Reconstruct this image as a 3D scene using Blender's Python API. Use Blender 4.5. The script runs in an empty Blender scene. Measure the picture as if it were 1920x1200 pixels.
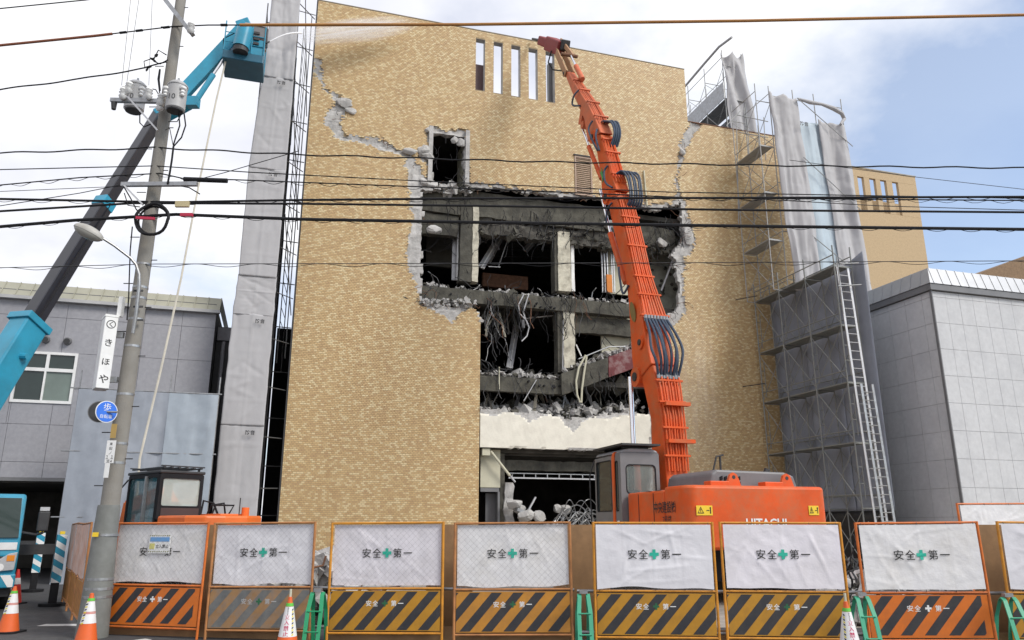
import bpy, bmesh, math, random
import numpy as np
from mathutils import Vector, Matrix, noise as mnoise
random.seed(7)
SC = bpy.context.scene
COL = SC.collection
R = math.radians
PITCH, YAW, EYE, FPX = R(15.1), R(17.0), 1.75, 1427.0

# ------------------------------------------------------------------ camera
cam = bpy.data.cameras.new('camera'); cam.sensor_width = 36; cam.lens = 36 * FPX / 1920
cam.clip_start = .1; cam.clip_end = 2000
camo = bpy.data.objects.new('camera', cam); COL.objects.link(camo)
camo.location = (0, 0, EYE); camo.rotation_euler = (R(90) + PITCH, 0, -YAW)
SC.camera = camo

# ------------------------------------------------------------------ sky and sun
SUN_AZ, SUN_EL = R(140), R(42)          # azimuth clockwise from +Y: behind the camera, to the right
w = bpy.data.worlds.new('World'); SC.world = w; w.use_nodes = True
nt = w.node_tree; nt.nodes.clear()
def N(t, **k):
    n = nt.nodes.new(t)
    for a, b in k.items(): setattr(n, a, b)
    return n
L = lambda a, b: nt.links.new(a, b)
sky = N('ShaderNodeTexSky', sky_type='NISHITA', sun_disc=False, sun_elevation=SUN_EL, sun_rotation=SUN_AZ,
        air_density=1.0, dust_density=.4, ozone_density=1.6)
tc = N('ShaderNodeTexCoord'); sep = N('ShaderNodeSeparateXYZ'); L(tc.outputs['Generated'], sep.inputs[0])
zc = N('ShaderNodeMath', operation='MAXIMUM'); L(sep.outputs[2], zc.inputs[0]); zc.inputs[1].default_value = 0.0
za = N('ShaderNodeMath', operation='ADD'); L(zc.outputs[0], za.inputs[0]); za.inputs[1].default_value = .22
dx = N('ShaderNodeMath', operation='DIVIDE'); L(sep.outputs[0], dx.inputs[0]); L(za.outputs[0], dx.inputs[1])
dy = N('ShaderNodeMath', operation='DIVIDE'); L(sep.outputs[1], dy.inputs[0]); L(za.outputs[0], dy.inputs[1])
cb = N('ShaderNodeCombineXYZ'); L(dx.outputs[0], cb.inputs[0]); L(dy.outputs[0], cb.inputs[1]); cb.inputs[2].default_value = 3.1
n1 = N('ShaderNodeTexNoise'); L(cb.outputs[0], n1.inputs['Vector'])
n1.inputs['Scale'].default_value = 1.15; n1.inputs['Detail'].default_value = 9; n1.inputs['Roughness'].default_value = .56
# broad change of cover across the sky: closed cloud on one side, opening on the other
cov = N('ShaderNodeMath', operation='MULTIPLY_ADD'); L(dx.outputs[0], cov.inputs[0]); cov.inputs[1].default_value = -.20
L(n1.outputs['Fac'], cov.inputs[2])
cr = N('ShaderNodeValToRGB'); L(cov.outputs[0], cr.inputs[0])
cr.color_ramp.elements[0].position = .25; cr.color_ramp.elements[0].color = (0, 0, 0, 1)
cr.color_ramp.elements[1].position = .46; cr.color_ramp.elements[1].color = (1, 1, 1, 1)
n2 = N('ShaderNodeTexNoise'); L(cb.outputs[0], n2.inputs['Vector'])
n2.inputs['Scale'].default_value = 2.1; n2.inputs['Detail'].default_value = 6
cc = N('ShaderNodeValToRGB'); L(n2.outputs['Fac'], cc.inputs[0])
cc.color_ramp.elements[0].position = .37; cc.color_ramp.elements[0].color = (.60, .615, .70, 1)
cc.color_ramp.elements[1].position = .66; cc.color_ramp.elements[1].color = (.84, .845, .865, 1)
b1 = N('ShaderNodeBackground'); L(sky.outputs[0], b1.inputs[0]); b1.inputs[1].default_value = .15
b2 = N('ShaderNodeBackground'); L(cc.outputs[0], b2.inputs[0]); b2.inputs[1].default_value = 1.0
thin = N('ShaderNodeMath', operation='MULTIPLY_ADD'); L(cr.outputs[0], thin.inputs[0]); thin.inputs[1].default_value = .76; thin.inputs[2].default_value = .24
mx = N('ShaderNodeMixShader'); L(thin.outputs[0], mx.inputs[0]); L(b1.outputs[0], mx.inputs[1]); L(b2.outputs[0], mx.inputs[2])
wo = N('ShaderNodeOutputWorld'); L(mx.outputs[0], wo.inputs[0])

sun = bpy.data.lights.new('sun', 'SUN'); sun.energy = 2.0; sun.angle = R(20); sun.color = (1, .95, .87)
suno = bpy.data.objects.new('sun', sun); COL.objects.link(suno)
sd = Vector((math.sin(SUN_AZ) * math.cos(SUN_EL), math.cos(SUN_AZ) * math.cos(SUN_EL), math.sin(SUN_EL)))
suno.rotation_euler = (-sd).to_track_quat('-Z', 'Y').to_euler()
suno.location = sd * 60
vs = SC.view_settings; vs.view_transform = 'Standard'; vs.look = 'None'; vs.gamma = 1; vs.exposure = 0.46; vs.use_curve_mapping = False
SC.cycles.volume_bounces = 4; SC.cycles.max_bounces = 10

# ------------------------------------------------------------------ measuring: image point -> point on a real plane
def ray(x, y):
    r, u = x - 960, 600 - y
    fw = FPX * math.cos(PITCH) - u * math.sin(PITCH); up = FPX * math.sin(PITCH) + u * math.cos(PITCH)
    return fw * math.sin(YAW) + r * math.cos(YAW), fw * math.cos(YAW) - r * math.sin(YAW), up, fw
def onY(x, y, Y):
    d = ray(x, y); t = Y / d[1]; return Vector((d[0] * t, Y, EYE + d[2] * t))
def onX(x, y, X):
    d = ray(x, y); t = X / d[0]; return Vector((X, d[1] * t, EYE + d[2] * t))
def onD(x, y, D):
    d = ray(x, y); t = D / d[3]; return Vector((d[0] * t, d[1] * t, EYE + d[2] * t))
RT = Vector((math.cos(YAW), -math.sin(YAW), 0)); FW = Vector((math.sin(YAW), math.cos(YAW), 0)); UP = Vector((0, 0, 1))
def AD(a, d, z=0): return RT * a + FW * d + UP * z      # street frame: along the fence, away from it
def V(*a): return Vector(a)

# ------------------------------------------------------------------ materials
MATS = {}
def mat(name, col, rough=.7, metal=0., var=.12, scale=2., bump=0., bscale=25., dirt=None, dscale=1.5, damt=.5, alpha=1., trans=0., coat=0., spec=.5, emit=0):
    if name in MATS: return MATS[name]
    m = bpy.data.materials.new(name); m.use_nodes = True; t = m.node_tree; b = t.nodes['Principled BSDF']
    MATS[name] = m
    tc = t.nodes.new('ShaderNodeTexCoord')
    n = t.nodes.new('ShaderNodeTexNoise'); n.inputs['Scale'].default_value = scale; n.inputs['Detail'].default_value = 7; n.inputs['Roughness'].default_value = .62
    t.links.new(tc.outputs['Object'], n.inputs['Vector'])
    r = t.nodes.new('ShaderNodeValToRGB'); t.links.new(n.outputs['Fac'], r.inputs[0])
    r.color_ramp.elements[0].position = .3; r.color_ramp.elements[1].position = .7
    r.color_ramp.elements[0].color = tuple(max(0, c * (1 - var)) for c in col) + (1,)
    r.color_ramp.elements[1].color = tuple(min(1, c * (1 + var)) for c in col) + (1,)
    out = r.outputs[0]
    if dirt:
        n3 = t.nodes.new('ShaderNodeTexNoise'); n3.inputs['Scale'].default_value = dscale; n3.inputs['Detail'].default_value = 9; n3.inputs['Roughness'].default_value = .7
        t.links.new(tc.outputs['Object'], n3.inputs['Vector'])
        r3 = t.nodes.new('ShaderNodeValToRGB'); t.links.new(n3.outputs['Fac'], r3.inputs[0])
        r3.color_ramp.elements[0].position = .45; r3.color_ramp.elements[0].color = (0, 0, 0, 1)
        r3.color_ramp.elements[1].position = .72; r3.color_ramp.elements[1].color = (damt,) * 3 + (1,)
        mxn = t.nodes.new('ShaderNodeMixRGB'); t.links.new(r3.outputs[0], mxn.inputs[0]); t.links.new(out, mxn.inputs[1]); mxn.inputs[2].default_value = tuple(dirt) + (1,)
        out = mxn.outputs[0]
    t.links.new(out, b.inputs['Base Color'])
    b.inputs['Roughness'].default_value = rough; b.inputs['Metallic'].default_value = metal
    b.inputs['Alpha'].default_value = alpha; b.inputs['Transmission Weight'].default_value = trans
    b.inputs['Coat Weight'].default_value = coat; b.inputs['Specular IOR Level'].default_value = spec
    if bump:
        n4 = t.nodes.new('ShaderNodeTexNoise'); n4.inputs['Scale'].default_value = bscale; n4.inputs['Detail'].default_value = 6
        t.links.new(tc.outputs['Object'], n4.inputs['Vector'])
        bp = t.nodes.new('ShaderNodeBump'); bp.inputs['Strength'].default_value = bump; bp.inputs['Distance'].default_value = .03
        t.links.new(n4.outputs['Fac'], bp.inputs['Height']); t.links.new(bp.outputs[0], b.inputs['Normal'])
    return m

def brick_mat(name, per_object):
    m = bpy.data.materials.new(name); m.use_nodes = True; t = m.node_tree; b = t.nodes['Principled BSDF']
    if per_object:
        oi = t.nodes.new('ShaderNodeObjectInfo'); rnd = oi.outputs['Random']
    else:
        g = t.nodes.new('ShaderNodeNewGeometry'); rnd = g.outputs['Random Per Island']
    g2 = t.nodes.new('ShaderNodeNewGeometry')
    n = t.nodes.new('ShaderNodeTexNoise'); n.inputs['Scale'].default_value = .45; n.inputs['Detail'].default_value = 5
    t.links.new(g2.outputs['Position'], n.inputs['Vector'])
    mm = t.nodes.new('ShaderNodeMath'); mm.operation = 'MULTIPLY_ADD'; t.links.new(n.outputs['Fac'], mm.inputs[0]); mm.inputs[1].default_value = .08
    sb = t.nodes.new('ShaderNodeMath'); sb.operation = 'SUBTRACT'; t.links.new(rnd, sb.inputs[0]); sb.inputs[1].default_value = .04
    t.links.new(sb.outputs[0], mm.inputs[2])
    r = t.nodes.new('ShaderNodeValToRGB'); t.links.new(mm.outputs[0], r.inputs[0])
    e = r.color_ramp.elements
    e[0].position = 0; e[0].color = (.47, .315, .158, 1)
    e[1].position = 1; e[1].color = (.67, .545, .32, 1)
    for p, c in ((.22, (.505, .345, .168, 1)), (.45, (.54, .378, .185, 1)), (.68, (.57, .408, .205, 1)), (.77, (.635, .50, .28, 1))):
        q = e.new(p); q.color = c
    # rain stains running down below the slit windows and soot round the breaks
    sp = t.nodes.new('ShaderNodeSeparateXYZ'); t.links.new(g2.outputs['Position'], sp.inputs[0])
    cbn = t.nodes.new('ShaderNodeCombineXYZ')
    m1 = t.nodes.new('ShaderNodeMath'); m1.operation = 'MULTIPLY'; t.links.new(sp.outputs[0], m1.inputs[0]); m1.inputs[1].default_value = .85
    m2 = t.nodes.new('ShaderNodeMath'); m2.operation = 'MULTIPLY'; t.links.new(sp.outputs[2], m2.inputs[0]); m2.inputs[1].default_value = .09
    t.links.new(m1.outputs[0], cbn.inputs[0]); t.links.new(m2.outputs[0], cbn.inputs[2])
    n3 = t.nodes.new('ShaderNodeTexNoise'); n3.inputs['Scale'].default_value = 1.0; n3.inputs['Detail'].default_value = 7; t.links.new(cbn.outputs[0], n3.inputs['Vector'])
    r3 = t.nodes.new('ShaderNodeValToRGB'); t.links.new(n3.outputs['Fac'], r3.inputs[0])
    r3.color_ramp.elements[0].position = .5; r3.color_ramp.elements[0].color = (0, 0, 0, 1)
    r3.color_ramp.elements[1].position = .78; r3.color_ramp.elements[1].color = (.16, .16, .16, 1)
    mxn = t.nodes.new('ShaderNodeMixRGB'); mxn.blend_type = 'MULTIPLY'; t.links.new(r3.outputs[0], mxn.inputs[0]); t.links.new(r.outputs[0], mxn.inputs[1])
    mxn.inputs[2].default_value = (.62, .5, .38, 1)
    t.links.new(mxn.outputs[0], b.inputs['Base Color']); b.inputs['Roughness'].default_value = .5
    return m

M_brick = brick_mat('brick_tile', False); M_brick1 = brick_mat('brick_tile_single', True)
M_conc = mat('broken_concrete', (.46, .45, .435), .95, var=.25, scale=3, bump=.6, bscale=14, dirt=(.25, .24, .225), dscale=1.6, damt=.6)
M_back = mat('tile_bedding', (.34, .265, .165), .95, var=.15, scale=4, bump=.3, bscale=30)
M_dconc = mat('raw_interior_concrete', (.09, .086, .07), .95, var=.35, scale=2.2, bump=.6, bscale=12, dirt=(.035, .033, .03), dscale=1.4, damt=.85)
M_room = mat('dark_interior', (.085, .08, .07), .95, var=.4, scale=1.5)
M_plaster = mat('white_plaster', (.74, .71, .62), .85, var=.06, scale=1.5, bump=.2, bscale=9, dirt=(.42, .39, .33), dscale=2.3, damt=.35)
M_cream = mat('cream_partition', (.56, .54, .42), .85, var=.08, scale=2, dirt=(.3, .28, .2), dscale=2, damt=.5)
M_steel = mat('galvanised_steel', (.36, .37, .38), .45, .75, var=.2, scale=9, dirt=(.22, .19, .16), dscale=5, damt=.5)
M_scaf = mat('scaffold_tube', (.36, .37, .37), .6, .3, var=.3, scale=6, dirt=(.16, .11, .07), dscale=6, damt=.6)
M_alu = mat('aluminium', (.50, .50, .51), .5, .5, var=.12, scale=7)
M_dark = mat('dark_metal', (.04, .04, .042), .6, .2, var=.3, scale=5)
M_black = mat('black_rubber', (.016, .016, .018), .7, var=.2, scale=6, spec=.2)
M_hose = mat('blue_grey_hose', (.035, .055, .09), .5, var=.25, scale=8)
M_orange = mat('orange_paint', (.66, .092, .013), .5, var=.14, scale=1.3, bump=.08, bscale=6, dirt=(.40, .17, .08), dscale=2.4, damt=.6, spec=.3)
M_orange2 = mat('faded_orange_paint', (.60, .14, .055), .65, var=.16, scale=2, dirt=(.34, .13, .07), dscale=2.5, damt=.7)
M_blue = mat('blue_paint', (.022, .27, .41), .35, var=.12, scale=1.2, dirt=(.03, .16, .22), dscale=1.5, damt=.5, coat=.2)
M_white = mat('white_paint', (.78, .78, .77), .45, var=.05, scale=2, dirt=(.5, .49, .46), dscale=3, damt=.35)
M_grey = mat('grey_panel_paint', (.16, .16, .165), .5, var=.12, scale=2)
M_chrome = mat('chromed_rod', (.8, .8, .82), .12, 1., var=.03)
M_glass = mat('window_glass', (.03, .045, .04), .06, 0, var=.1, spec=.6)
M_cabglass = mat('clear_cab_glass', (.75, .85, .82), .03, 0, var=.02, alpha=.35, spec=.6)
M_tarp = mat('grey_soundproof_sheet', (.41, .405, .415), .75, var=.04, scale=1.1, bump=.15, bscale=6, dirt=(.36, .35, .355), dscale=.5, damt=.4)
M_bsheet = mat('blue_grey_sheet', (.26, .285, .34), .7, var=.1, scale=.9, dirt=(.20, .22, .26), dscale=.7, damt=.6, bump=.15, bscale=2)
M_psheet = mat('pale_blue_sheet', (.42, .50, .56), .6, var=.08, scale=.8, dirt=(.3, .36, .41), dscale=1, damt=.5)
M_yellow = mat('yellow_label', (.82, .56, .03), .5, var=.05)
M_ink = mat('black_ink', (.02, .02, .022), .7, var=.1)
M_rust = mat('rusty_steel', (.17, .085, .05), .85, .2, var=.35, scale=6)
M_ply = mat('plywood', (.29, .17, .08), .8, var=.22, scale=1.5, dirt=(.16, .09, .045), dscale=2.2, damt=.6)
M_asph = mat('asphalt', (.055, .055, .058), .9, var=.3, scale=5, bump=.5, bscale=90, dirt=(.1, .095, .09), dscale=.6, damt=.5)
M_dirt = mat('site_earth', (.32, .29, .25), .95, var=.3, scale=2, bump=.6, bscale=9)

# ------------------------------------------------------------------ mesh building
class MB:
    def __init__(s): s.v = []; s.f = []; s.m = []
    def add(s, vs, fs, mi=0):
        o = len(s.v); s.v += [tuple(p) for p in vs]
        for f in fs: s.f.append(tuple(i + o for i in f)); s.m.append(mi)
        return s
    def box(s, x0, x1, y0, y1, z0, z1, mi=0):
        return s.add([(x0, y0, z0), (x1, y0, z0), (x1, y1, z0), (x0, y1, z0), (x0, y0, z1), (x1, y0, z1), (x1, y1, z1), (x0, y1, z1)], BOXF, mi)
    def obox(s, c, ax, ay, az, mi=0):          # centre and three half-vectors
        c = Vector(c); ax, ay, az = Vector(ax), Vector(ay), Vector(az)
        return s.add([c - ax - ay - az, c + ax - ay - az, c + ax + ay - az, c - ax + ay - az, c - ax - ay + az, c + ax - ay + az, c + ax + ay + az, c - ax + ay + az], BOXF, mi)
    def bar(s, p0, p1, w, h, up=(0, 0, 1), mi=0):
        p0, p1 = Vector(p0), Vector(p1); d = p1 - p0; u = Vector(up); x = d.cross(u)
        if x.length < 1e-6: x = d.cross(Vector((0, 1, 0)))
        x.normalize(); z = x.cross(d).normalized()
        return s.obox((p0 + p1) / 2, x * w / 2, d / 2, z * h / 2, mi)
    def cyl(s, p0, p1, r0, r1=None, n=10, cap=True, mi=0):
        p0, p1 = Vector(p0), Vector(p1); r1 = r0 if r1 is None else r1
        d = (p1 - p0).normalized(); a = d.orthogonal().normalized(); b = d.cross(a)
        vs = []
        for p, r in ((p0, r0), (p1, r1)):
            vs += [p + (a * math.cos(2 * math.pi * k / n) + b * math.sin(2 * math.pi * k / n)) * r for k in range(n)]
        fs = [(k, (k + 1) % n, n + (k + 1) % n, n + k) for k in range(n)]
        if cap: fs += [tuple(range(n - 1, -1, -1)), tuple(range(n, 2 * n))]
        return s.add(vs, fs, mi)
    def tube(s, pts, r, n=6, mi=0):
        pts = [Vector(p) for p in pts]; rr = r if isinstance(r, (list, tuple)) else [r] * len(pts)
        d0 = (pts[1] - pts[0]).normalized(); a = d0.orthogonal().normalized(); vs = []
        for i, p in enumerate(pts):
            d = (pts[min(i + 1, len(pts) - 1)] - pts[max(i - 1, 0)])
            if d.length < 1e-9: d = d0
            d = d.normalized(); a = (a - d * a.dot(d))
            a = a.normalized() if a.length > 1e-6 else d.orthogonal().normalized()
            b = d.cross(a)
            vs += [p + (a * math.cos(2 * math.pi * k / n) + b * math.sin(2 * math.pi * k / n)) * rr[i] for k in range(n)]
        fs = []
        for i in range(len(pts) - 1):
            for k in range(n): fs.append((i * n + k, i * n + (k + 1) % n, (i + 1) * n + (k + 1) % n, (i + 1) * n + k))
        fs += [tuple(range(n - 1, -1, -1)), tuple(range((len(pts) - 1) * n, len(pts) * n))]
        return s.add(vs, fs, mi)
    def prism(s, poly, fn, w0, w1, mi=0):      # outline (u, v) swept from w0 to w1 through fn(u, v, w)
        n = len(poly); vs = [fn(u, v, w0) for u, v in poly] + [fn(u, v, w1) for u, v in poly]
        fs = [(k, (k + 1) % n, n + (k + 1) % n, n + k) for k in range(n)] + [tuple(range(n - 1, -1, -1)), tuple(range(n, 2 * n))]
        return s.add(vs, fs, mi)
    def lathe(s, prof, c, n=16, ax=(0, 0, 1), mi=0):
        c = Vector(c); d = Vector(ax).normalized(); a = d.orthogonal().normalized(); b = d.cross(a); vs = []
        for r, z in prof: vs += [c + d * z + (a * math.cos(2 * math.pi * k / n) + b * math.sin(2 * math.pi * k / n)) * r for k in range(n)]
        fs = []
        for i in range(len(prof) - 1):
            for k in range(n): fs.append((i * n + k, i * n + (k + 1) % n, (i + 1) * n + (k + 1) % n, (i + 1) * n + k))
        fs += [tuple(range(n - 1, -1, -1)), tuple(range((len(prof) - 1) * n, len(prof) * n))]
        return s.add(vs, fs, mi)
    def grid(s, nu, nv, fn, mi=0):
        vs = [fn(i / nu, j / nv) for j in range(nv + 1) for i in range(nu + 1)]
        fs = [(j * (nu + 1) + i, j * (nu + 1) + i + 1, (j + 1) * (nu + 1) + i + 1, (j + 1) * (nu + 1) + i) for j in range(nv) for i in range(nu)]
        return s.add(vs, fs, mi)
    def rock(s, c, r, sq=(1, 1, 1), mi=0, rng=random):
        vs = []
        rot = Matrix.Rotation(rng.random() * 6, 3, (rng.random() - .5, rng.random() - .5, rng.random() - .5 + .01))
        for p in ICO[0]:
            k = r * rng.uniform(.62, 1.12); q = rot @ Vector((p[0] * k * sq[0], p[1] * k * sq[1], p[2] * k)); q.z *= sq[2]
            vs.append(Vector(c) + q)
        return s.add(vs, ICO[1], mi)
    def boulder(s, c, r, sq=(1, 1, 1), mi=0, rng=random):    # lumpy broken lump with flat faces
        sd = rng.random() * 90; rot = Matrix.Rotation(rng.random() * 6, 3, (rng.random() - .5, rng.random() - .5, rng.random() - .5 + .01)); cuts = [(Vector((rng.uniform(-1, 1), rng.uniform(-1, 1), rng.uniform(-1, 1))).normalized(), rng.uniform(.5, .85)) for _ in range(7)]; vs = []
        for p in ICO2[0]:
            q = Vector(p) * (1 + .28 * mnoise.noise(Vector(p) * 1.6 + Vector((sd, 0, 0))) + .12 * mnoise.noise(Vector(p) * 4.5 + Vector((sd, 5, 0))))
            for n_, d_ in cuts:
                e_ = q.dot(n_) - d_
                if e_ > 0: q -= n_ * e_ * .9
            q = rot @ (q * r); vs.append(Vector(c) + Vector((q.x * sq[0], q.y * sq[1], q.z * sq[2])))
        return s.add(vs, ICO2[1], mi)
    def chunk(s, c, r, sq=(1, 1, 1), mi=0, rng=random):      # angular broken piece
        rot = Matrix.Rotation(rng.random() * 6, 3, (rng.random() - .5, rng.random() - .5, rng.random() - .5 + .01)); vs = []
        for p in ((-1, -1, -1), (1, -1, -1), (1, 1, -1), (-1, 1, -1), (-1, -1, 1), (1, -1, 1), (1, 1, 1), (-1, 1, 1)):
            q = rot @ Vector((p[0] * r * .78 * sq[0] * rng.uniform(.45, 1.1), p[1] * r * .78 * sq[1] * rng.uniform(.45, 1.1), p[2] * r * .7 * sq[2] * rng.uniform(.35, 1.1))); vs.append(Vector(c) + q)
        return s.add(vs, BOXF, mi)
    def build(s, name, mats, parent=None, smooth=False, origin=None, bevel=0):
        if not isinstance(mats, (list, tuple)): mats = [mats]
        me = bpy.data.meshes.new(name)
        if parent is not None: o0 = world_loc(parent); inv = world_mat(parent).inverted()
        vs = s.v
        if parent is not None and world_mat(parent) != Matrix.Identity(4): vs = [inv @ Vector(p) for p in vs]
        loc = Vector((0, 0, 0))
        if parent is None:
            xs = np.array(vs); lo, hi = xs.min(0), xs.max(0); loc = Vector(((lo[0] + hi[0]) / 2, (lo[1] + hi[1]) / 2, lo[2])) if origin is None else Vector(origin)
            vs = xs - np.array(loc); vs = vs.tolist()
        me.from_pydata([tuple(p) for p in vs], [], s.f)
        for m_ in mats: me.materials.append(m_)
        if len(mats) > 1: me.polygons.foreach_set('material_index', s.m)
        me.validate()
        ob = bpy.data.objects.new(name, me); COL.objects.link(ob)
        ob.location = loc
        if parent is not None: ob.parent = parent
        if smooth:
            me.polygons.foreach_set('use_smooth', [True] * len(me.polygons))
            me.set_sharp_from_angle(angle=R(38))
        if bevel:
            bv = ob.modifiers.new('bevel', 'BEVEL'); bv.width = bevel; bv.segments = 2; bv.limit_method = 'ANGLE'; bv.angle_limit = R(40)
        return ob
BOXF = [(0, 3, 2, 1), (4, 5, 6, 7), (0, 1, 5, 4), (1, 2, 6, 5), (2, 3, 7, 6), (3, 0, 4, 7)]
def _ico(sub_=1):
    bm = bmesh.new(); bmesh.ops.create_icosphere(bm, subdivisions=sub_, radius=1)
    bm.verts.index_update()
    r = [tuple(v.co) for v in bm.verts], [tuple(v.index for v in f.verts) for f in bm.faces]; bm.free(); return r
ICO = _ico(); ICO2 = _ico(3)
def world_mat(o):
    m = Matrix.LocRotScale(o.location, o.rotation_euler, o.scale)
    return (world_mat(o.parent) @ m) if o.parent else m
def world_loc(o): return world_mat(o).translation
def empty(name, loc, rz=0):
    o = bpy.data.objects.new(name, None); COL.objects.link(o); o.location = loc; o.rotation_euler = (0, 0, rz); o.empty_display_size = .3
    return o
def tag(o, label=None, cat=None, group=None, kind=None):
    if label: o['label'] = label
    if cat: o['category'] = cat
    if group: o['group'] = group
    if kind: o['kind'] = kind
    return o
def copy_tree(o, parent=None):
    c = o.copy(); COL.objects.link(c); c.parent = parent
    for ch in list(o.children): copy_tree(ch, c)
    return c

# lettering: outlines of the built-in typeface turned into thin solid letters
_TX = {}
def letters(body, fat=0.):
    k = (body, fat)
    if k in _TX: return _TX[k]
    cu = bpy.data.curves.new('lettering', 'FONT'); cu.body = body; cu.size = 1; cu.offset = fat; cu.resolution_u = 2
    cu.align_x = 'CENTER'; cu.align_y = 'CENTER'
    ob = bpy.data.objects.new('lettering', cu); COL.objects.link(ob)
    dg = bpy.context.evaluated_depsgraph_get(); me = ob.evaluated_get(dg).to_mesh()
    vs = [tuple(v.co) for v in me.vertices]; fs = [tuple(p.vertices) for p in me.polygons]
    ob.evaluated_get(dg).to_mesh_clear(); bpy.data.objects.remove(ob); bpy.data.curves.remove(cu)
    if vs:
        a = np.array(vs); lo, hi = a.min(0), a.max(0); a -= (lo + hi) / 2; vs = a.tolist(); ext = (hi - lo)[:2]
    else: ext = (1, 1)
    _TX[k] = (vs, fs, ext); return _TX[k]
def write(mb, body, c, ux, uy, height=None, width=None, fat=.0, mi=0, warp=None):
    vs, fs, ext = letters(body, fat); c, ux, uy = Vector(c), Vector(ux).normalized(), Vector(uy).normalized()
    sy = height / ext[1] if height else width / ext[0]; sx = width / ext[0] if width else sy
    pts = [c + ux * (p[0] * sx) + uy * (p[1] * sy) for p in vs]
    if warp: pts = [warp(p) for p in pts]
    return mb.add(pts, fs, mi)
def nz(x, y=0, z=0, s=1.): return mnoise.noise(Vector((x * s, y * s, z * s)))
def inpoly(x, z, poly):
    c = False; n = len(poly); j = n - 1
    for i in range(n):
        xi, zi = poly[i]; xj, zj = poly[j]
        if (zi > z) != (zj > z) and x < (xj - xi) * (z - zi) / (zj - zi) + xi: c = not c
        j = i
    return c
def sag(p0, p1, s, n=12): return [Vector(p0).lerp(Vector(p1), t / n) - UP * (4 * s * (t / n) * (1 - t / n)) for t in range(n + 1)]
def wiggle(p0, d, length, amp, n=9, seed=0, r=.012):
    p = Vector(p0); pts = [p.copy()]; d = Vector(d).normalized()
    for i in range(n):
        k = seed * 7.3 + i * .55
        dd = (d + Vector((nz(k, 1.3), nz(k, 5.7), nz(k, 9.1))) * amp).normalized()
        p = p + dd * (length / n); pts.append(p.copy())
    return pts

def smooth_pts(pts, n=5):
    """points along a smooth curve through the given points"""
    pts = [Vector(p) for p in pts]; out = []
    for i in range(len(pts) - 1):
        p0, p1, p2, p3 = pts[max(i - 1, 0)], pts[i], pts[i + 1], pts[min(i + 2, len(pts) - 1)]
        for k in range(n):
            t = k / n; out.append(.5 * ((2 * p1) + (p2 - p0) * t + (2 * p0 - 5 * p1 + 4 * p2 - p3) * t * t + (3 * p1 - p0 - 3 * p2 + p3) * t ** 3))
    return out + [pts[-1]]

# ================================================================== GROUND
g = MB().add([(-500, -300, 0), (600, -300, 0), (600, 900, 0), (-500, 900, 0)], [(0, 1, 2, 3)]).build('ground', M_dirt, origin=(0, 0, 0)); tag(g, kind='structure')
def street(al, dl, z): return [AD(a, d, z) for a, d in zip(al, dl)]
g = MB().add(street((-90, 90, 90, -7.0, -7.2, -14, -90), (-30, -30, 13.1, 14.6, 20, 40, 40), .004), [tuple(range(7))]).build('road', M_asph, origin=(0, 0, 0)); tag(g, kind='structure')
M_mark = mat('worn_road_paint', (.62, .62, .6), .8, var=.25, scale=4, dirt=(.12, .12, .12), dscale=4, damt=.9)
for i, (a, d, wv, l, rz) in enumerate(((-8.05, 14.75, .95, .30, 0), (-9.25, 14.5, .16, .5, .3), (-8.55, 13.75, .13, .30, .4), (-5.85, 12.75, .28, .5, -.5))):
    c = AD(a, d, .008); ux = RT * math.cos(rz) + FW * math.sin(rz); uy = UP.cross(ux)
    g = MB().add([c - ux * wv / 2 - uy * l / 2, c + ux * wv / 2 - uy * l / 2, c + ux * (wv / 2 - .1) + uy * l / 2, c - ux * wv / 2 + uy * l / 2], [(0, 1, 2, 3)]).build('road_marking', M_mark); tag(g, kind='structure')

# ================================================================== BRICK-FACED BUILDING UNDER DEMOLITION
YF = 29.5; XL, XR, XS, ZT, ZR = .24, 24.0, 18.03, 23.77, 20.85
def P2(px): return [(lambda p: (p.x, p.z))(onY(x, y, YF)) for x, y in px]
HOLE = P2([(788, 352), (885, 349), (960, 354), (1060, 367), (1130, 374), (1200, 386), (1235, 394), (1262, 386), (1277, 381), (1279, 425), (1283, 436), (1286, 450), (1272, 458), (1262, 474), (1270, 505), (1273, 545), (1270, 582), (1252, 590), (1225, 600), (1222, 840), (1222, 985), (1222, 1100), (900, 1100), (901, 985), (904, 640), (905, 602), (893, 580), (876, 568), (850, 576), (836, 572), (815, 564), (794, 562), (790, 540), (793, 500), (791, 440), (795, 400)])
HOLEA = P2([(810, 250), (868, 255), (872, 300), (873, 347), (812, 347), (810, 310), (797, 300), (795, 285), (808, 275)])
BARE = [P2([(778, 340), (790, 346), (884, 343), (960, 348), (1060, 360), (1117, 368), (1200, 380), (1255, 382), (1268, 372), (1286, 378), (1290, 405), (1302, 430), (1304, 456), (1291, 476), (1283, 505), (1284, 560), (1286, 590), (1268, 606), (1245, 612), (1236, 640), (1232, 985), (1232, 1100), (899, 1100), (899, 640), (898, 590), (880, 580), (864, 583), (851, 612), (842, 602), (834, 592), (800, 579), (782, 576), (783, 556), (771, 520), (765, 480), (769, 430), (777, 404), (767, 382), (774, 350)]),
        P2([(803, 235), (812, 236), (822, 242), (866, 247), (878, 243), (879, 348), (786, 350), (787, 336), (800, 330), (801, 306), (786, 300), (787, 280), (801, 272)])]
def band(px): return [(onY(x, y, YF).x, onY(x, y, YF).z, wd * .0245) for x, y, wd in px]
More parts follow.
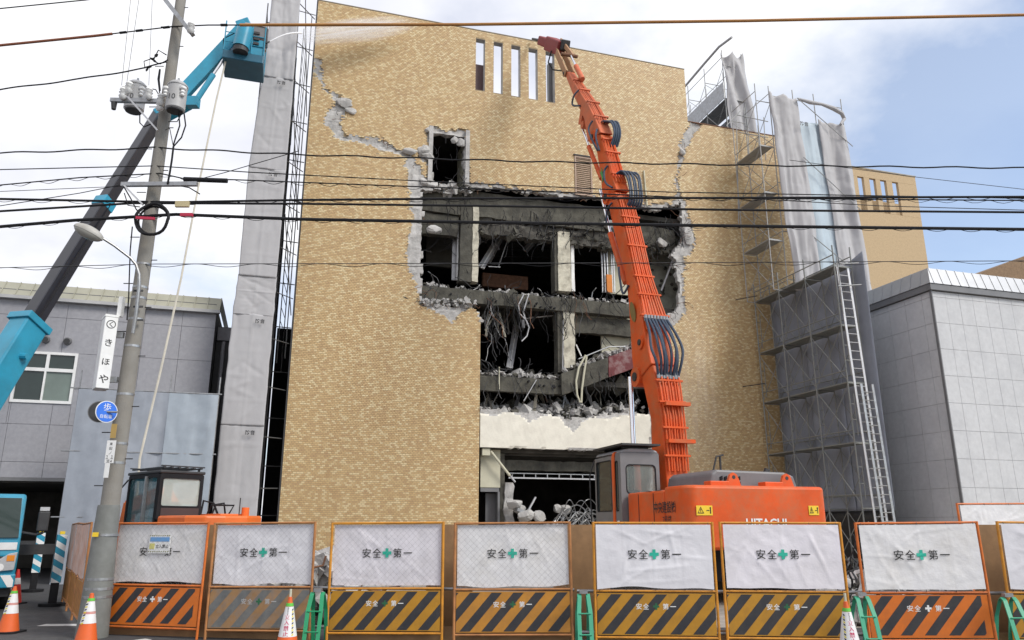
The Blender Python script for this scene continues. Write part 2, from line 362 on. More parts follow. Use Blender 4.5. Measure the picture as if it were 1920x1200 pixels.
CRACKS = [band([(598, 114, 7), (598, 140, 7)]), band([(604, 150, 2), (612, 168, 4), (630, 182, 7), (646, 192, 11), (634, 206, 13), (622, 224, 15), (630, 244, 11), (643, 257, 8), (668, 262, 5), (700, 266, 9), (722, 271, 9), (745, 283, 6), (764, 293, 8), (776, 315, 11), (780, 338, 14), (778, 360, 12)]),
          band([(1308, 232, 9), (1291, 250, 11), (1284, 268, 10), (1277, 285, 7), (1275, 300, 6), (1272, 320, 3), (1269, 342, 4), (1272, 360, 6), (1277, 382, 10)])]
SLITS = [(7.3 + .845 * i, 7.3 + .845 * i + .43, 20.68, 23.33) for i in range(5)]
LOUV = (12.0, 12.86, 16.18, 18.12)
def vinpoly(X, Z, poly):
    c = np.zeros(X.shape, bool); n = len(poly); j = n - 1
    for i in range(n):
        xi, zi = poly[i]; xj, zj = poly[j]
        k = ((zi > Z) != (zj > Z)) & (X < (xj - xi) * (Z - zi) / ((zj - zi) if zj != zi else 1e-9) + xi); c ^= k; j = i
    return c
def vband(X, Z, pts):
    m = np.full(X.shape, 9.)
    for (x0, z0, w0), (x1, z1, w1) in zip(pts[:-1], pts[1:]):
        dx_, dz_ = x1 - x0, z1 - z0; t = np.clip(((X - x0) * dx_ + (Z - z0) * dz_) / (dx_ * dx_ + dz_ * dz_), 0, 1)
        m = np.minimum(m, np.hypot(X - x0 - t * dx_, Z - z0 - t * dz_) - (w0 + (w1 - w0) * t))
    return m
RNG = np.random.default_rng(5)
def vnoise(X, Z, cell, seed):
    r = np.random.default_rng(seed).random((256, 256)) * 2 - 1
    u, v = X / cell + 40, Z / cell + 40; i, j = np.floor(u).astype(int), np.floor(v).astype(int); a, b = u - i, v - j
    a, b = a * a * (3 - 2 * a), b * b * (3 - 2 * b); i %= 255; j %= 255
    return (r[i, j] * (1 - a) + r[i + 1, j] * a) * (1 - b) + (r[i, j + 1] * (1 - a) + r[i + 1, j + 1] * a) * b
def is_bare(X, Z):
    Xj, Zj = X + .10 * vnoise(X, Z, .35, 1) + .04 * vnoise(X, Z, .12, 3), Z + .10 * vnoise(X, Z, .35, 2) + .04 * vnoise(X, Z, .12, 4)
    b = np.zeros(X.shape, bool)
    for p in BARE: b |= vinpoly(Xj, Zj, p)
    for c in CRACKS: b |= vband(Xj, Zj, c) < 0
    return b
def is_hole(X, Z):
    Xj, Zj = X + .09 * vnoise(X, Z, .3, 11) + .05 * vnoise(X, Z, .11, 13), Z + .09 * vnoise(X, Z, .3, 12) + .05 * vnoise(X, Z, .11, 14)
    return vinpoly(Xj, Zj, HOLE) | vinpoly(Xj, Zj, HOLEA)
def solid_wall(xs, zs, Yv, thick, keep, bare, depth, name, mats, parent):
    """a wall slab as a grid: cells where keep is False are broken away; bare cells are spalled"""
    nx, nz_ = len(xs), len(zs)
    X, Z = np.meshgrid(xs, zs, indexing='ij'); Yf = np.full(X.shape, Yv) + depth
    jx = np.where(depth > .0005, (RNG.random(X.shape) - .5) * .05, 0); jz = np.where(depth > .0005, (RNG.random(X.shape) - .5) * .05, 0)
    F = np.stack([X + jx, Yf, Z + jz], -1).reshape(-1, 3)
    B = np.stack([X + jx * 2.2, np.full(X.shape, Yv + thick) + np.where(depth > 0, (RNG.random(X.shape) - .5) * .12, 0), Z + jz * 2.2], -1).reshape(-1, 3)
    vs = np.concatenate([F, B]).tolist(); n = nx * nz_; fs = []; mi = []
    idx = lambda i, j: i * nz_ + j
    for i in range(nx - 1):
        for j in range(nz_ - 1):
            if not keep[i, j]: continue
            a, b, c, d = idx(i, j), idx(i + 1, j), idx(i + 1, j + 1), idx(i, j + 1); m = 1 if bare[i, j] else 0
            fs.append((a, b, c, d)); mi.append(m); fs.append((a + n, d + n, c + n, b + n)); mi.append(1)
            if i == 0 or not keep[i - 1, j]: fs.append((d, a, a + n, d + n)[::-1]); mi.append(1)
            if i == nx - 2 or not keep[i + 1, j]: fs.append((b, c, c + n, b + n)[::-1]); mi.append(1)
            if j == 0 or not keep[i, j - 1]: fs.append((a, b, b + n, a + n)[::-1]); mi.append(1)
            if j == nz_ - 2 or not keep[i, j + 1]: fs.append((c, d, d + n, c + n)[::-1]); mi.append(1)
    mb = MB(); mb.v = vs; mb.f = fs; mb.m = mi
    return mb.build(name, mats, parent)
def axis(lo, hi, st, fixed):
    a = [x for x in np.arange(lo, hi + 1e-6, st) if all(abs(x - f) > st * .45 for f in fixed)]
    return np.array(sorted(a + list(fixed)))

BLD = tag(empty('brick_building', (9, YF, 0)), 'half demolished tan brick building with a huge torn opening in its front', 'building')
fx = [XL, XR, XS, 7.66] + [v for s in SLITS for v in s[:2]] + list(LOUV[:2]); fz = [0, ZT, ZR, 20.68, 23.33, LOUV[2], LOUV[3]]
xs, zs = axis(XL, XR, .11, fx), axis(0, ZT, .11, fz)
xm, zm = np.meshgrid((xs[:-1] + xs[1:]) / 2, (zs[:-1] + zs[1:]) / 2, indexing='ij')
JX = 7.66                                   # finished straight edge of the lower opening
keep = ~is_hole(xm, zm) & ~((xm > XS) & (zm > ZR))
lowm = (zm < 9.9) & (xm > 6.5) & (xm < 8.6); keep = np.where(lowm, xm < JX, keep)
for s in SLITS: keep &= ~((xm > s[0]) & (xm < s[1]) & (zm > s[2]) & (zm < s[3]))
bare = is_bare(xm, zm); bare = np.where(lowm, False, bare)
vx, vz = np.meshgrid(xs, zs, indexing='ij')
bv_ = is_bare(vx, vz); bv_ = np.where((vz < 9.9) & (vx > 6.5) & (vx < 8.6), False, bv_)
dep = np.where(bv_, .02 + .06 * np.abs(vnoise(vx, vz, .4, 21)) + .02 * RNG.random(vx.shape), 0)
for c in CRACKS: dep = np.where(vband(vx, vz, c) < -.06, dep * .6 + .07 * np.abs(vnoise(vx, vz, .3, 22)), dep * np.where(vband(vx, vz, c) < .1, .5, 1))
solid_wall(xs, zs, YF + .010, .30, keep, bare, dep, 'facade_wall', [M_back, M_conc], BLD)

# tiles in running bond, cut at the openings
BL, BH, JT = .118, .060, .009
bricks = []; row = 0; z = 0.
while z + BH < ZT:
    zc_ = z + BH / 2; x = XL + (-.5 * (BL + JT) if row % 2 else 0)
    top = ZR if True else ZT
    while x < XR:
        x0, x1 = max(x, XL), min(x + BL, XR)
        if zc_ > ZR: x1 = min(x1, XS)
        if zc_ < 9.85 and x0 < JX < x1: x1 = JX
        cuts = [s for s in SLITS + [LOUV] if s[2] - .03 < zc_ < s[3] + .03 and s[0] - .02 < x1 and s[1] + .02 > x0]
        segs = [(x0, x1)]
        for s in cuts:
            segs = [q for a, b in segs for q in ((a, min(b, s[0] - .004)), (max(a, s[1] + .004), b))]
        for a, b in segs:
            if b - a > .03: bricks.append((a, b, z))
        x += BL + JT
    z += BH + JT; row += 1
BA = np.array(bricks); bx, bz = (BA[:, 0] + BA[:, 1]) / 2, BA[:, 2] + BH / 2
ok = ~is_bare(bx + RNG.normal(0, .05, len(bx)), bz + RNG.normal(0, .05, len(bx))); lowb = (bz < 9.85) & (bx > 6.5) & (bx < 8.6); ok = np.where(lowb, bx < JX, ok); BA = BA[ok]; bx, bz = bx[ok], bz[ok]
full = np.abs(BA[:, 1] - BA[:, 0] - BL) < 1e-4
dist = np.where(full & (bz > 2.0) & (bx < 7.4) & (bx > .5), np.sqrt(bx ** 2 + YF ** 2 + (bz - EYE) ** 2), 1e9)
near = np.argsort(dist)[:300]; nearmask = np.zeros(len(BA), bool); nearmask[near] = True
RB = BA[~nearmask]; k = len(RB)
pr = YF + RNG.normal(0, .0012, k)
x0, x1, z0, z1 = RB[:, 0], RB[:, 1], RB[:, 2], RB[:, 2] + BH
yb = np.full(k, YF + .012); e_ = .0025
VS = np.stack([np.stack(c, -1) for c in ((x0, yb, z0), (x1, yb, z0), (x1, yb, z1), (x0, yb, z1), (x0 + e_, pr, z0 + e_), (x1 - e_, pr, z0 + e_), (x1 - e_, pr, z1 - e_), (x0 + e_, pr, z1 - e_))], 1).reshape(-1, 3)
FT = np.array([(4, 5, 6, 7), (0, 1, 5, 4), (1, 2, 6, 5), (2, 3, 7, 6), (3, 0, 4, 7)])
FS = (np.arange(k)[:, None, None] * 8 + FT[None]).reshape(-1, 4)
me = bpy.data.meshes.new('brick_tiles'); VS = VS - np.array([9, YF, 0])
me.vertices.add(len(VS)); me.vertices.foreach_set('co', VS.ravel()); me.loops.add(FS.size); me.loops.foreach_set('vertex_index', FS.ravel().astype(np.int32))
me.polygons.add(len(FS)); me.polygons.foreach_set('loop_start', np.arange(0, FS.size, 4, dtype=np.int32)); me.polygons.foreach_set('loop_total', np.full(len(FS), 4, np.int32)); me.update(calc_edges=True); me.polygons.foreach_set('use_smooth', np.zeros(len(FS), bool))
me.materials.append(M_brick); o = bpy.data.objects.new('brick_tiles', me); COL.objects.link(o); o.parent = BLD; o['kind'] = 'stuff'
bme = None
for i in near:
    a, b, zz = BA[i]
    if bme is None:
        h, q = BL / 2, BH / 2
        o = MB().add([(-h, .012, -q), (h, .012, -q), (h, .012, q), (-h, .012, q), (-h + e_, 0, -q + e_), (h - e_, 0, -q + e_), (h - e_, 0, q - e_), (-h + e_, 0, q - e_)], [tuple(f) for f in FT.tolist()])
        bme = bpy.data.meshes.new('brick'); bme.from_pydata(o.v, [], o.f); bme.materials.append(M_brick1)
    ob = bpy.data.objects.new('brick', bme); COL.objects.link(ob); ob.parent = BLD; ob.location = ((a + b) / 2 - 9, random.gauss(0, .0012), zz + BH / 2)

# coping along the top of the front
M_cope = mat('weathered_coping', (.3, .27, .22), .7, var=.2)
MB().box(XL - .01, XS + .01, YF - .008, YF + .33, ZT + .004, ZT + .035).build('coping', M_cope, BLD)
MB().box(XS + .04, XR, YF - .012, YF + .36, ZR + .004, ZR + .05).build('coping', M_rust, BLD)
MB().box(XL - .06, XL - .004, YF - .01, YF + .34, .05, ZT).build('corner_trim', M_dark, BLD)

def rough(mb, x0, x1, y0, y1, z0, z1, st=.25, amp=.05, tilt=None, mi=0):
    """a block of broken concrete: a subdivided box with uneven faces"""
    nx, ny, nzz = max(1, int((x1 - x0) / st)), max(1, int((y1 - y0) / st)), max(1, int((z1 - z0) / st))
    P_ = {}; vs = []; fs = []
    def vid(i, j, k):
        if (i, j, k) not in P_:
            p = Vector((x0 + (x1 - x0) * i / nx, y0 + (y1 - y0) * j / ny, z0 + (z1 - z0) * k / nzz))
            q = p + Vector((nz(p.x, p.y, p.z, 2.3), nz(p.x + 9, p.y, p.z, 2.3), nz(p.x, p.y + 9, p.z, 2.3))) * amp + Vector((random.uniform(-1, 1), random.uniform(-1, 1), random.uniform(-1, 1))) * amp * .35
            P_[(i, j, k)] = len(vs); vs.append(tilt(q) if tilt else q)
        return P_[(i, j, k)]
    for i in range(nx):
        for j in range(ny):
            fs += [(vid(i, j, 0), vid(i, j + 1, 0), vid(i + 1, j + 1, 0), vid(i + 1, j, 0)), (vid(i, j, nzz), vid(i + 1, j, nzz), vid(i + 1, j + 1, nzz), vid(i, j + 1, nzz))]
    for i in range(nx):
        for k in range(nzz):
            fs += [(vid(i, 0, k), vid(i + 1, 0, k), vid(i + 1, 0, k + 1), vid(i, 0, k + 1)), (vid(i, ny, k), vid(i, ny, k + 1), vid(i + 1, ny, k + 1), vid(i + 1, ny, k))]
    for j in range(ny):
        for k in range(nzz):
            fs += [(vid(0, j, k), vid(0, j, k + 1), vid(0, j + 1, k + 1), vid(0, j + 1, k)), (vid(nx, j, k), vid(nx, j + 1, k), vid(nx, j + 1, k + 1), vid(nx, j, k + 1))]
    return mb.add(vs, fs, mi)
def pb(xa, ya, xb, yb_, Y, dpt, mb=None):      # box whose front face covers an image rectangle at depth Y
    a, b = onY(xa, (ya + yb_) / 2, Y), onY(xb, (ya + yb_) / 2, Y); xmid = (xa + xb) / 2
    return (mb or MB()).box(a.x, b.x, Y, Y + dpt, onY(xmid, yb_, Y).z, onY(xmid, ya, Y).z)

# shell: side, rear, roof
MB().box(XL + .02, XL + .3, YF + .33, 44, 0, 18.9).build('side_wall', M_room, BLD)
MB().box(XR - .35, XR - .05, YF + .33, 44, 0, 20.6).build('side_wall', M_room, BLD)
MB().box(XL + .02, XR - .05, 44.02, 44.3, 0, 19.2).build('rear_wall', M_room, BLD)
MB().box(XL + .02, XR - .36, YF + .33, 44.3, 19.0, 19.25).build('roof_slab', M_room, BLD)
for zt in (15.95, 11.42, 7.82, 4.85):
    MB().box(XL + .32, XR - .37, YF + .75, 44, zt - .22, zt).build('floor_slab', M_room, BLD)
# broken beams and slab edges facing the street
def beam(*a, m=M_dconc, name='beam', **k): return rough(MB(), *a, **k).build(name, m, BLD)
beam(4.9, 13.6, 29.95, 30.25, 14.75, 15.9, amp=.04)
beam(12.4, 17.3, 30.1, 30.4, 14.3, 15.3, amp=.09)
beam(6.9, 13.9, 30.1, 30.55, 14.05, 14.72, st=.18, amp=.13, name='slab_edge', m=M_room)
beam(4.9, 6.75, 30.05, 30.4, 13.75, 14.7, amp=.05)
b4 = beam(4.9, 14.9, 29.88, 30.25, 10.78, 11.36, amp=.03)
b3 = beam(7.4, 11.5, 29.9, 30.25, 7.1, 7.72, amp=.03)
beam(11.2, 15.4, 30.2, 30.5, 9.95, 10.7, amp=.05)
for bm_, z0, pts in ((b4, 11.0, [(845, 2), (925, 5), (930, 8), (985, 5), (992, 5), (1006, 5), (1003, 10), (1013, 12), (1022, 14), (1033, 10), (1039, 12), (1098, 16)]), (b3, 7.5, [(990, 2), (1001, 9), (1010, 9), (1018, 9), (1035, 8), (1037, 11), (1046, 8), (1068, 6)])):
    for x, dy_ in pts:
        p = onY(x, 545, 29.87); zz = z0 + .12 - dy_ * .022
        MB().cyl((p.x, 29.80, zz), (p.x, 29.9, zz), .045, n=8).build('bolt_hole', M_black, bm_)
# fallen slab with a dark red face
tl = lambda q: Vector((q.x, q.y, q.z + (q.x - 11.3) * .40))
beam(11.3, 13.45, 29.72, 30.1, 7.05, 7.95, tilt=tl, amp=.05, name='fallen_slab')
beam(13.47, 15.2, 29.72, 30.1, 7.05, 7.95, tilt=tl, amp=.02, m=mat('dark_red_wall', (.14, .022, .026), .7, var=.25, scale=3, dirt=(.3, .27, .26), dscale=3, damt=.7), name='fallen_slab')
# columns and partitions
M_colp = mat('stained_plaster', (.56, .53, .43), .9, var=.1, scale=2, bump=.4, bscale=8, dirt=(.2, .18, .14), dscale=2.6, damt=.8)
def col(xa, ya, xb, yb_, Y, dpt, m, name='column', amp=.012, st=.3):
    a, b = onY(xa, (ya + yb_) / 2, Y), onY(xb, (ya + yb_) / 2, Y); xm_ = (xa + xb) / 2
    return rough(MB(), a.x, b.x, Y, Y + dpt, onY(xm_, yb_, Y).z, onY(xm_, ya, Y).z, st=st, amp=amp).build(name, m, BLD)
col(863, 386, 885, 528, 29.92, .5, M_dconc, amp=.03)
col(886, 386, 897, 528, 29.9, .45, M_colp, amp=.03, st=.15)
col(1040, 436, 1046, 546, 30.0, .5, M_dconc); col(1046.5, 434, 1070, 546, 29.95, .5, M_colp, amp=.03, st=.15)
col(1046, 578, 1056, 698, 30.0, .5, M_dconc); col(1057, 578, 1078, 690, 29.95, .5, M_colp, amp=.03, st=.15)
col(1071, 440, 1077, 546, 30.3, .1, M_white, 'door_frame'); col(1078, 448, 1126, 456, 30.35, .1, M_alu, 'door_frame')
col(1079, 592, 1200, 604, 30.4, .15, M_cream, 'lintel'); col(1128, 606, 1215, 690, 30.6, .12, M_cream, 'partition_wall')
col(1140, 440, 1186, 552, 30.9, .12, M_cream, 'partition_wall')
pw = col(1186, 440, 1290, 592, 31.4, .15, mat('pale_green_render', (.34, .35, .29), .9, var=.2, scale=3, dirt=(.15, .15, .12), dscale=2, damt=.7), 'partition_wall')
mb = MB()
for i in range(46):
    p = onY(random.uniform(1192, 1282), random.uniform(450, 580), 31.37); mb.cyl((p.x, 31.35, p.z), (p.x, 31.44, p.z), random.uniform(.06, .1), n=7)
mb.build('adhesive_dabs', M_dconc, pw)['kind'] = 'stuff'
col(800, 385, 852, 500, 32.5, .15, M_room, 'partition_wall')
col(848, 430, 856, 525, 30.6, .1, M_alu, 'stud', amp=0); col(857, 420, 860, 525, 30.3, .1, M_white, 'stud', amp=0)
for x in (1128, 1133, 1138, 1146, 1150): col(x, 448, x + 2.2, 548, 30.45 + random.random() * .2, .06, M_alu, 'stud', amp=.006)
col(1138, 515, 1148, 548, 30.4, .06, mat('orange_board', (.6, .2, .03), .7), 'board')
# jambs of the upper torn window
MB().box(7.0, 7.25, YF + .33, YF + 2.1, 15.97, 18.5).build('window_jamb', M_cream, BLD)
MB().box(4.9, 5.35, YF + .33, YF + 1.5, 15.97, 18.5).build('window_jamb', M_dconc, BLD)
# louvred door in the brick front
LD = MB()
x0, x1, z0, z1 = LOUV; M_louv = mat('dusty_pink_metal', (.38, .27, .2), .6, var=.12, dirt=(.24, .16, .11), damt=.5)
for b_ in ((x0 + .005, x0 + .07, z0, z1), (x1 - .07, x1 - .005, z0, z1), (x0 + .07, x1 - .07, z0, z0 + .08), (x0 + .07, x1 - .07, z1 - .09, z1)): LD.box(b_[0], b_[1], YF - .035, YF + .03, b_[2], b_[3])
ld = LD.build('louvre_door', M_louv, BLD)
MB().box(x0 - .05, x1 + .05, YF - .07, YF - .003, z1 + .004, z1 + .05).build('hood', M_dark, ld)
zz = z0 + .1
while zz < z1 - .12:
    MB().obox((((x0 + x1) / 2), YF + .0, zz + .02), (.355, 0, 0), (0, .020, .030), (0, -.003, .004)).build('slat', M_louv, ld); zz += .095
MB().box(x0 + .07, x1 - .07, YF + .035, YF + .06, z0, z1).build('backing', M_dark, ld)
pl = onY(1207, 320, YF - .05); p2_ = onY(1213, 386, YF - .05)
MB().bar(pl, p2_, .09, .05).build('steel_angle', M_cream, BLD)
# panel behind the first slit
MB().box(7.28, 7.8, YF + .4, YF + .46, 20.4, 22.25).build('plum_panel', mat('plum_brown_panel', (.12, .07, .07), .6), BLD)
MB().box(10.95, 11.15, YF + .36, YF + .62, 20.4, 23.0).build('plum_panel', M_grey, BLD)

# white spandrel, its top edge broken, plaster fallen off in places
sx, sz = axis(7.72, 15.6, .09, [7.72, 15.6]), axis(4.76, 6.75, .09, [4.76])
xm, zm = np.meshgrid((sx[:-1] + sx[1:]) / 2, (sz[:-1] + sz[1:]) / 2, indexing='ij')
topl = 6.22 + .02 * (xm - 7.7) + .13 * vnoise(xm, zm * 0, .7, 31) + .05 * vnoise(xm, zm * 0, .2, 32) - .28 * np.exp(-((xm - 11.6) / .8) ** 2)
def sbare(X, Z):
    t = 6.22 + .02 * (X - 7.7) - .28 * np.exp(-((X - 11.6) / .8) ** 2)
    e = .10 + .16 * vnoise(X, Z * 0, .6, 33) + .07 * vnoise(X, Z, .17, 34) + .42 * np.maximum(0, 1 - np.abs(X - 11.7) / .55) + .2 * np.maximum(0, 1 - np.abs(X - 9.8) / .4)
    return (Z > t - e) | (Z < 4.84 + .12 * vnoise(X, Z * 0, .45, 35) - .05)
vx, vz = np.meshgrid(sx, sz, indexing='ij')
solid_wall(sx, sz, YF + .10, .28, zm < topl, sbare(xm, zm), np.where(sbare(vx, vz), .02 + .03 * RNG.random(vx.shape), 0), 'spandrel_wall', [M_plaster, M_conc], BLD)

# ground floor opening
pb(901, 843, 938, 914, 30.1, .2).build('partition_wall', M_cream, BLD)
pb(901, 915, 936, 922, 30.05, .2).build('door_frame', M_grey, BLD)
pb(933, 922, 937, 1060, 30.05, .25).build('door_frame', M_grey, BLD)
pb(937.5, 850, 946, 1060, 30.15, .4).build('column', M_dconc, BLD)
col(947, 905, 962, 1060, 30.05, .45, M_conc, amp=.09, st=.2)
pb(938, 850, 1220, 858, 30.6, .5).build('beam', M_room, BLD)
col(946, 866, 1220, 884, 30.4, .4, M_dconc, 'beam', amp=.05, st=.2)
pb(910, 925, 930, 1060, 30.5, .06).build('door_leaf', M_grey, BLD)
sh = pb(954, 896, 1125, 898.5, 30.3, .1).build('shutter_rail', M_alu, BLD)
pb(954, 888, 1125, 889.5, 30.3, .1).build('rail', M_steel, sh)
for i in range(8): pb(960 + i * 22, 889.5, 961.2 + i * 22, 896, 30.3, .06).build('strut', M_alu, sh)
MB().cyl(onY(920, 846, 29.75), onY(956, 892, 29.8), .055).build('hanging_pipe', M_cream, BLD)
MB().cyl(onY(957, 893, 29.8), onY(966, 904, 29.8), .04).build('hanging_pipe', M_alu, BLD)
mb = MB(); mb.box(onY(918, 846, 29.7).x - .3, onY(918, 846, 29.7).x + .02, 29.68, 30, 4.45, 4.72); mb.build('junction_box', M_cream, BLD)

# things left hanging in the rooms: lights, pipes, channels
def pipe(xa, ya, Ya, xb, yb_, Yb, r, m, name='loose_pipe'):
    MB().cyl(onY(xa, ya, Ya), onY(xb, yb_, Yb), r, n=7).build(name, m, BLD)
pipe(958, 423, 31, 1066, 433, 31, .035, M_white); pipe(953, 424, 31, 952, 452, 31, .025, M_white); pipe(951, 452, 31, 934, 502, 31.4, .025, M_steel)
pipe(946, 441, 31.2, 968, 443, 31.2, .03, M_white); pipe(972, 438, 33, 1012, 444, 33, .03, M_alu); pipe(916, 500, 31, 938, 501, 31, .025, M_steel)
pipe(985, 597, 31, 1042, 591, 31, .035, M_white); pipe(900, 456, 32, 938, 438, 32, .03, M_steel)
pipe(950, 407, 31, 976, 417, 31, .03, M_steel); pipe(1028, 411, 31, 1060, 398, 31, .02, M_alu)
pipe(1285, 428, 29.75, 1240, 545, 30.6, .055, M_alu, 'steel_channel'); pipe(1222, 455, 30.8, 1240, 470, 30.6, .03, M_alu)
pipe(1085, 673, 29.7, 1142, 650, 29.75, .03, M_steel); pipe(1142, 650, 29.75, 1172, 650, 29.8, .03, M_steel); pipe(1172, 650, 29.8, 1174, 668, 29.8, .03, M_steel)
pipe(1080, 646, 30.1, 1090, 668, 30, .03, M_white); pipe(1056, 600, 29.9, 1055, 695, 29.9, .025, M_alu)
pipe(936, 688, 29.8, 936, 730, 29.8, .025, M_cream); pipe(1006, 712, 29.8, 982, 752, 29.7, .02, M_alu)
for pts in ([(1098, 666), (1085, 690), (1080, 715), (1082, 740), (1087, 755)], [(1100, 668), (1095, 700), (1091, 730), (1090, 755)]):
    MB().tube([onY(x, y, 29.62) for x, y in pts], .045, 7).build('hanging_conduit', M_cream, BLD)
for pts, Yv in (([(982, 552), (972, 572), (974, 588), (986, 600), (992, 614), (988, 630), (978, 640)], 29.7), ([(991, 553), (981, 585), (985, 598), (990, 608)], 29.7)):
    MB().tube([onY(x, y, Yv) for x, y in pts], .03, 7).build('hanging_conduit', M_alu, BLD)
pipe(980, 600, 29.75, 981, 615, 29.75, .07, M_grey, 'canister')
for (xa, ya, xb, yb_, Yv) in ((902, 502, 929, 457, 31.2), (915, 490, 947, 432, 32.5), (985, 470, 1004, 448, 33), (955, 690, 968, 610, 32)):
    a, b = onY(xa, ya, Yv), onY(xb, yb_, Yv + .6)
    lf = MB().bar(a, b, .3, .07, up=(0, -1, .3)).build('light_fitting', M_alu, BLD)
    MB().bar(a + V(0, -.05, -.02), b + V(0, -.05, -.02), .05, .03, up=(0, -1, .3)).build('tube', M_white, lf)
for i in range(5): pipe(900 + random.uniform(0, 20), 445 + i * 12, 34, 1035, 440 + i * 14, 35, .02, M_dark, 'ceiling_rod')
pb(905, 515, 990, 540, 33, .3).build('shelf_unit', M_rust, BLD)

# hanging cables and bent reinforcing bars
cabs = []
for i in range(46): cabs.append((random.uniform(905, 1165), random.uniform(545, 560), 29.8, random.uniform(.5, 3.0), random.choice((M_black, M_black, M_dark, M_rust))))
for i in range(16): cabs.append((random.uniform(903, 940), random.uniform(560, 600), 29.72, random.uniform(1, 3.2), random.choice((M_black, M_dark, M_dark, M_steel))))
for i in range(40): cabs.append((random.uniform(905, 1180), random.uniform(392, 425), 29.95, random.uniform(.4, 2.4), random.choice((M_black, M_dark))))
for i in range(36): cabs.append((random.uniform(905, 1190), random.uniform(690, 722), 29.75, random.uniform(.3, 1.6), random.choice((M_black, M_dark, M_dark))))
for i in range(16): cabs.append((random.uniform(800, 880), random.uniform(352, 420), 29.8, random.uniform(.3, 1.2), M_black))
for i in range(22): cabs.append((random.uniform(1215, 1278), random.uniform(400, 460), 29.8, random.uniform(.3, 1.5), random.choice((M_black, M_dark))))
for i in range(12): cabs.append((random.uniform(812, 872), random.uniform(246, 300), 29.7, random.uniform(.3, .9), M_black))
for i, (x, y, Yv, ln, m_) in enumerate(cabs):
    MB().tube(wiggle(onY(x, y, Yv), (random.uniform(-.3, .3), random.uniform(-.5, 0), -1), ln, 1.1, 10, i + 3), random.choice((.009, .012, .016)), 5).build('hanging_cable', m_, BLD)
rb = []
for px, n_ in ((HOLE, 70),):
    for i in range(n_):
        j = random.randrange(len(HOLE) - 1)
        if 18 <= j <= 23: continue
        a, b = HOLE[j], HOLE[j + 1]; t = random.random(); rb.append(V(a[0] + (b[0] - a[0]) * t, YF + .1, a[1] + (b[1] - a[1]) * t))
for cr_ in CRACKS[1:]:
    for i in range(9):
        c = random.choice(cr_); rb.append(V(c[0], YF + .02, c[1]))
for i, p in enumerate(rb):
    MB().tube(wiggle(p, (random.uniform(-1, 1), random.uniform(-.8, -.1), random.uniform(-1, .6)), random.uniform(.3, 1.1), 2.2, 4, i + 300), .009, 5).build('bent_rebar', random.choice((M_rust, M_rust, M_dark)), BLD)

# chunks still hanging on the edges
for (x, y, Yv, r, sq) in ((815, 430, 29.55, .26, (1.4, .6, .7)), (1291, 440, 29.46, .36, (.7, .3, 1.4)), (803, 292, 29.5, .24, (1.4, .6, .8)), (797, 285, 29.55, .35, (1, .6, .9)), (770, 284, 29.44, .22, (1.7, .5, .8)), (865, 268, 29.5, .22, (1.3, .6, .9)), (852, 263, 29.5, .16, (1, .6, 1)), (802, 243, 29.47, .18, (.8, .5, .9)), (1280, 286, 29.45, .2, (1, .6, 1)), (646, 193, 29.46, .3, (1.1, .4, .8)), (656, 208, 29.46, .22, (1.3, .4, .8)), (1240, 455, 29.9, .3, (1, .8, .9)), (806, 346, 29.6, .3, (1.2, .7, .7)), (796, 342, 29.55, .25, (1, .7, .9)), (1140, 420, 29.9, .3, (1.2, .8, .7))):
    MB().boulder(onY(x, y, Yv), r, sq).build('concrete_chunk', M_conc, BLD)
for (x, y, l) in ((807, 238, .35), (876, 246, .35)):
    MB().obox(onY(x, y + 50, 29.5), (.09, 0, 0), (0, .08, 0), (0, 0, 1.3)).build('reveal_strip', M_conc, BLD)

# torn ceiling strips, boards and wiring drooping from the broken floors
for i in range(90):
    x, y, Yv = random.choice(((random.uniform(905, 1160), random.uniform(395, 430), 30.2), (random.uniform(905, 1040), random.uniform(575, 590), 30.4), (random.uniform(905, 1180), random.uniform(720, 740), 30.3), (random.uniform(1215, 1272), random.uniform(420, 470), 30.5)))
    p = onY(x, y, Yv + random.random()); d = V(random.uniform(-.7, .7), random.uniform(-.3, .3), -1).normalized(); q = p + d * random.uniform(.3, 1.3)
    MB().bar(p, q, random.uniform(.02, .14), .012, up=(random.uniform(-1, 1), -1, .2)).build('torn_strip', random.choice((M_dconc, M_dark, M_rust, M_steel, M_colp, M_room)), BLD)
for i in range(60):
    x = random.choice((random.uniform(905, 1185), random.uniform(1215, 1270), random.uniform(800, 880))); y = random.uniform(400, 440) if x > 1200 or x < 890 or random.random() < .5 else random.uniform(585, 600)
    a = onY(x, y, 30.0 + random.random()); b = onY(x + random.uniform(-70, 70), y + random.uniform(5, 60), 30.0 + random.random())
    MB().tube(sag(a, b, random.uniform(.1, .7), 9), .010, 5).build('hanging_cable', random.choice((M_black, M_dark, M_dark)), BLD)

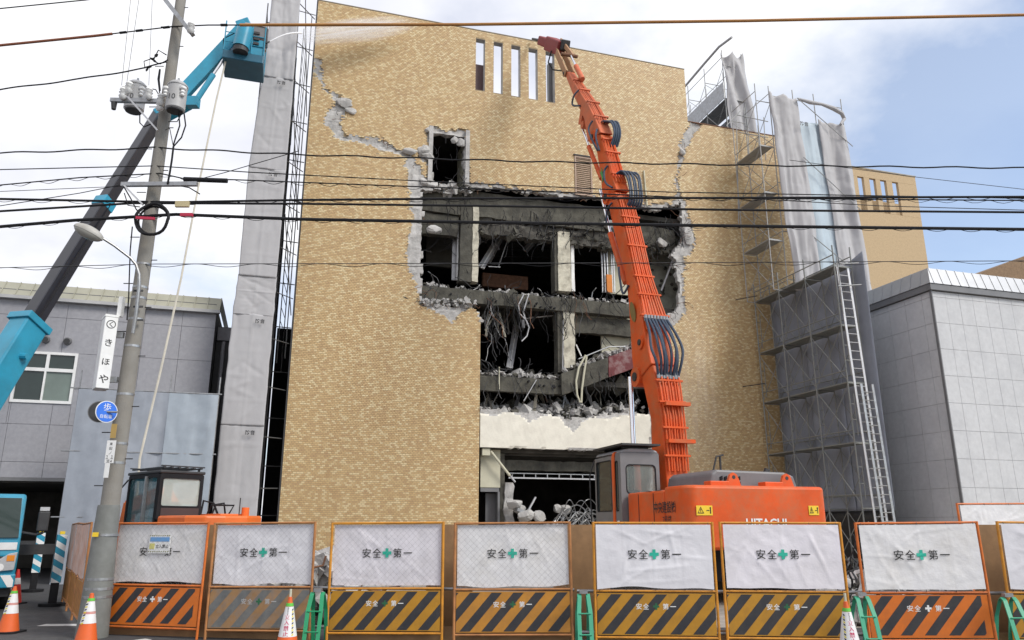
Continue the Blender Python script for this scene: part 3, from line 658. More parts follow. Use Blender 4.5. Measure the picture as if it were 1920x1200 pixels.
# ------------------------------------------------------------------ rubble
def heap(name, label, n, fpos, rlo, rhi, bars=0, mats=(M_conc, M_dconc, M_dark)):
    mb = MB()
    for i in range(n):
        (mb.chunk if random.random() < .95 else mb.rock)(fpos(), random.uniform(rlo, rhi) * (2.1 if random.random() < .08 else 1), (random.uniform(.8, 1.5), random.uniform(.7, 1.2), random.uniform(.5, 1)), mi=random.choice((0, 0, 0, 1)))
    for i in range(bars):
        p = fpos(); mb.tube(wiggle(p, (random.uniform(-1, 1), random.uniform(-.6, .3), random.uniform(0, .9)), random.uniform(.4, 1.3), 1.3, 7, random.random() * 99), random.choice((.01, .014, .022)), 5, mi=2)
    o = mb.build(name, list(mats)); tag(o, label, 'rubble', kind='stuff'); return o
def f2():
    x = random.uniform(7.75, 15.2); y = random.uniform(29.95, 32.5); t = (y - 29.95) / 2.55
    return V(x, y, 6.02 + .25 * t + random.random() * (.22 + .35 * math.exp(-((x - 11.8) / 1.2) ** 2) + .6 * max(0, (x - 13) / 2)) + .35 * math.sin(t * 2.2))
heap('rubble', 'grey rubble and bent bars heaped along the top of the white wall', 620, f2, .06, .2, 70)
heap('rubble', 'thin crust of rubble along the upper broken floor edge', 260, lambda: V(random.uniform(5, 14.8), random.uniform(29.9, 30.7), 11.42 + random.random() * .07), .04, .11, 24)
heap('rubble', 'crust of rubble along the middle broken floor edge', 200, lambda: V(random.uniform(7.7, 11.4), random.uniform(29.95, 30.8), 7.8 + random.random() * .1), .04, .13, 26)
heap('rubble', 'rubble lying on the tilted fallen slab', 120, lambda: (lambda x: V(x, random.uniform(29.8, 30.5), 8.0 + (x - 11.3) * .4 + random.random() * .12))(random.uniform(11.4, 15)), .05, .16, 8)
heap('rubble', 'broken blocks on the ledge below the small torn window', 60, lambda: V(random.uniform(4.95, 7.3), random.uniform(29.72, 30), 15.72 + random.random() * .2), .1, .2, 10)
heap('rubble', 'black sooty rubble hanging below the top floor edge', 150, lambda: V(random.uniform(7, 16.8), random.uniform(30.0, 30.5), 14.0 + random.random() * .55), .06, .2, 50, (M_dconc, M_room, M_black))
heap('rubble', 'crumbled concrete at the break below the left torn opening', 130, lambda: (lambda p: V(p.x, p.y, p.z + random.random() * .3))(onY(random.uniform(790, 893), 575, random.uniform(29.45, 29.85))), .05, .14, 12)
for zf, lb_ in ((11.42, 'grey debris strewn deep across the upper open floor'), (7.82, 'grey debris strewn deep across the middle open floor')):
    heap('rubble', lb_, 240, lambda: (lambda x, y: V(x, y, zf + random.random() * .5 * min(1, (y - 30.5) / 2)))(random.uniform(5.5, 16.5), random.uniform(30.6, 35)), .06, .26, 60, (M_dconc, M_conc, M_steel))
heap('rubble', 'rubble inside the ground floor opening behind the fence', 330, lambda: (lambda x, y: V(x, y, .1 + random.random() * (1.9 - .25 * (x - 8.9)) * min(1, (33 - y) / 2.5 + .15)))(random.uniform(8.9, 13.5), random.uniform(29.2, 33)), .1, .34, 90, (M_conc, M_conc, M_steel))
heap('rubble', 'grey rubble pile seen through the gap in the fence', 380, lambda: (lambda a, d: AD(a, d, random.random() * max(.1, 1.3 - .9 * abs(a + 3.7) ** 1.2)))(random.uniform(-5.2, -2.4), random.uniform(14.6, 16.2)), .09, .32, 20, (M_conc, M_conc, M_rust))
heap('rubble', 'dark cables and rubble behind the fence below the scaffold', 260, lambda: AD(random.uniform(6.2, 9.5), random.uniform(14.5, 17), random.random() * .75), .08, .24, 90, (M_conc, M_dconc, M_dark))
for i, (x, y, Yv, r) in enumerate(((964, 945, 29.6, .26), (986, 966, 29.2, .28), (1012, 968, 29.2, .24), (1045, 955, 30.6, .2), (1060, 955, 30.6, .24), (975, 955, 29.8, .2))):
    o = MB().boulder(onY(x, y, Yv), r * 1.1, (1.1, .9, .9)).build('concrete_block', M_conc)
    tag(o, ('pale broken block at the left foot of the ground floor opening', 'squat pale block in front of the dark ground floor opening', 'low pale block beside the cab of the big excavator side', 'round grey stone on the left deep inside the ground floor', 'round grey stone on the right deep inside the ground floor', 'small grey stone at the foot of the broken column')[i], 'block')
o = MB().bar(onY(968, 955, 29.4), onY(1000, 968, 29.4), .35, .12).build('steel_beam', M_steel); tag(o, 'short grey steel beam lying across the ground floor rubble', 'beam')
o = MB().bar(onY(990, 958, 29.5), onY(1004, 932, 29.5), .1, .06).build('steel_post', M_alu); tag(o, 'thin metal post sticking up from the ground floor rubble', 'post')
mb = MB()
for i in range(22):
    x0 = random.uniform(1025, 1100); sp = random.uniform(25, 75); hh = random.uniform(8, 52); yy = 28.5 + random.random(); ph = random.uniform(.7, 1.3)
    pts = [onY(x0 + sp * k / 7, 985 - hh * math.sin(k / 7 * math.pi) ** ph, yy + .25 * math.sin(k + i)) for k in range(8)]
    mb.tube(smooth_pts(pts, 3), random.choice((.01, .014, .02, .03)), 5)
tag(mb.build('cable_tangle', M_steel), 'tangle of grey cables beside the big excavator cab', 'cables', kind='stuff')

# ------------------------------------------------------------------ clad buildings on both sides
def seam_panels(parent, x0, x1, z0, z1, fn, pw, ph, m, mj, skip=None, name='panel', off=0.):
    """cladding panels with recessed joints; fn(u, v, out) -> world"""
    MBk = MB().add([fn(x0, z0, -.02), fn(x1, z0, -.02), fn(x1, z1, -.02), fn(x0, z1, -.02)], [(0, 1, 2, 3)])
    MBk.build('backing', mj, parent)
    z = z0
    while z < z1 - .02:
        zt = min(z + ph, z1); x = x0 - off
        while x < x1 - .02:
            xa, xb = max(x, x0), min(x + pw, x1)
            for (a, b, c, d) in (skip(xa, xb, z, zt) if skip else [(xa, xb, z, zt)]):
                if b - a > .03 and d - c > .03:
                    j = .006; q = []
                    for o_ in (-.02, random.uniform(-.002, .002)):
                        q += [fn(a + j, c + j, o_), fn(b - j, c + j, o_), fn(b - j, d - j, o_), fn(a + j, d - j, o_)]
                    MB().add(q, [(4, 5, 6, 7), (0, 1, 5, 4), (1, 2, 6, 5), (2, 3, 7, 6), (3, 0, 4, 7)]).build(name, m, parent)
            x += pw
        z += ph
M_lclad = mat('grey_cladding', (.32, .32, .345), .8, var=.1, scale=7, bump=.2, bscale=70, dirt=(.26, .26, .28), dscale=.5, damt=.6)
M_joint = mat('dark_joint', (.13, .13, .14), .9)
M_roofm = mat('khaki_metal_roof', (.36, .35, .275), .55, .2, var=.08, scale=2)
LB = tag(empty('clad_building', (-8, 30, 0)), 'low grey panelled building with a khaki metal roof edge on the left', 'building')
LX0, LX1, LZ = -24, -2.6, 9.62
wx0, wx1, wz0, wz1 = -8.95, -7.05, 5.86, 7.68
def lskip(a, b, c, d):
    out = []
    for (hx0, hx1, hz0, hz1) in ((wx0, wx1, wz0, wz1), (-20, -6.55, 0, 3.2)):
        if a < hx1 and b > hx0 and c < hz1 and d > hz0:
            q = [(a, min(b, hx0), c, d), (max(a, hx1), b, c, d), (max(a, hx0), min(b, hx1), c, min(d, hz0)), (max(a, hx0), min(b, hx1), max(c, hz1), d)]
            return [k for k in q if k[1] - k[0] > .03 and k[3] - k[2] > .03]
    return [(a, b, c, d)]
# solid body with the opening for the garage
lm = MB(); lm.box(LX0, LX1 - .03, 30.06, 40, 3.2, LZ + .3); lm.box(-6.55, LX1 - .03, 30.06, 40, 0, 3.19); lm.box(LX0, -20, 30.06, 40, 0, 3.19); lm.build('body', M_joint, LB)
lm = MB(); lm.box(-19.9, -6.6, 38.5, 38.8, 0, 3.195); lm.build('garage_rear_wall', M_room, LB)
lm = MB(); lm.box(-19.9, -6.6, 30.1, 38.4, 3.15, 3.195); lm.build('garage_ceiling', M_room, LB)
seam_panels(LB, LX0, LX1, 0, LZ, lambda u, v, o_: V(u, 30 - o_, v), 1.28, 1.28, M_lclad, M_joint, lskip, off=.25)
# the backing must not close the garage opening
for ch in LB.children:
    if ch.name.startswith('backing'):
        bpy.data.objects.remove(ch); break
lm = MB(); lm.box(-19.95, -6.55, 29.93, 30.02, 3.2, 3.32); lm.build('lintel_trim', M_grey, LB)
seam = MB().add([(LX0, 29.85, LZ + .02), (LX1 + .12, 29.85, LZ + .02), (LX1 + .12, 30.35, LZ + .62), (LX0, 30.35, LZ + .62), (LX1 + .12, 40, LZ + .02), (LX1 + .12, 40, LZ + .62)], [(0, 1, 2, 3), (1, 4, 5, 2)])
rf = seam.build('roof_edge', M_roofm, LB)
for i in range(46):
    x = LX1 + .1 - i * .455
    MB().bar((x, 29.84, LZ + .02), (x, 30.34, LZ + .63), .03, .035, up=(0, -1, 1)).build('roof_rib', M_roofm, rf)
MB().box(LX0, LX1 + .13, 29.8, 29.99, LZ - .1, LZ + .018).build('gutter', mat('pale_trim', (.42, .42, .42), .6), LB)
WN = MB()
for b_ in ((wx0, wx0 + .09, wz0, wz1), (wx1 - .09, wx1, wz0, wz1), (wx0 + .09, wx1 - .09, wz0, wz0 + .1), (wx0 + .09, wx1 - .09, wz1 - .09, wz1), (wx0 + .09, wx1 - .09, 6.98, 7.1), (-8.03, -7.93, 7.1, wz1 - .09), (-8.03, -7.97, wz0 + .1, 6.98)): WN.box(b_[0], b_[1], 29.96, 30.03, b_[2], b_[3])
wn = WN.build('window', M_white, LB)
for i, b_ in enumerate(((wx0 + .09, -8.03, 7.1, wz1 - .09), (-7.93, wx1 - .09, 7.1, wz1 - .09), (wx0 + .09, -8.03, wz0 + .1, 6.98), (-7.97, wx1 - .09, wz0 + .1, 6.98))):
    pn = MB().box(b_[0], b_[1], 30.02, 30.035, b_[2], b_[3]).build('pane', M_glass if i != 3 else mat('frosted_glass', (.16, .2, .18), .35), wn)
for x, y in ((85, 636), (126, 639)):
    p = onY(x, y, 29.9); v = MB().cyl((p.x, 29.86, p.z), (p.x, 30.0, p.z), .12, .14, 14).build('vent_cap', M_grey, LB)
    MB().cyl((p.x, 29.84, p.z - .02), (p.x, 29.87, p.z - .02), .1, .1, 12).build('vent_mouth', M_dark, v)
# recessed wing with a downpipe at its right end
MB().box(LX1 + .0, LX1 + .55, 31.2, 40, 0, 8.75).build('recess_wall', M_dark, LB); MB().box(LX1 + .02, LX1 + .6, 31.1, 33, 8.76, 9.3).build('wing_roof', M_lclad, LB)
MB().cyl((LX1 + .28, 31.1, 3), (LX1 + .28, 31.1, 8.7), .075).build('downpipe', M_lclad, LB)

M_rclad = mat('pale_stone_panels', (.52, .525, .535), .6, var=.07, scale=6, bump=.18, bscale=60, dirt=(.40, .405, .42), dscale=.7, damt=.7)
M_rjoint = mat('pale_joint', (.34, .34, .35), .9)
RBD = tag(empty('stone_clad_building', (26, 24, 0)), 'pale grey stone panelled building with sloped ribbed metal eaves on the right', 'building')
RX, RY, RZ = 23.5, 21.95, 10.45
MB().box(RX + .05, 42, RY + .05, 36, 0, RZ + .2).build('body', M_rjoint, RBD)
seam_panels(RBD, RX, RX + 12, 0, RZ - .02, lambda u, v, o_: V(u, RY - o_, v), .66, 1.02, M_rclad, M_rjoint)
seam_panels(RBD, RY, RY + 9, 0, RZ - .02, lambda u, v, o_: V(RX - o_, RY + RY + 9 - u, v), .85, 1.02, M_rclad, M_rjoint)
MB().box(RX - .05, RX - .005, RY - .05, RY + .06, 0, RZ).build('corner_trim', M_grey, RBD)
M_eave = mat('ribbed_grey_metal', (.36, .37, .385), .45, .4, var=.07, scale=2)
ev = MB(); z0, z1, ins = RZ + .25, RZ + .95, .12
ev.add([(RX - .15, RY - .15, z0), (RX + 13, RY - .15, z0), (RX + 13, RY + ins, z1), (RX + ins, RY + ins, z1)], [(0, 1, 2, 3)])
ev.add([(RX - .15, RY + 11, z0), (RX - .15, RY - .15, z0), (RX + ins, RY + ins, z1), (RX + ins, RY + 11, z1)], [(0, 1, 2, 3)])
ev.add([(RX + ins, RY + ins, z1), (RX + 13, RY + ins, z1), (RX + 13, RY + 11, z1), (RX + ins, RY + 11, z1)], [(0, 1, 2, 3)])
evo = ev.build('eaves', M_eave, RBD)
fa = MB(); fa.box(RX - .12, RX + 13, RY - .12, RY + .04, RZ, RZ + .245); fa.box(RX - .12, RX + .04, RY + .045, RY + 11, RZ, RZ + .245); fa.build('fascia', M_grey, RBD)
for i in range(28): x = RX + .05 + i * .43; MB().bar((x, RY - .15, z0), (x + .1, RY + ins, z1), .03, .04, up=(0, -1, .5)).build('rib', M_eave, evo)
for i in range(14): y = RY + .35 + i * .5; MB().bar((RX - .15, y, z0), (RX + ins, y + .1, z1), .03, .04, up=(-1, 0, .5)).build('rib', M_eave, evo)
MB().box(RX + 3.6, RX + 4.6, RY - .25, RY - .03, 2.0, 2.5).build('wall_unit', M_grey, RBD)

# distant brick tower with four slits, and a brick roof behind
TW = tag(empty('brick_tower', (46, 46, 0)), 'distant tan brick tower with four narrow slits beside the grey tarpaulins', 'building')
tx0, tx1, tz = 42.2, 49.35, 29.9
M_far = mat('far_brick', (.46, .34, .2), .8, var=.16, scale=14, bump=.2, bscale=20, dirt=(.36, .26, .15), dscale=5, damt=.6)
ts = [onY(x, 375, 46).x for x in (1613, 1635, 1655, 1677)]
mb = MB(); prev = tx0
for s in ts + [None]:
    nxt = s if s is not None else tx1
    mb.box(prev, nxt, 46, 46.25, 26.2, tz - .75)
    if s is not None: prev = s + .62
mb.box(tx0, tx1, 46, 46.25, 8, 26.19); mb.box(tx0, tx1, 46, 46.25, tz - .74, tz); mb.build('wall', M_far, TW)
MB().box(tx0 - .05, tx1 + .05, 45.95, 46.3, tz + .003, tz + .09).build('coping', M_cope, TW)
mb = MB(); mb.box(tx0 + 1, tx1 + 1.5, 48, 49, 8, 28.3); mb.build('rear_wall', M_far, TW)
o = MB(); p0, p1 = onY(1832, 514, 60), onY(1990, 455, 60)
o.add([(p0.x, 60, 0), (p0.x + 40, 60, 0), (p0.x + 40, 60, p1.z + 6), (p1.x, 60, p1.z), (p0.x, 60, p0.z), (p0.x, 75, 0), (p0.x + 40, 75, 0), (p0.x + 40, 75, p1.z + 6), (p1.x, 75, p1.z), (p0.x, 75, p0.z)], [(0, 1, 2, 3, 4), (9, 8, 7, 6, 5), (4, 3, 8, 9), (3, 2, 7, 8), (0, 4, 9, 5)])
o = o.build('brown_brick_hall', mat('brown_brick_far', (.2, .13, .075), .85, var=.2, scale=5)); tag(o, 'dark brown brick hall with a sloping roof at the right edge', 'building')

# ------------------------------------------------------------------ sheets and scaffolds
def cloth(p00, p10, p01, p11, nu, nv, amp, seed, nrm, folds=3., sagv=0., pleat=0., edge=0., top=0.):
    """hanging sheet between four corners, with vertical folds and creases"""
    p00, p10, p01, p11, nrm = map(Vector, (p00, p10, p01, p11, nrm)); mb = MB(); rr = random.Random(seed); wid, hei = (p10 - p00).length, (p01 - p00).length
    cre = [(rr.uniform(0, wid), rr.uniform(0, hei), rr.uniform(-.9, .9) + (1.57 if rr.random() < .4 else 0), rr.uniform(.3, .9), rr.uniform(.008, .026) * rr.choice((-1, 1))) for _ in range(int(wid * hei * 1.0) + 3)]
    def f(u, v):
        p = p00.lerp(p10, u).lerp(p01.lerp(p11, u), v)
        fo = nz(u * folds + seed, v * 1.1, seed) + .45 * nz(u * folds * 2.7, v * 3.5, seed + 5) + .22 * nz(u * 9, v * 14, seed + 9)
        e = min(1, 6 * min(u, 1 - u) + .25); X_, Z_ = u * wid, v * hei
        for (cx_, cz_, an, ln, k_) in cre:
            dx_, dz_ = X_ - cx_, Z_ - cz_; t = dx_ * math.cos(an) + dz_ * math.sin(an); q = -dx_ * math.sin(an) + dz_ * math.cos(an)
            if abs(t) < ln: fo += k_ * math.exp(-(q / .07) ** 2) * (1 - (t / ln) ** 2) / amp
        for k_ in range(1, int(hei / .9) + 1): fo += .012 * math.exp(-((Z_ - k_ * .9) / .03) ** 2) / amp
        fo += (.012 * math.exp(-((u - .5) * wid / .03) ** 2)) / amp
        if pleat: fo += pleat / amp * (.8 * math.sin(2 * math.pi * (u * 1.3 + .7 * nz(v * 1.3, seed) + .25 * v)) + .5 * nz(u * 4 + v * 1.5, v * 2.2, seed + 11) + .35 * nz(u * 7 - v * 3, v * 5, seed + 13))
        ev = (p10 - p00).normalized() * (edge * (u - .5) * 2 * (nz(v * 3.2, seed + 7) + .5 * nz(v * 8, seed + 3)))
        return p + ev + nrm * (amp * fo * e) - Vector((0, 0, top * abs(math.sin(u * math.pi * 2)) * v ** 6 + sagv * nz(u * 3, seed) * (1 - v) ** 6))
    return mb.grid(nu, nv, f)
def tarp(name, m, label, *a, parent=None, cat='tarpaulin', group=None, **k):
    o = cloth(*a, **k).build(name, m, parent, smooth=True)
    so = o.modifiers.new('thickness', 'SOLIDIFY'); so.thickness = .012
    if parent is None: tag(o, label, cat, group)
    return o
def scaffold(name, label, xs_, ys_, zs_, decks=(), braces=True, deckx=None, loc=None, group=None, M_scaf=M_scaf, k=1.):
    S = tag(empty(name, loc or ((xs_[0] + xs_[-1]) / 2, ys_[0], 0)), label, 'scaffold', group)
    for x in xs_:
        for y in ys_:
            MB().cyl((x, y, zs_[0]), (x, y, zs_[-1] + .9), .024 * k, n=7).build('standard', M_scaf, S)
    for z in zs_:
        for y in ys_: MB().cyl((xs_[0], y, z), (xs_[-1], y, z), .021 * k, n=6).build('transom', M_scaf, S)
        for x in xs_: MB().cyl((x, ys_[0], z + .5), (x, ys_[-1], z + .5), .019 * k, n=6).build('ledger', M_scaf, S)
    if braces:
        for za, zb in zip(zs_[:-1], zs_[1:]):
            for ya, yb_ in zip(ys_[:-1], ys_[1:]):
                for x in (xs_[0], xs_[-1]):
                    MB().cyl((x - .02, ya, za + .1), (x - .02, yb_, zb - .1), .014 * k, n=5).build('brace', M_scaf, S); MB().cyl((x + .02, yb_, za + .1), (x + .02, ya, zb - .1), .014 * k, n=5).build('brace', M_scaf, S)
    for z in decks:
        for ya, yb_ in zip(ys_[:-1], ys_[1:]):
            xa, xb = deckx or (xs_[0] + .03, xs_[-1] - .03); half = (xb - xa) / 2
            for q_ in range(2):
                MB().box(xa + q_ * half + .01, xa + (q_ + 1) * half - .01, min(ya, yb_) + .02, max(ya, yb_) - .02, z + .03, z + .075).build('deck_board', M_scaf, S)
    return S

M_tubem = mat('grey_green_scaffold_tube', (.25, .265, .255), .6, .25, var=.3, scale=6, dirt=(.15, .11, .08), dscale=6, damt=.6); M_tubed = mat('shaded_scaffold_tube', (.10, .10, .10), .6, .3, var=.3, scale=6)
# left scaffold tower along the brick building, fronted by grey sheets
LS = scaffold('scaffold', 'tall scaffold between the grey sheets and the left edge of the brick building', (-1.75, -.52), (28.62, 30.4, 32.2, 34, 35.8), [1.8 * k for k in range(13)], [1.8 * k for k in range(1, 12)], M_scaf=M_tubed)  # tubes beside this gap coloured darker to stand in for its shade
for z in np.arange(1.2, 23, 1.8):
    MB().cyl((-.52, 28.65, z), (XL - .1, 29.6, z + .05), .02, n=6).build('wall_tie', M_tubed, LS)
    MB().cyl((-.52, 30.4, z + .9), (XL - .07, 30.5, z + .9), .02, n=6).build('wall_tie', M_tubed, LS)
for x, y in ((-.28, 31.2), (-.1, 33.2), (.02, 30.2)):
    MB().cyl((x, y, 8), (x, y, 23.4), .022, n=6).build('standard', M_scaf, LS)
for k in range(26):
    z = 9.2 + k * .56; MB().cyl((-.28, 31.2, z), (-.1, 33.2, z + .05), .014, n=5).build('rung', M_scaf, LS)
for (za, zb, x0) in ((13, 18.5, -.45), (18, 23.3, -.3), (9.5, 13.5, -.4)):
    MB().cyl((x0, 29, zb), (XL - .12, 29.3, za), .02, n=6).build('wall_tie', M_tubed, LS)
o = MB().box(-.42, XL + .012, 35.9, 36.2, 0, 10.6); o = o.build('gap_shade_sheet', M_black); tag(o, 'black sheet added to darken the gap left of the brick building', 'sheet')  # added black surface stands in for the shade deep in the gap
o = MB().box(-.47, -.45, 28.7, 35.6, 0, 14.8).build('inner_shade_sheet', M_black); tag(o, 'black sheet added inside the left scaffold to darken the gap', 'netting')  # added black surface, puts shade along the inner side of the gap
segs = [(0, 5.2), (5.15, 9.25), (9.2, 10.72), (10.68, 15.1), (15.05, 19.1), (19.05, 23.3)]
labs = ['lowest grey sheet of the left scaffold, standing behind the small excavator', 'second grey sheet up on the left scaffold, level with the left building window', 'short grey sheet on the left scaffold level with the khaki roof edge', 'grey sheet on the left scaffold crossed by the thick overhead cables', 'long grey sheet on the left scaffold below the lift platform', 'crumpled topmost grey sheet of the left scaffold behind the water jet']
for i, ((za, zb), lb) in enumerate(zip(segs, labs)):
    xa = lambda z: -1.93 + .06 * math.sin(z * .7) + (.3 * max(0, (z - 10) / 13)); last = i == 5
    o = tarp('grey_sheet', M_tarp, lb, (xa(za), 28.5 - .02 * (i % 2), za), (-.5, 28.5 - .02 * (i % 2), za), (xa(zb) + (.05 if last else 0), 28.5, zb), (-.5, 28.5, zb), 26, 60, .10 if last else .03, i * 3.1, (0, -1, 0), group='grey sheets on the left scaffold', folds=2.5, edge=.035, top=.03)
    p = onY((455, 470, 490, 492, 527, 545)[i], 0, 28.3)
    if i != 2:
        mk = MB(); write(mk, '防音', (-.95, 28.36, zb - .3), (1, 0, 0), (0, 0, 1), width=.32, fat=.02); mk.build('marking', M_dark, o)

# blue-grey sheet hoarding in front of the left building
HB = tag(empty('sheet_hoarding', (-4.5, 27.6, 0)), 'blue grey sheets on a pipe frame between the street pole and the left scaffold', 'hoarding')
hx = [-6.33, -4.75, -3.6, -2.05]; hz = 6.08
for i in range(3):
    cloth((hx[i], 27.6, 0), (hx[i + 1], 27.6, 0), (hx[i], 27.6, hz - .03), (hx[i + 1], 27.6, hz - .03), 18, 40, .09, 40 + i * 3, (0, -1, 0), folds=1.5).build('sheet', mat('hoarding_sheet', (.30, .325, .37), .7, var=.08, dirt=(.24, .26, .30), damt=.5) if i < 2 else mat('light_blue_grey_sheet', (.33, .375, .425), .65, var=.08, dirt=(.26, .30, .345), damt=.5), HB, smooth=True)
for x in hx: MB().cyl((x, 27.66, 0), (x, 27.66, hz + (.6 if x != hx[1] else 1.1)), .024, n=7).build('post', M_steel, HB)
for z in (hz, 4.05, 2): MB().cyl((hx[0] - .25, 27.62, z), (hx[-1] + .1, 27.62, z), .024, n=7).build('rail', M_steel, HB)

# right scaffold in front of the stone clad building, sheeted in dark blue grey
lev = [2.35, 4.72, 7.02, 9.3, 11.75]
RS = scaffold('scaffold', 'steel scaffold bays with four decks in front of the dark blue sheets', (20.75, 21.6), (29.2, 27.4, 25.6, 23.8), [0] + lev, lev[1:], loc=(21.2, 26.5, 0), k=1.2, M_scaf=M_tubem)
for y0_ in (29.2, 27.4, 25.6, 23.8):
    for z0_ in [0] + lev[:-1]:
        for zz in (.9, 1.5): MB().cyl((20.75, y0_, z0_ + zz), (20.95, y0_, z0_ + zz), .016, n=5).build('frame_rung', M_tubem, RS)
        MB().cyl((20.95, y0_, z0_ + .3), (20.95, y0_, z0_ + 1.9), .018, n=5).build('frame_post', M_tubem, RS)
for (z, y0) in ((7.9, 29.2), (12.0, 29.2)):
    MB().cyl((20.7, 28.9, z), (19.9, 29.45, z - .1), .02, n=6).build('wall_tie', M_dark, RS)
for i, (ya, yb_, lb) in enumerate(((29.45, 27.3, 'dark blue sheet of the right scaffold nearest the brick wall'), (27.32, 25.3, 'middle dark blue sheet of the right scaffold'), (25.32, 23.35, 'dark blue sheet of the right scaffold behind the ladder'))):
    tarp('blue_sheet', M_bsheet, lb, (21.8 - .03 * (i % 2), ya, 2.3), (21.8 - .03 * (i % 2), yb_, 2.3), (21.8, ya, 12.3 - .2 * i), (21.8, yb_, 12.35), 20, 60, .06, 60 + i, (-1, 0, 0), group='dark blue sheets on the right scaffold', folds=2)
tarp('blue_sheet', M_dark, 'black sheet standing in for the dark gap under the right scaffold behind the fence', (21.85, 29.4, 0), (21.85, 23.4, 0), (21.85, 29.4, 2.28), (21.85, 23.4, 2.28), 20, 8, .04, 71, (-1, 0, 0))  # black colour stands in for the shade below the lowest lift
# upper lifts wrapped in grey sheets
US = scaffold('scaffold', 'upper scaffold lifts behind the hanging grey tarpaulins on the right', (20.35, 21.1), (29.2, 27.2), [11.76, 14.1, 16.4, 18.75, 21.1], [14.1, 16.4, 18.75], loc=(20.7, 28, 11.76))
for x in (22.4, 23.6, 25.2):
    MB().cyl((x, 27.15, 11.8), (x, 27.15, 22), .024, n=7).build('standard', M_scaf, US)
for z in (12.3, 14.6, 17, 19.4, 21.5):
    MB().cyl((21.1, 27.2, z), (25.2, 27.15, z), .022, n=6).build('ledger', M_scaf, US)
for za, zb in ((21.4, 19.3), (18.3, 16.0), (14.4, 12.4)):
    MB().cyl((22.4, 26.85, za), (25.3, 26.85, zb), .022, n=6).build('brace', M_scaf, US)
tarp('grey_sheet', M_tarp, 'left tall grey tarpaulin hanging on the upper right scaffold', (21.25, 26.95, 11.75), (22.75, 26.85, 11.85), (20.92, 27, 21.6), (22.5, 27, 21.5), 30, 90, .14, 81, (0, -1, 0), group='grey tarpaulins on the upper right scaffold', folds=3.2, pleat=.13, edge=.12, top=.15, sagv=.3)
tarp('grey_sheet', M_tarp, 'right grey tarpaulin of the upper right scaffold beside the brick tower', (23.9, 26.95, 11.6), (25.4, 26.9, 11.9), (23.55, 27, 20.55), (25.1, 27, 20.5), 30, 90, .12, 85, (0, -1, 0), group='grey tarpaulins on the upper right scaffold', folds=3., pleat=.12, edge=.1, top=.12, sagv=.3)
tarp('pale_sheet', M_psheet, 'pale blue sheet hanging between the two tall grey tarpaulins', (22.6, 27.06, 11.8), (24.0, 27.06, 11.7), (22.35, 27.08, 20.2), (23.7, 27.08, 20.4), 20, 60, .07, 88, (0, -1, 0), pleat=.03, edge=.06)
o = MB().tube([V(22.5, 26.9, 21.4), V(23.1, 26.8, 21.25), V(23.8, 26.85, 21.3), V(24.4, 26.8, 21.15), V(24.9, 26.85, 21.0), V(25.05, 26.9, 20.75), V(24.7, 26.8, 20.35)], [.05, .10, .07, .11, .10, .09, .06], 9).build('rolled_sheet', M_tarp, smooth=True); tag(o, 'rolled pale sheet sagging along the top of the upper right scaffold', 'sheet')
mk = MB(); write(mk, '防音', onY(1508, 232, 26.75), (1, 0, 0), (0, 0, 1), width=.45, fat=.02); 
for o in list(COL.objects):
    if o.get('label', '').startswith('pale blue sheet hanging'): mk.build('marking', M_dark, o)
# scaffold behind the lower right roof line
BS = scaffold('scaffold', 'scaffold bays rising behind the lower right brick wall', (21.3, 22.5), (31, 32.8, 34.6, 36.4, 38.2), [19.2, 21.4, 23.6, 25.6], [23.55], loc=(22, 31, 19))
o = MB().box(21.25, 21.28, 31, 38, 23.62, 24.6).build('side_board', M_steel, BS)
tarp('grey_sheet', M_tarp, 'narrow grey tarpaulin hanging on the scaffold top beside the brick parapet', (21.6, 30.9, 19.4), (23.2, 30.9, 19.4), (21.2, 30.95, 26.4), (22.6, 30.95, 26.6), 26, 70, .16, 93, (0, -1, 0), group='grey tarpaulins on the upper right scaffold', folds=2.5, pleat=.15, edge=.12, top=.3)
tarp('blue_sheet', M_bsheet, 'dark sheet inside the scaffold beside the brick parapet', (22.55, 31, 19.3), (22.55, 38, 19.3), (22.55, 31, 23.5), (22.55, 38, 23.5), 20, 20, .06, 95, (-1, 0, 0))
o = MB().tube([onX(1281, 166, 21.2), onX(1320, 120, 21.2), onX(1348, 88, 21.2), onX(1372, 70, 21.2)], .065, 8).build('rolled_sheet', M_tarp); tag(o, 'rolled grey sheet tied along the slanting scaffold rail at the top', 'sheet')
# guard frames on the wall top
o = MB()
GF = tag(empty('guard_frame', (21.5, 29.3, 18)), 'thin steel guard frame standing on the lower right brick wall', 'frame')
for x, y0, y1 in ((1381, 225, 420), (1401, 222, 300), (1421, 235, 300), (1432, 220, 300)): MB().cyl(onY(x, y0, 29.2), onY(x + 4, y1, 29.2), .024, n=6).build('post', M_scaf, GF)
for (xa, ya, xb, yb_) in ((1380, 215, 1440, 228), (1385, 248, 1440, 258), (1362, 236, 1388, 208)): MB().cyl(onY(xa, ya, 29.15), onY(xb, yb_, 29.15), .024, n=6).build('rail', M_scaf, GF)
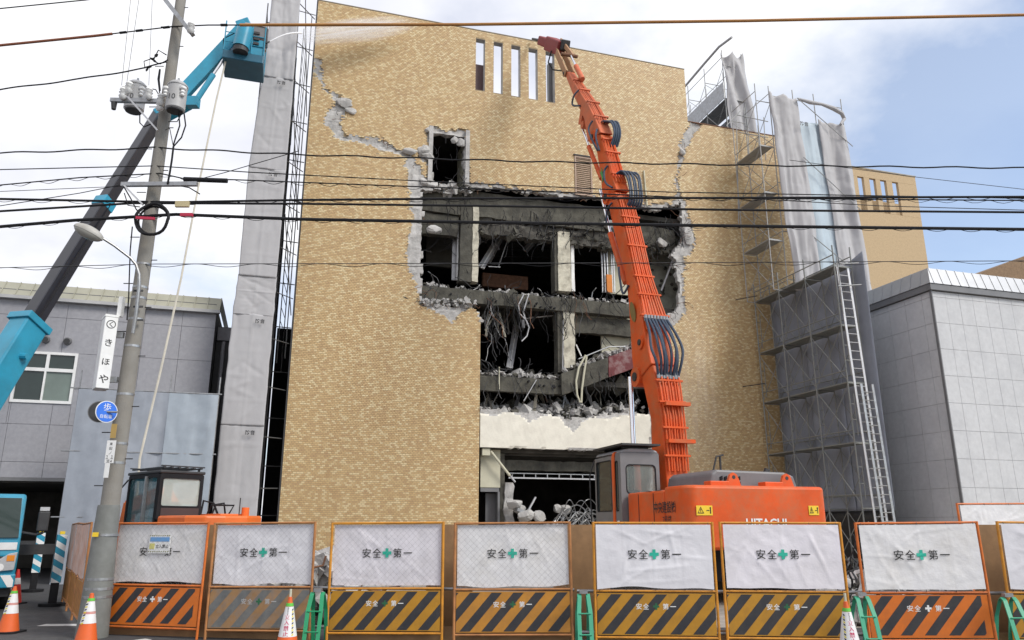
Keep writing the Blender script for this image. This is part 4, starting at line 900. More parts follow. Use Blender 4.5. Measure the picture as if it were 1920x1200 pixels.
# ladder
LDD = tag(empty('ladder', (20.9, 23.3, 0)), 'long aluminium ladder standing at the near end of the right scaffold', 'ladder')
b0, b1, t0, t1 = V(20.72, 23.1, 0), V(21.22, 23.1, 0), V(20.58, 23.45, 11.6), V(21.08, 23.45, 11.6)
MB().bar(b0, t0, .09, .03, up=(0, 1, 0)).build('rail', M_alu, LDD); MB().bar(b1, t1, .09, .03, up=(0, 1, 0)).build('rail', M_alu, LDD)
b2, b3, t2, t3 = V(20.9, 22.95, 0), V(21.42, 22.95, 0), V(20.82, 23.2, 6.9), V(21.34, 23.2, 6.9)
MB().bar(b2, t2, .1, .035, up=(0, 1, 0)).build('rail', M_steel, LDD); MB().bar(b3, t3, .1, .035, up=(0, 1, 0)).build('rail', M_steel, LDD)
for i in range(1, 22):
    t = i / 22; MB().cyl(b2.lerp(t2, t), b3.lerp(t3, t), .02, n=6).build('rung', M_steel, LDD)
for i in range(1, 34):
    t = i / 34; MB().cyl(b0.lerp(t0, t), b1.lerp(t1, t), .018, n=6).build('rung', M_alu, LDD)
MB().cyl(V(20.4, 23.2, 9.6), V(20.4, 23.2, 11.9), .024).build('guard_post', M_scaf, LDD)
for z in (10.7, 11.6): MB().cyl(V(20.3, 23.2, z), V(21.5, 23.3, z + .2), .024).build('guard_rail', M_scaf, LDD)

# ================================================================== LARGE HIGH-REACH EXCAVATOR (faces the building)
def rrect(x0, x1, z0, z1, r, n=6):
    out = []
    for cx, cz, a0 in ((x1 - r, z1 - r, 0), (x0 + r, z1 - r, 90), (x0 + r, z0 + r, 180), (x1 - r, z0 + r, 270)):
        out += [(cx + r * math.cos(R(a0 + 90 * k / n)), cz + r * math.sin(R(a0 + 90 * k / n))) for k in range(n + 1)]
    return out
def ringpanel(mb, outer, inner, fn, w0, w1):
    n = len(outer); q = [fn(u, v, w0) for u, v in outer] + [fn(u, v, w0) for u, v in inner] + [fn(u, v, w1) for u, v in outer] + [fn(u, v, w1) for u, v in inner]; fs = []
    for k in range(n):
        j = (k + 1) % n
        fs += [(k, j, n + j, n + k), (2 * n + k, 3 * n + k, 3 * n + j, 2 * n + j), (k, 2 * n + k, 2 * n + j, j), (n + k, n + j, 3 * n + j, 3 * n + k)]
    return mb.add(q, fs)
def window_panel(name, m, parent, x0, x1, z0, z1, fn, th, wr, mg, glass=M_cabglass, seal=True):
    out = rrect(x0, x1, z0, z1, .04); i0 = (x0 + mg[0], x1 - mg[1], z0 + mg[2], z1 - mg[3]); inn = rrect(*i0, wr)
    p = ringpanel(MB(), out, inn, fn, 0, th).build(name, m, parent)
    if seal: ringpanel(MB(), inn, rrect(i0[0] + .025, i0[1] - .025, i0[2] + .025, i0[3] - .025, wr * .9), fn, -.006, th * .6).build('seal', M_black, p)
    MB().prism(rrect(i0[0] + .01, i0[1] - .01, i0[2] + .01, i0[3] - .01, wr * .9), fn, th * .4, th * .4 + .006).build('pane', glass, p)
    return p
EX = tag(empty('excavator', (10.4, 18, 0)), 'large orange excavator with a very long upright boom reaching the wall top', 'excavator')
# counterweight and upper body
xa, xb, yr = 8.72, 12.42, 15.3
plan = [(xa, 16.4)] + [(xa + .25 - .25 * math.cos(R(a)), 15.60 - .30 * math.sin(R(a))) for a in range(0, 91, 10)] + [(xb - .25 + .25 * math.sin(R(a)), 15.60 - .30 * math.cos(R(a))) for a in range(0, 91, 10)] + [(xb, 16.4)]
cw = MB().prism(plan, lambda u, v, w_: V(u, v, w_), 1.22, 2.62).build('counterweight', M_orange, EX, bevel=.07, smooth=True)
mk = MB(); write(mk, 'HITACHI', V(onY(1437, 980, yr).x, yr - .012, 1.80), (1, 0, 0), (0, 0, 1), width=1.06, height=.2, fat=.028); mk.build('lettering', M_white, cw)
def warn(x, y, w_, h_):
    p = onY(x, y, yr - .015)
    lb = MB().box(p.x - w_ / 2, p.x + w_ / 2, p.y - .0, p.y + .008, p.z - h_ / 2, p.z + h_ / 2).build('warning_label', M_yellow, cw)
    q = MB(); c = V(p.x - w_ * .24, p.y - .004, p.z)
    def tri(s): return [(0, h_ * .38 * s), (-w_ * .2 * s, -h_ * .3 * s), (w_ * .2 * s, -h_ * .3 * s)]
    ringpanel(q, tri(1), tri(.74), lambda u, v, w2: c + V(u, -w2, v), 0, .002)
    q.box(c.x - .006, c.x + .006, c.y - .003, c.y - .001, c.z - .03, c.z + .03)
    q.box(p.x + w_ * .34, p.x + w_ * .4, p.y - .006, p.y - .003, p.z - h_ * .32, p.z + h_ * .15); q.cyl((p.x + w_ * .37, p.y - .006, p.z + h_ * .25), (p.x + w_ * .37, p.y - .003, p.z + h_ * .25), .02, n=8)
    q.box(p.x + w_ * .12, p.x + w_ * .3, p.y - .006, p.y - .003, p.z - .008, p.z + .008)
    q.build('symbol', M_ink, cw)
warn(1321, 957, .40, .21); warn(1526, 957, .27, .21)
hb = MB().box(xa + .02, 9.95, 16.42, 18.4, 1.22, 2.55); hb.box(9.97, xb - .02, 16.42, 20.2, 1.22, 2.45); hb.build('side_housing', M_orange, EX, bevel=.06)
for y in (16.95, 17.75): MB().box(xa + .006, xa + .019, y, y + .012, 1.3, 2.5).build('door_seam', M_dark, EX)
sd_ = MB()
c = onX(1246, 951, xa - .006); write(sd_, '中央建設㈱', c, (0, -1, 0), (0, 0, 1), width=1.05, height=.27, fat=.012); sd_.build('lettering', M_ink, EX); sd_ = MB(); c = onX(1251, 974, xa - .006); write(sd_, '7号機', c, (0, -1, 0), (0, 0, 1), width=.42, height=.18, fat=.01); sd_.build('lettering', M_ink, EX)
for y in (16.6, 17.1): MB().obox((xa + .16, y + .2, 2.556), (.1, 0, 0), (0, .16, 0), (0, 0, .004)).build('vent_grille', M_grey, EX)
# engine hood with vents, lifting lugs
hd = MB().prism([(9.80, 2.5), (9.88, 2.93), (10.02, 3.03), (11.9, 3.0), (12.15, 2.92), (12.28, 2.5)], lambda u, v, w_: V(u, w_, v), 16.15, 18.3).build('engine_hood', M_grey, EX, bevel=.05)
for i in range(5):
    for j in range(2): MB().obox((10.12 + i * .12, 16.14, 2.70 + j * .13), (.035, 0, .012), (0, .012, 0), (0, 0, .045)).build('vent_slot', M_black, hd)
for x in (1378, 1478):
    p = onY(x, 925, 15.85)
    lg = MB().prism([(-.2, 2.6), (.2, 2.6), (.14, 2.78), (.09, 2.9), (0, 2.95), (-.09, 2.9), (-.14, 2.78)], lambda u, v, w_: V(p.x + u, w_, v), 15.85, 15.93).build('lifting_lug', M_orange, EX)
    MB().cyl((p.x, 15.845, 2.84), (p.x, 15.935, 2.84), .045, n=10).build('hole', M_dark, lg)
    MB().box(p.x - .72, p.x - .22, 15.7, 16.0, 2.6, 2.74).build('step_box', M_orange, EX, bevel=.02)
MB().tube([onY(1334, 897, 18), onY(1343, 856, 18), onY(1356, 853, 18)], .025).build('handrail', M_dark, EX); MB().tube([onY(1352, 897, 18), onY(1350, 856, 18)], .03).build('handrail', M_dark, EX)
MB().tube([onY(1430, 905, 18.2), onY(1434, 892, 18.2), onY(1438, 880, 18.2)], .08, 8).build('exhaust_pipe', M_dark, EX)
# undercarriage
MB().cyl((10.45, 18, .95), (10.45, 18, 1.2), 1.15, n=24).build('turntable', M_dark, EX)
MB().box(9.4, 11.5, 17, 19, .45, .94).build('car_body', M_dark, EX)
for x in (8.75, 11.5):
    prof = [(15.6, .55), (15.75, .2), (16.1, .05), (19.9, .05), (20.25, .2), (20.4, .55), (20.25, .9), (19.9, 1.03), (16.1, 1.03), (15.75, .9)]
    tr = MB().prism(prof, lambda u, v, w_: V(w_, u, v), x + .1, x + .6).build('track_frame', M_dark, EX)
    for i in range(20):
        y = 16.1 + i * .19
        for z in (.03, 1.05): MB().box(x, x + .7, y + .01, y + .18, z - .025, z + .025).build('track_shoe', M_rust, tr)
# cab
cx0, cx1, cy0, cy1, cz0, cz1 = 8.6, 9.72, 18.45, 20.15, 1.55, 3.6
MB().box(cx0, cx1, cy0 + .06, cy1, cz0 - .2, cz0 + .05).build('cab_floor', M_grey, EX)
window_panel('cab_rear_panel', M_grey, EX, cx0, cx1, cz0, cz1, lambda u, v, w_: V(u, cy0 + w_, v), .06, .12, (.14, .1, .98, .30), glass=mat('reflecting_cab_glass', (.5, .6, .58), .05, alpha=.13, spec=.5))
sidef = lambda u, v, w_: V(cx0 + w_, u, v)
window_panel('cab_rear_quarter', M_grey, EX, cy0 + .065, cy0 + .40, cz0 + .3, cz1, sidef, .05, .05, (.1, .05, .25, .2), glass=mat('dim_cab_glass', (.12, .14, .11), .06, alpha=.8))
MB().prism([(cy0 + .40, cz0 - .35), (cy0 + .50, cz0 - .35), (cy0 + .50, cz1 - .1), (cy0 + .42, cz1), (cy0 + .30, cz1 + .03), (cy0 + .34, cz1 - .1)], sidef, -.03, .05).build('cab_pillar', M_orange, EX)
MB().box(cx0 - .02, cx0 + .04, cy0 + .065, cy0 + .40, cz0 - .35, cz0 + .295).build('cab_lower_panel', M_orange, EX)
window_panel('cab_door', M_grey, EX, cy0 + .505, cy1, cz0 - .2, cz1 - .05, sidef, .05, .07, (.08, .1, .75, .1), glass=mat('dark_cab_glass', (.04, .05, .05), .05, alpha=.72))
window_panel('cab_front_panel', M_grey, EX, cx0 + .06, cx1, cz0 - .2, cz1 - .05, lambda u, v, w_: V(u, cy1 - w_, v), .05, .07, (.07, .07, .4, .1))
window_panel('cab_right_panel', M_grey, EX, cy0 + .065, cy1 - .06, cz0, cz1 - .05, lambda u, v, w_: V(cx1 - w_, u, v), .05, .07, (.1, .1, .6, .1))
MB().prism([(cx0 + .02, cz1), (cx0 + .1, cz1 + .08), (cx0 + .3, cz1 + .12), (cx1 - .2, cz1 + .12), (cx1 - .04, cz1 + .06), (cx1, cz1)], lambda u, v, w_: V(u, w_, v), cy0 + .02, cy1).build('cab_roof', mat('light_grey_cab_paint', (.3, .3, .31), .5, var=.1), EX, bevel=.03)
MB().obox((9.12, 19.2, cz1 + .2), (.56, 0, 0), (0, .95, .0), (0, 0, .025)).build('roof_guard', M_dark, EX)
for y in (18.6, 19.8): MB().box(8.75, 9.5, y, y + .05, cz1 + .12, cz1 + .18).build('guard_bracket', M_dark, EX)
MB().tube([V(cx0 - .05, cy1 - .1, cz1 - .1), V(cx0 - .12, cy1 + .1, cz1 - .5), V(cx0 - .1, cy1 + .1, cz0 + .3)], .02).build('handrail', M_dark, EX)
st_ = MB().obox((9.15, 19.15, 2.2), (.26, 0, 0), (0, .08, .03), (0, -.05, .45)); st_.box(8.9, 9.4, 19.1, 19.7, 1.75, 1.88); st_.build('seat', M_dark, EX)
MB().cyl((cx0 - .006, cy0 + .2, 1.78), (cx0 - .026, cy0 + .2, 1.78), .09, n=14).build('round_badge', M_white, EX); MB().cyl((cx0 - .024, cy0 + .2, 1.78), (cx0 - .029, cy0 + .2, 1.78), .06, n=14).build('round_badge', mat('badge_blue', (.1, .14, .45), .5), EX)
bk = 0
for y, m_ in ((19.25, mat('book_teal', (.05, .35, .35), .6)), (19.32, M_yellow), (19.38, M_white)): MB().box(8.72, 8.9, y, y + .045, 1.85, 2.15).build('folder', m_, EX)

# boom: stations (back edge Y, Z, front edge Y, Z, half width) at the machine's centre line
def boomseg(name, st, m, parent=EX, bev=.03):
    mb = MB(); xc = 10.32
    for i, (yb_, zb, yf, zf, hw) in enumerate(st): mb.v += [(xc - hw, yb_, zb), (xc + hw, yb_, zb), (xc + hw, yf, zf), (xc - hw, yf, zf)]
    for i in range(len(st) - 1):
        for k in range(4): mb.f.append((4 * i + k, 4 * i + (k + 1) % 4, 4 * i + 4 + (k + 1) % 4, 4 * i + 4 + k)); mb.m.append(0)
    e = 4 * (len(st) - 1); mb.f += [(3, 2, 1, 0), (e, e + 1, e + 2, e + 3)]; mb.m += [0, 0]
    return mb.build(name, m, parent, bevel=bev)
LB_ = [(18.55, 2.0, 19.45, 2.0, .33), (18.6, 3.3, 19.4, 3.35, .33), (18.66, 4.57, 19.33, 4.64, .33), (18.82, 5.5, 19.6, 5.55, .36), (19.0, 6.12, 19.85, 6.1, .36)]
MBm = [(19.02, 6.16, 20.1, 5.75, .40), (19.2, 6.75, 20.2, 6.6, .41), (19.45, 7.6, 20.26, 7.75, .40), (19.7, 8.25, 20.42, 8.4, .33), (20.1, 9.2, 20.7, 9.4, .28), (20.5, 10.5, 21.3, 10.8, .28), (20.98, 11.85, 21.75, 12.1, .27), (21.2, 12.4, 21.95, 12.65, .27)]
A1 = [(21.15, 12.45, 22.3, 12.6, .24), (21.5, 13.2, 22.4, 13.6, .24), (22.0, 14.4, 22.7, 14.7, .23), (22.3, 15.1, 23.0, 15.4, .23)]
A2 = [(22.25, 15.15, 23.45, 15.4, .24), (22.75, 16.0, 23.75, 16.5, .23), (23.4, 16.95, 24.4, 17.5, .21), (24.2, 17.95, 25.0, 18.4, .19), (25.0, 19.0, 25.6, 19.35, .16), (25.45, 19.6, 25.85, 19.85, .15)]
lbm = boomseg('lower_boom', LB_, M_orange); mbm = boomseg('middle_boom', MBm, M_orange); a1 = boomseg('arm_link', A1, M_orange); a2 = boomseg('upper_arm', A2, M_orange2)
for (y, z, r, hw, m_) in ((19.95, 5.95, .30, .46, M_orange), (19.55, 6.9, .2, .46, M_orange), (21.85, 12.5, .26, .33, M_orange), (22.9, 15.3, .24, .30, M_orange), (25.75, 19.7, .14, .22, M_rust)):
    MB().cyl((10.32 - hw, y, z), (10.32 + hw, y, z), r, n=16).build('pivot_boss', m_, EX); MB().cyl((10.32 - hw - .03, y, z), (10.32 + hw + .03, y, z), r * .45, n=12).build('pivot_pin', M_dark, EX)
def along(st, off, x, t0=0, t1=1, n=10):
    """points running up the back face of a boom section, a little off the plate"""
    out = []; m_ = len(st) - 1
    for i in range(n + 1):
        t = (t0 + (t1 - t0) * i / n) * m_; k = min(int(t), m_ - 1); f_ = t - k; a, b = st[k], st[k + 1]
        y = a[0] + (b[0] - a[0]) * f_; z = a[1] + (b[1] - a[1]) * f_; hw = a[4] + (b[4] - a[4]) * f_; ty, tz = b[0] - a[0], b[1] - a[1]; l = math.hypot(ty, tz)
        out.append(V(10.32 + x * hw, y - off * tz / l, z + off * ty / l))
    return out
xo = (-.82, -.58, -.34, -.08, .18, .44, .68, .9)
for i, x in enumerate(xo):
    MB().tube(along(LB_, .07 + .03 * (i % 2), x, .22, .93, 12), .026, 7).build('hydraulic_pipe', M_orange, lbm, smooth=True)
    MB().tube(along(MBm, .07 + .02 * (i % 2), x, .22, .97, 14), .026, 7).build('hydraulic_pipe', M_orange, mbm, smooth=True)
    if i % 2 == 0 or i > 5: MB().tube(along(A1, .06, x * .85, .15, .9, 8), .02, 6).build('hydraulic_pipe', M_orange, a1, smooth=True)
    if i in (1, 3, 5, 6, 7): MB().tube(along(A2, .06, x * .85, .12, .8, 10), .02, 6).build('hydraulic_pipe', M_orange2, a2, smooth=True)
def clamp(st, par, ts, m_, ext=1.15):
    for t in ts:
        p, q = along(st, .11, -ext, t, t + .001, 1)[0], along(st, .11, ext, t, t + .001, 1)[0]
        MB().bar(p, q, .05, .05).build('pipe_clamp', m_, par); MB().bar(p + V(0, .1, 0), p, .04, .05).build('clamp_lug', m_, par); MB().bar(q + V(0, .1, 0), q, .04, .05).build('clamp_lug', m_, par)
clamp(LB_, lbm, (.3, .45, .62, .8), M_orange); clamp(MBm, mbm, (.3, .45, .55, .68, .8, .92), M_orange); clamp(A1, a1, (.3, .6, .85), M_orange); clamp(A2, a2, (.2, .4, .6, .75), M_orange2)
for z_, w_ in ((5.0, .75), (3.95, .8)):
    p = along(LB_, .16, 0, .0, 1, 40); p = min(p, key=lambda v: abs(v.z - z_)); MB().obox(p + V(.1, 0, 0), (w_ / 2, 0, 0), (0, .09, 0), (0, 0, .05)).build('step_bracket', M_orange, lbm)
for i, x in enumerate(xo):           # hoses bridging the lower joint
    p0 = along(LB_, .09, x * 1.0, .86, .87, 1)[0]; p1 = along(MBm, .09, x, .28, .29, 1)[0]
    bl = .22 + .12 * (i % 3); mid = (p0 + p1) / 2 + V((x * .12) + random.uniform(-.04, .04), -bl, -.1)
    MB().tube(smooth_pts([p0, p0.lerp(mid, .5) + V(0, -.08, .0), mid, mid.lerp(p1, .5) + V(0, -.07, 0), p1]), .04, 8).build('hose', M_hose, EX, smooth=True)
    for p in (p0, p1): MB().cyl(p - V(0, 0, .08), p + V(0, 0, .1), .045, n=8).build('hose_fitting', M_steel, EX)
for i in range(6):                    # loops at the middle joint
    x = 10.32 - .02 + i * .085; p0, p1 = V(x, 20.95, 11.75), V(x - .1, 21.35, 13.15)
    MB().tube(smooth_pts([p0, p0 + V(.06, -.2, .25), V(x + .11, 20.85 + .05 * (i % 2), 12.5 + .05 * i), V(x + .10, 21.02, 12.95 + .05 * (i % 3)), V(x + .02, 21.2, 13.2), p1]), .036, 8).build('hose', M_hose, EX, smooth=True)
for i in range(4):                    # loops at the upper joint
    x = 10.36 + i * .075; MB().tube(smooth_pts([V(x, 22.05, 14.55), V(x + .08, 21.9, 15.0), V(x + .09, 22.1, 15.5 + .05 * (i % 2)), V(x + .0, 22.4, 15.72), V(x - .06, 22.6, 15.8)]), .04, 8).build('hose', M_hose, EX, smooth=True)
for pts in ([(10.02, 22.8, 15.9), (9.9, 22.9, 15.6), (9.9, 22.6, 15.0), (10.0, 22.4, 14.5)], [(10.05, 22.5, 15.4), (9.93, 22.35, 15.0), (9.98, 22.2, 14.4)], [(10.1, 24.2, 18.0), (9.95, 24.35, 17.8), (9.95, 24.5, 17.5), (10.05, 24.0, 17.2)], [(10.0, 21.3, 12.6), (9.9, 21.6, 12.9), (9.95, 21.8, 13.4), (10.05, 21.7, 13.6)], [(9.98, 20.35, 8.9), (9.9, 20.6, 8.7), (9.9, 20.8, 9.3), (9.98, 21, 9.7)], [(10.02, 21.4, 12.1), (9.92, 21.6, 11.9), (9.92, 21.7, 11.4)]):
    MB().tube(smooth_pts([V(*p) for p in pts]), .036, 7).build('hose', M_hose, EX, smooth=True)
# cylinders
for x in (9.86, 10.8):
    MB().cyl((x, 20.25, 6.0), (x, 20.22, 3.9), .075, n=14).build('cylinder_rod', M_chrome, EX, smooth=True); MB().cyl((x, 20.22, 4.0), (x, 20.2, 3.85), .17, n=14).build('cylinder_gland', M_orange, EX); MB().cyl((x, 20.2, 3.86), (x, 20.1, 1.6), .14, n=14).build('cylinder_barrel', M_orange, EX, smooth=True)
MB().cyl((10.2, 22.75, 13.2), (10.2, 21.98, 11.2), .055, n=10).build('cylinder_rod', M_chrome, EX, smooth=True); MB().cyl((10.2, 22.0, 11.25), (10.2, 21.0, 9.2), .10, n=12).build('cylinder_barrel', M_orange, EX, smooth=True)
MB().cyl(onX(1090, 236, 10.2), onX(1105, 277, 10.2), .05, n=10).build('cylinder_rod', M_chrome, EX, smooth=True); MB().cyl(onX(1104, 275, 10.2), onX(1128, 335, 10.2), .085, n=12).build('cylinder_barrel', M_orange, EX, smooth=True); MB().bar(onX(1091, 234, 10.25), (10.25, 23.9, 17.4), .2, .3).build('cylinder_lug', M_orange2, EX); MB().cyl(onX(1091, 234, 10.1), onX(1091, 234, 10.1) + V(.3, 0, 0), .15, n=12).build('pivot_boss', M_orange2, EX)
MB().cyl((10.42, 24.55, 18.75), (10.42, 25.2, 19.75), .10, n=12).build('cylinder_barrel', M_orange2, EX, smooth=True); MB().cyl((10.42, 25.2, 19.75), (10.42, 25.75, 20.6), .05, n=10).build('cylinder_rod', M_chrome, EX, smooth=True)
# tool: linkage and hydraulic breaker pressed at the wall top
M_tan = mat('worn_tan_paint', (.42, .24, .13), .7, var=.25, scale=4, dirt=(.2, .11, .06), dscale=4, damt=.7); M_red = mat('worn_red_paint', (.25, .03, .03), .6, var=.3, scale=4, dirt=(.08, .02, .02), dscale=4, damt=.7)
for x in (10.12, 10.45): MB().bar((x, 25.6, 19.6), (x - .02, 26.75, 21.55), .3, .05, up=(1, 0, 0)).build('link_plate', M_tan, EX)
MB().bar((10.5, 25.75, 20.6), (10.32, 26.6, 21.9), .08, .16).build('push_link', M_tan, EX); MB().cyl((10.0, 25.75, 20.6), (10.72, 25.75, 20.6), .075, n=10).build('link_pin', M_rust, EX)
tb, tm, te = V(10.36, 26.45, 21.35), V(10.2, 27.6, 22.35), V(10.05, 28.3, 22.95)
br = MB().bar(tb, tm, .55, .6, up=(0, -.6, 1)).build('breaker', M_red, EX, bevel=.06)
MB().bar(tm, te, .42, .4, up=(0, -.6, 1)).build('nose', M_red, br, bevel=.06)
MB().cyl(te, V(9.98, 29.35, 23.75), .07, .05, 8).build('chisel', M_dark, br); MB().obox(tb + V(.05, -.05, .15), (.2, 0, 0), (0, .16, .08), (0, -.1, .2)).build('bracket', M_dark, br, bevel=.04)
for s in (-1, 1): MB().cyl(tb + V(.3 * s, .4, .35), tb + V(.24 * s, .4, .35), .1, n=8).build('side_bolt', M_dark, br)
MB().tube([V(10.0, 26.9, 21.5), V(9.85, 26.9, 20.9), V(9.9, 26.5, 20.3), V(10.05, 25.9, 19.9)], .03, 7).build('hose', M_black, EX, smooth=True)
# green emblem and olive patch on the left side of the boom
ec = onX(1130, 330, 10.07); st5 = [(-.12, .3), (.0, .14), (.12, .34), (.08, .0), (.17, -.2), (.03, -.12), (-.1, -.27), (-.06, -.02)]
MB().prism(st5, lambda u, v, w_: V(10.055 - w_, ec.y - u * .8 + v * .35, ec.z + v), 0, .012).build('green_emblem', mat('emblem_green', (.03, .3, .08), .5), EX)
ec = onX(1188, 585, 9.93); MB().prism([(.16 * math.cos(k * .45), .34 * math.sin(k * .45)) for k in range(14)], lambda u, v, w_: V(9.905 - w_, ec.y - u + v * .28, ec.z + v), 0, .01).build('olive_patch', mat('olive_patch', (.2, .14, .04), .6), EX)

# ================================================================== PEOPLE
def person(name, label, joints, helmet, clothes, loc, rz, trouser=(.05, .07, .14)):
    """one skinned body from a posed skeleton; joints: pelvis chest neck head + limbs (local metres, facing +Y)"""
    J = joints; vs = []; es = []; rad = []
    def add(p, r, par=None):
        vs.append(p); rad.append(r); i = len(vs) - 1
        if par is not None: es.append((par, i))
        return i
    pel = add(J['pelvis'], .15); ch = add(J['chest'], .17, pel); nk = add(J['neck'], .065, ch); hd0 = add(J['chin'], .075, nk); add(J['head'], .105, hd0); 
    for s in ('l', 'r'):
        sh = add(J['shoulder_' + s], .075, ch); el = add(J['elbow_' + s], .052, sh); wr = add(J['wrist_' + s], .036, el); pm = add(J['palm_' + s], .04, wr)
        P = Vector(J['palm_' + s]); d = (P - Vector(J['wrist_' + s])).normalized(); side = d.cross(Vector((0, 0, 1))).normalized() if abs(d.z) < .9 else Vector((1, 0, 0)); dn = side.cross(d)
        for k, l in enumerate((.075, .085, .08, .06)):
            b_ = P + side * (.03 - .02 * k) + d * .045; m1 = add(b_, .011, pm); m2 = add(b_ + d * l * .5 - dn * .015, .0095, m1); add(b_ + d * l * .75 - dn * .05, .008, m2)
        t_ = add(P + side * .05 + d * .0, .012, pm); add(P + side * .065 + d * .045 - dn * .02, .010, t_)
        hp = add(J['hip_' + s], .105, pel); kn = add(J['knee_' + s], .07, hp); an = add(J['ankle_' + s], .045, kn); add(J['toe_' + s], .042, an)
    me = bpy.data.meshes.new(name); me.from_pydata([tuple(v) for v in vs], es, [])
    ob = bpy.data.objects.new(name, me); COL.objects.link(ob)
    sk = ob.modifiers.new('skin', 'SKIN'); 
    if not me.skin_vertices: bpy.context.view_layer.objects.active = ob; bpy.ops.mesh.customdata_skin_add()
    for i, r in enumerate(rad): me.skin_vertices[0].data[i].radius = (r, r * (.72 if i == 1 else 1)); me.skin_vertices[0].data[i].use_root = (i == 0)
    ss = ob.modifiers.new('sub', 'SUBSURF'); ss.levels = 1; ss.render_levels = 1
    dg = bpy.context.evaluated_depsgraph_get(); nm = bpy.data.meshes.new_from_object(ob.evaluated_get(dg)); bpy.data.objects.remove(ob)
    o = bpy.data.objects.new(name, nm); COL.objects.link(o); o.location = loc; o.rotation_euler = (0, 0, rz)
    skin = mat('skin', (.46, .27, .18), .6, var=.06); nm.materials.clear()
    for m_ in (clothes, mat('navy_trousers', trouser, .85), skin, M_black): nm.materials.append(m_)
    wl, wr_ = Vector(J['wrist_l']), Vector(J['wrist_r']); pz = J['pelvis'][2]
    for p in nm.polygons:
        c = p.center; mi = 0
        if c.z > J['neck'][2] + .015 and abs(c.x - J['neck'][0]) < .16: mi = 2
        elif min((c - Vector(J['palm_l'])).length, (c - Vector(J['palm_r'])).length) < .12: mi = 2
        elif min((c - Vector(J['toe_l'])).length, (c - Vector(J['toe_r'])).length) < .13: mi = 3
        elif c.z < pz + .03 and min((c - Vector(J['palm_l'])).length, (c - Vector(J['palm_r'])).length) > .3: mi = 1
        p.material_index = mi; p.use_smooth = True
    tag(o, label, 'person')
    H = Vector(J['head'])
    def child(mb, nm_, m_):
        q = mb.build(nm_, m_, o, smooth=True); return q
    wm = world_mat(o); T = lambda p: wm @ Vector(p)
    hm = MB().lathe([(.125, .02), (.13, .05), (.12, .1), (.09, .145), (.045, .165), (.005, .17)], T(H), 18); hm.lathe([(.15, .02), (.15, .035), (.125, .035)], T(H + Vector((0, .015, 0))), 18); child(hm, 'helmet', helmet)
    fc = MB()
    for s in (-1, 1): fc.rock(T(H + Vector((.036 * s, .098, -.005))), .013)
    child(fc, 'eyes', M_ink); child(MB().rock(T(H + Vector((0, .115, -.04))), .02, (1, 1.2, 1.3)), 'nose', skin); child(MB().obox(T(H + Vector((0, .098, -.085))), (.024, 0, 0), (0, .008, 0), (0, 0, .005)), 'mouth', mat('lips', (.3, .12, .1), .6))
    er = MB()
    for s in (-1, 1): er.rock(T(H + Vector((.108 * s, .0, -.03))), .025, (.4, .8, 1.3))
    child(er, 'ears', skin); child(MB().lathe([(.1, -.1), (.112, -.05), (.112, .02)], T(H + Vector((0, -.012, 0))), 14), 'hair', M_ink)
    return o
seat = dict(pelvis=(0, 0, .1), chest=(0, .0, .5), neck=(0, .02, .68), chin=(0, .03, .76), head=(0, .03, .86), shoulder_l=(-.2, 0, .6), shoulder_r=(.2, 0, .6), elbow_l=(-.25, .16, .34), elbow_r=(.25, .16, .34), wrist_l=(-.2, .38, .36), wrist_r=(.2, .38, .36), palm_l=(-.19, .46, .38), palm_r=(.19, .46, .38), hip_l=(-.1, .05, .08), hip_r=(.1, .05, .08), knee_l=(-.13, .48, .12), knee_r=(.13, .48, .12), ankle_l=(-.13, .6, -.3), ankle_r=(.13, .6, -.3), toe_l=(-.13, .74, -.33), toe_r=(.13, .74, -.33))
M_helm = mat('pale_blue_helmet', (.55, .68, .76), .35, var=.03)
person('person', 'person in a pale blue helmet seated in the large excavator cab', seat, M_helm, mat('grey_blue_jacket', (.3, .38, .42), .85), V(9.0, 19.3, 1.96), 0)

# ================================================================== SMALL EXCAVATOR
hd_ = R(32); E2 = tag(empty('excavator', (0, 0, 0), hd_), 'small excavator with a dark cab parked behind the fence on the left', 'excavator')
cr_ = AD(-7.7, 17); off = Matrix.Rotation(hd_, 3, 'Z') @ V(-1.25, -.2, 0); E2.location = (cr_.x - off.x, cr_.y - off.y, 0)
def W2(p): return world_mat(E2) @ Vector(p)
class LM(MB):      # mesh builder that takes coordinates in a thing's own frame
    def __init__(s, root): super().__init__(); s.root = root
    def build(s, *a, **k): mw = world_mat(s.root); s.v = [tuple(mw @ Vector(p)) for p in s.v]; return super().build(*a, **k)
M_or3 = mat('bright_orange_paint', (.75, .15, .02), .45, var=.1, dirt=(.45, .12, .03), damt=.5)
LM(E2).prism([(-1.25, -.25), (-1.25, -1.5), (-1.0, -1.85), (-.6, -1.95), (-.1, -1.95), (.35, -1.75), (.55, -1.4), (.55, 1.1), (-.2, 1.1), (-.2, -.25)], lambda u, v, w_: V(u, v, w_), 1.0, 1.95).build('upper_body', M_or3, E2, bevel=.05)
LM(E2).box(-.15, .5, -.9, .9, 1.952, 2.0).build('hood', M_or3, E2, bevel=.02)
LM(E2).cyl((.42, -.95, 1.94), (.42, -.95, 2.14), .085, n=12).build('exhaust_stub', M_or3, E2)
LM(E2).tube([(.3, -.9, 1.94), (.3, -.9, 2.35)], .012).build('aerial', M_dark, E2)
for pts in ([(-.15, 0, 1.95), (-.05, .1, 2.3), (.2, .1, 2.25), (.3, 0, 1.95)], [(.05, .1, 1.95), (.1, .0, 2.2), (.35, -.1, 2.25), (.42, -.1, 1.95)], [(.0, -.2, 1.93), (.1, -.2, 2.2), (.55, -.2, 2.2), (.4, -.2, 1.93)]):
    LM(E2).tube([V(*p) for p in pts], .025, 6).build('hose', M_black, E2, smooth=True)
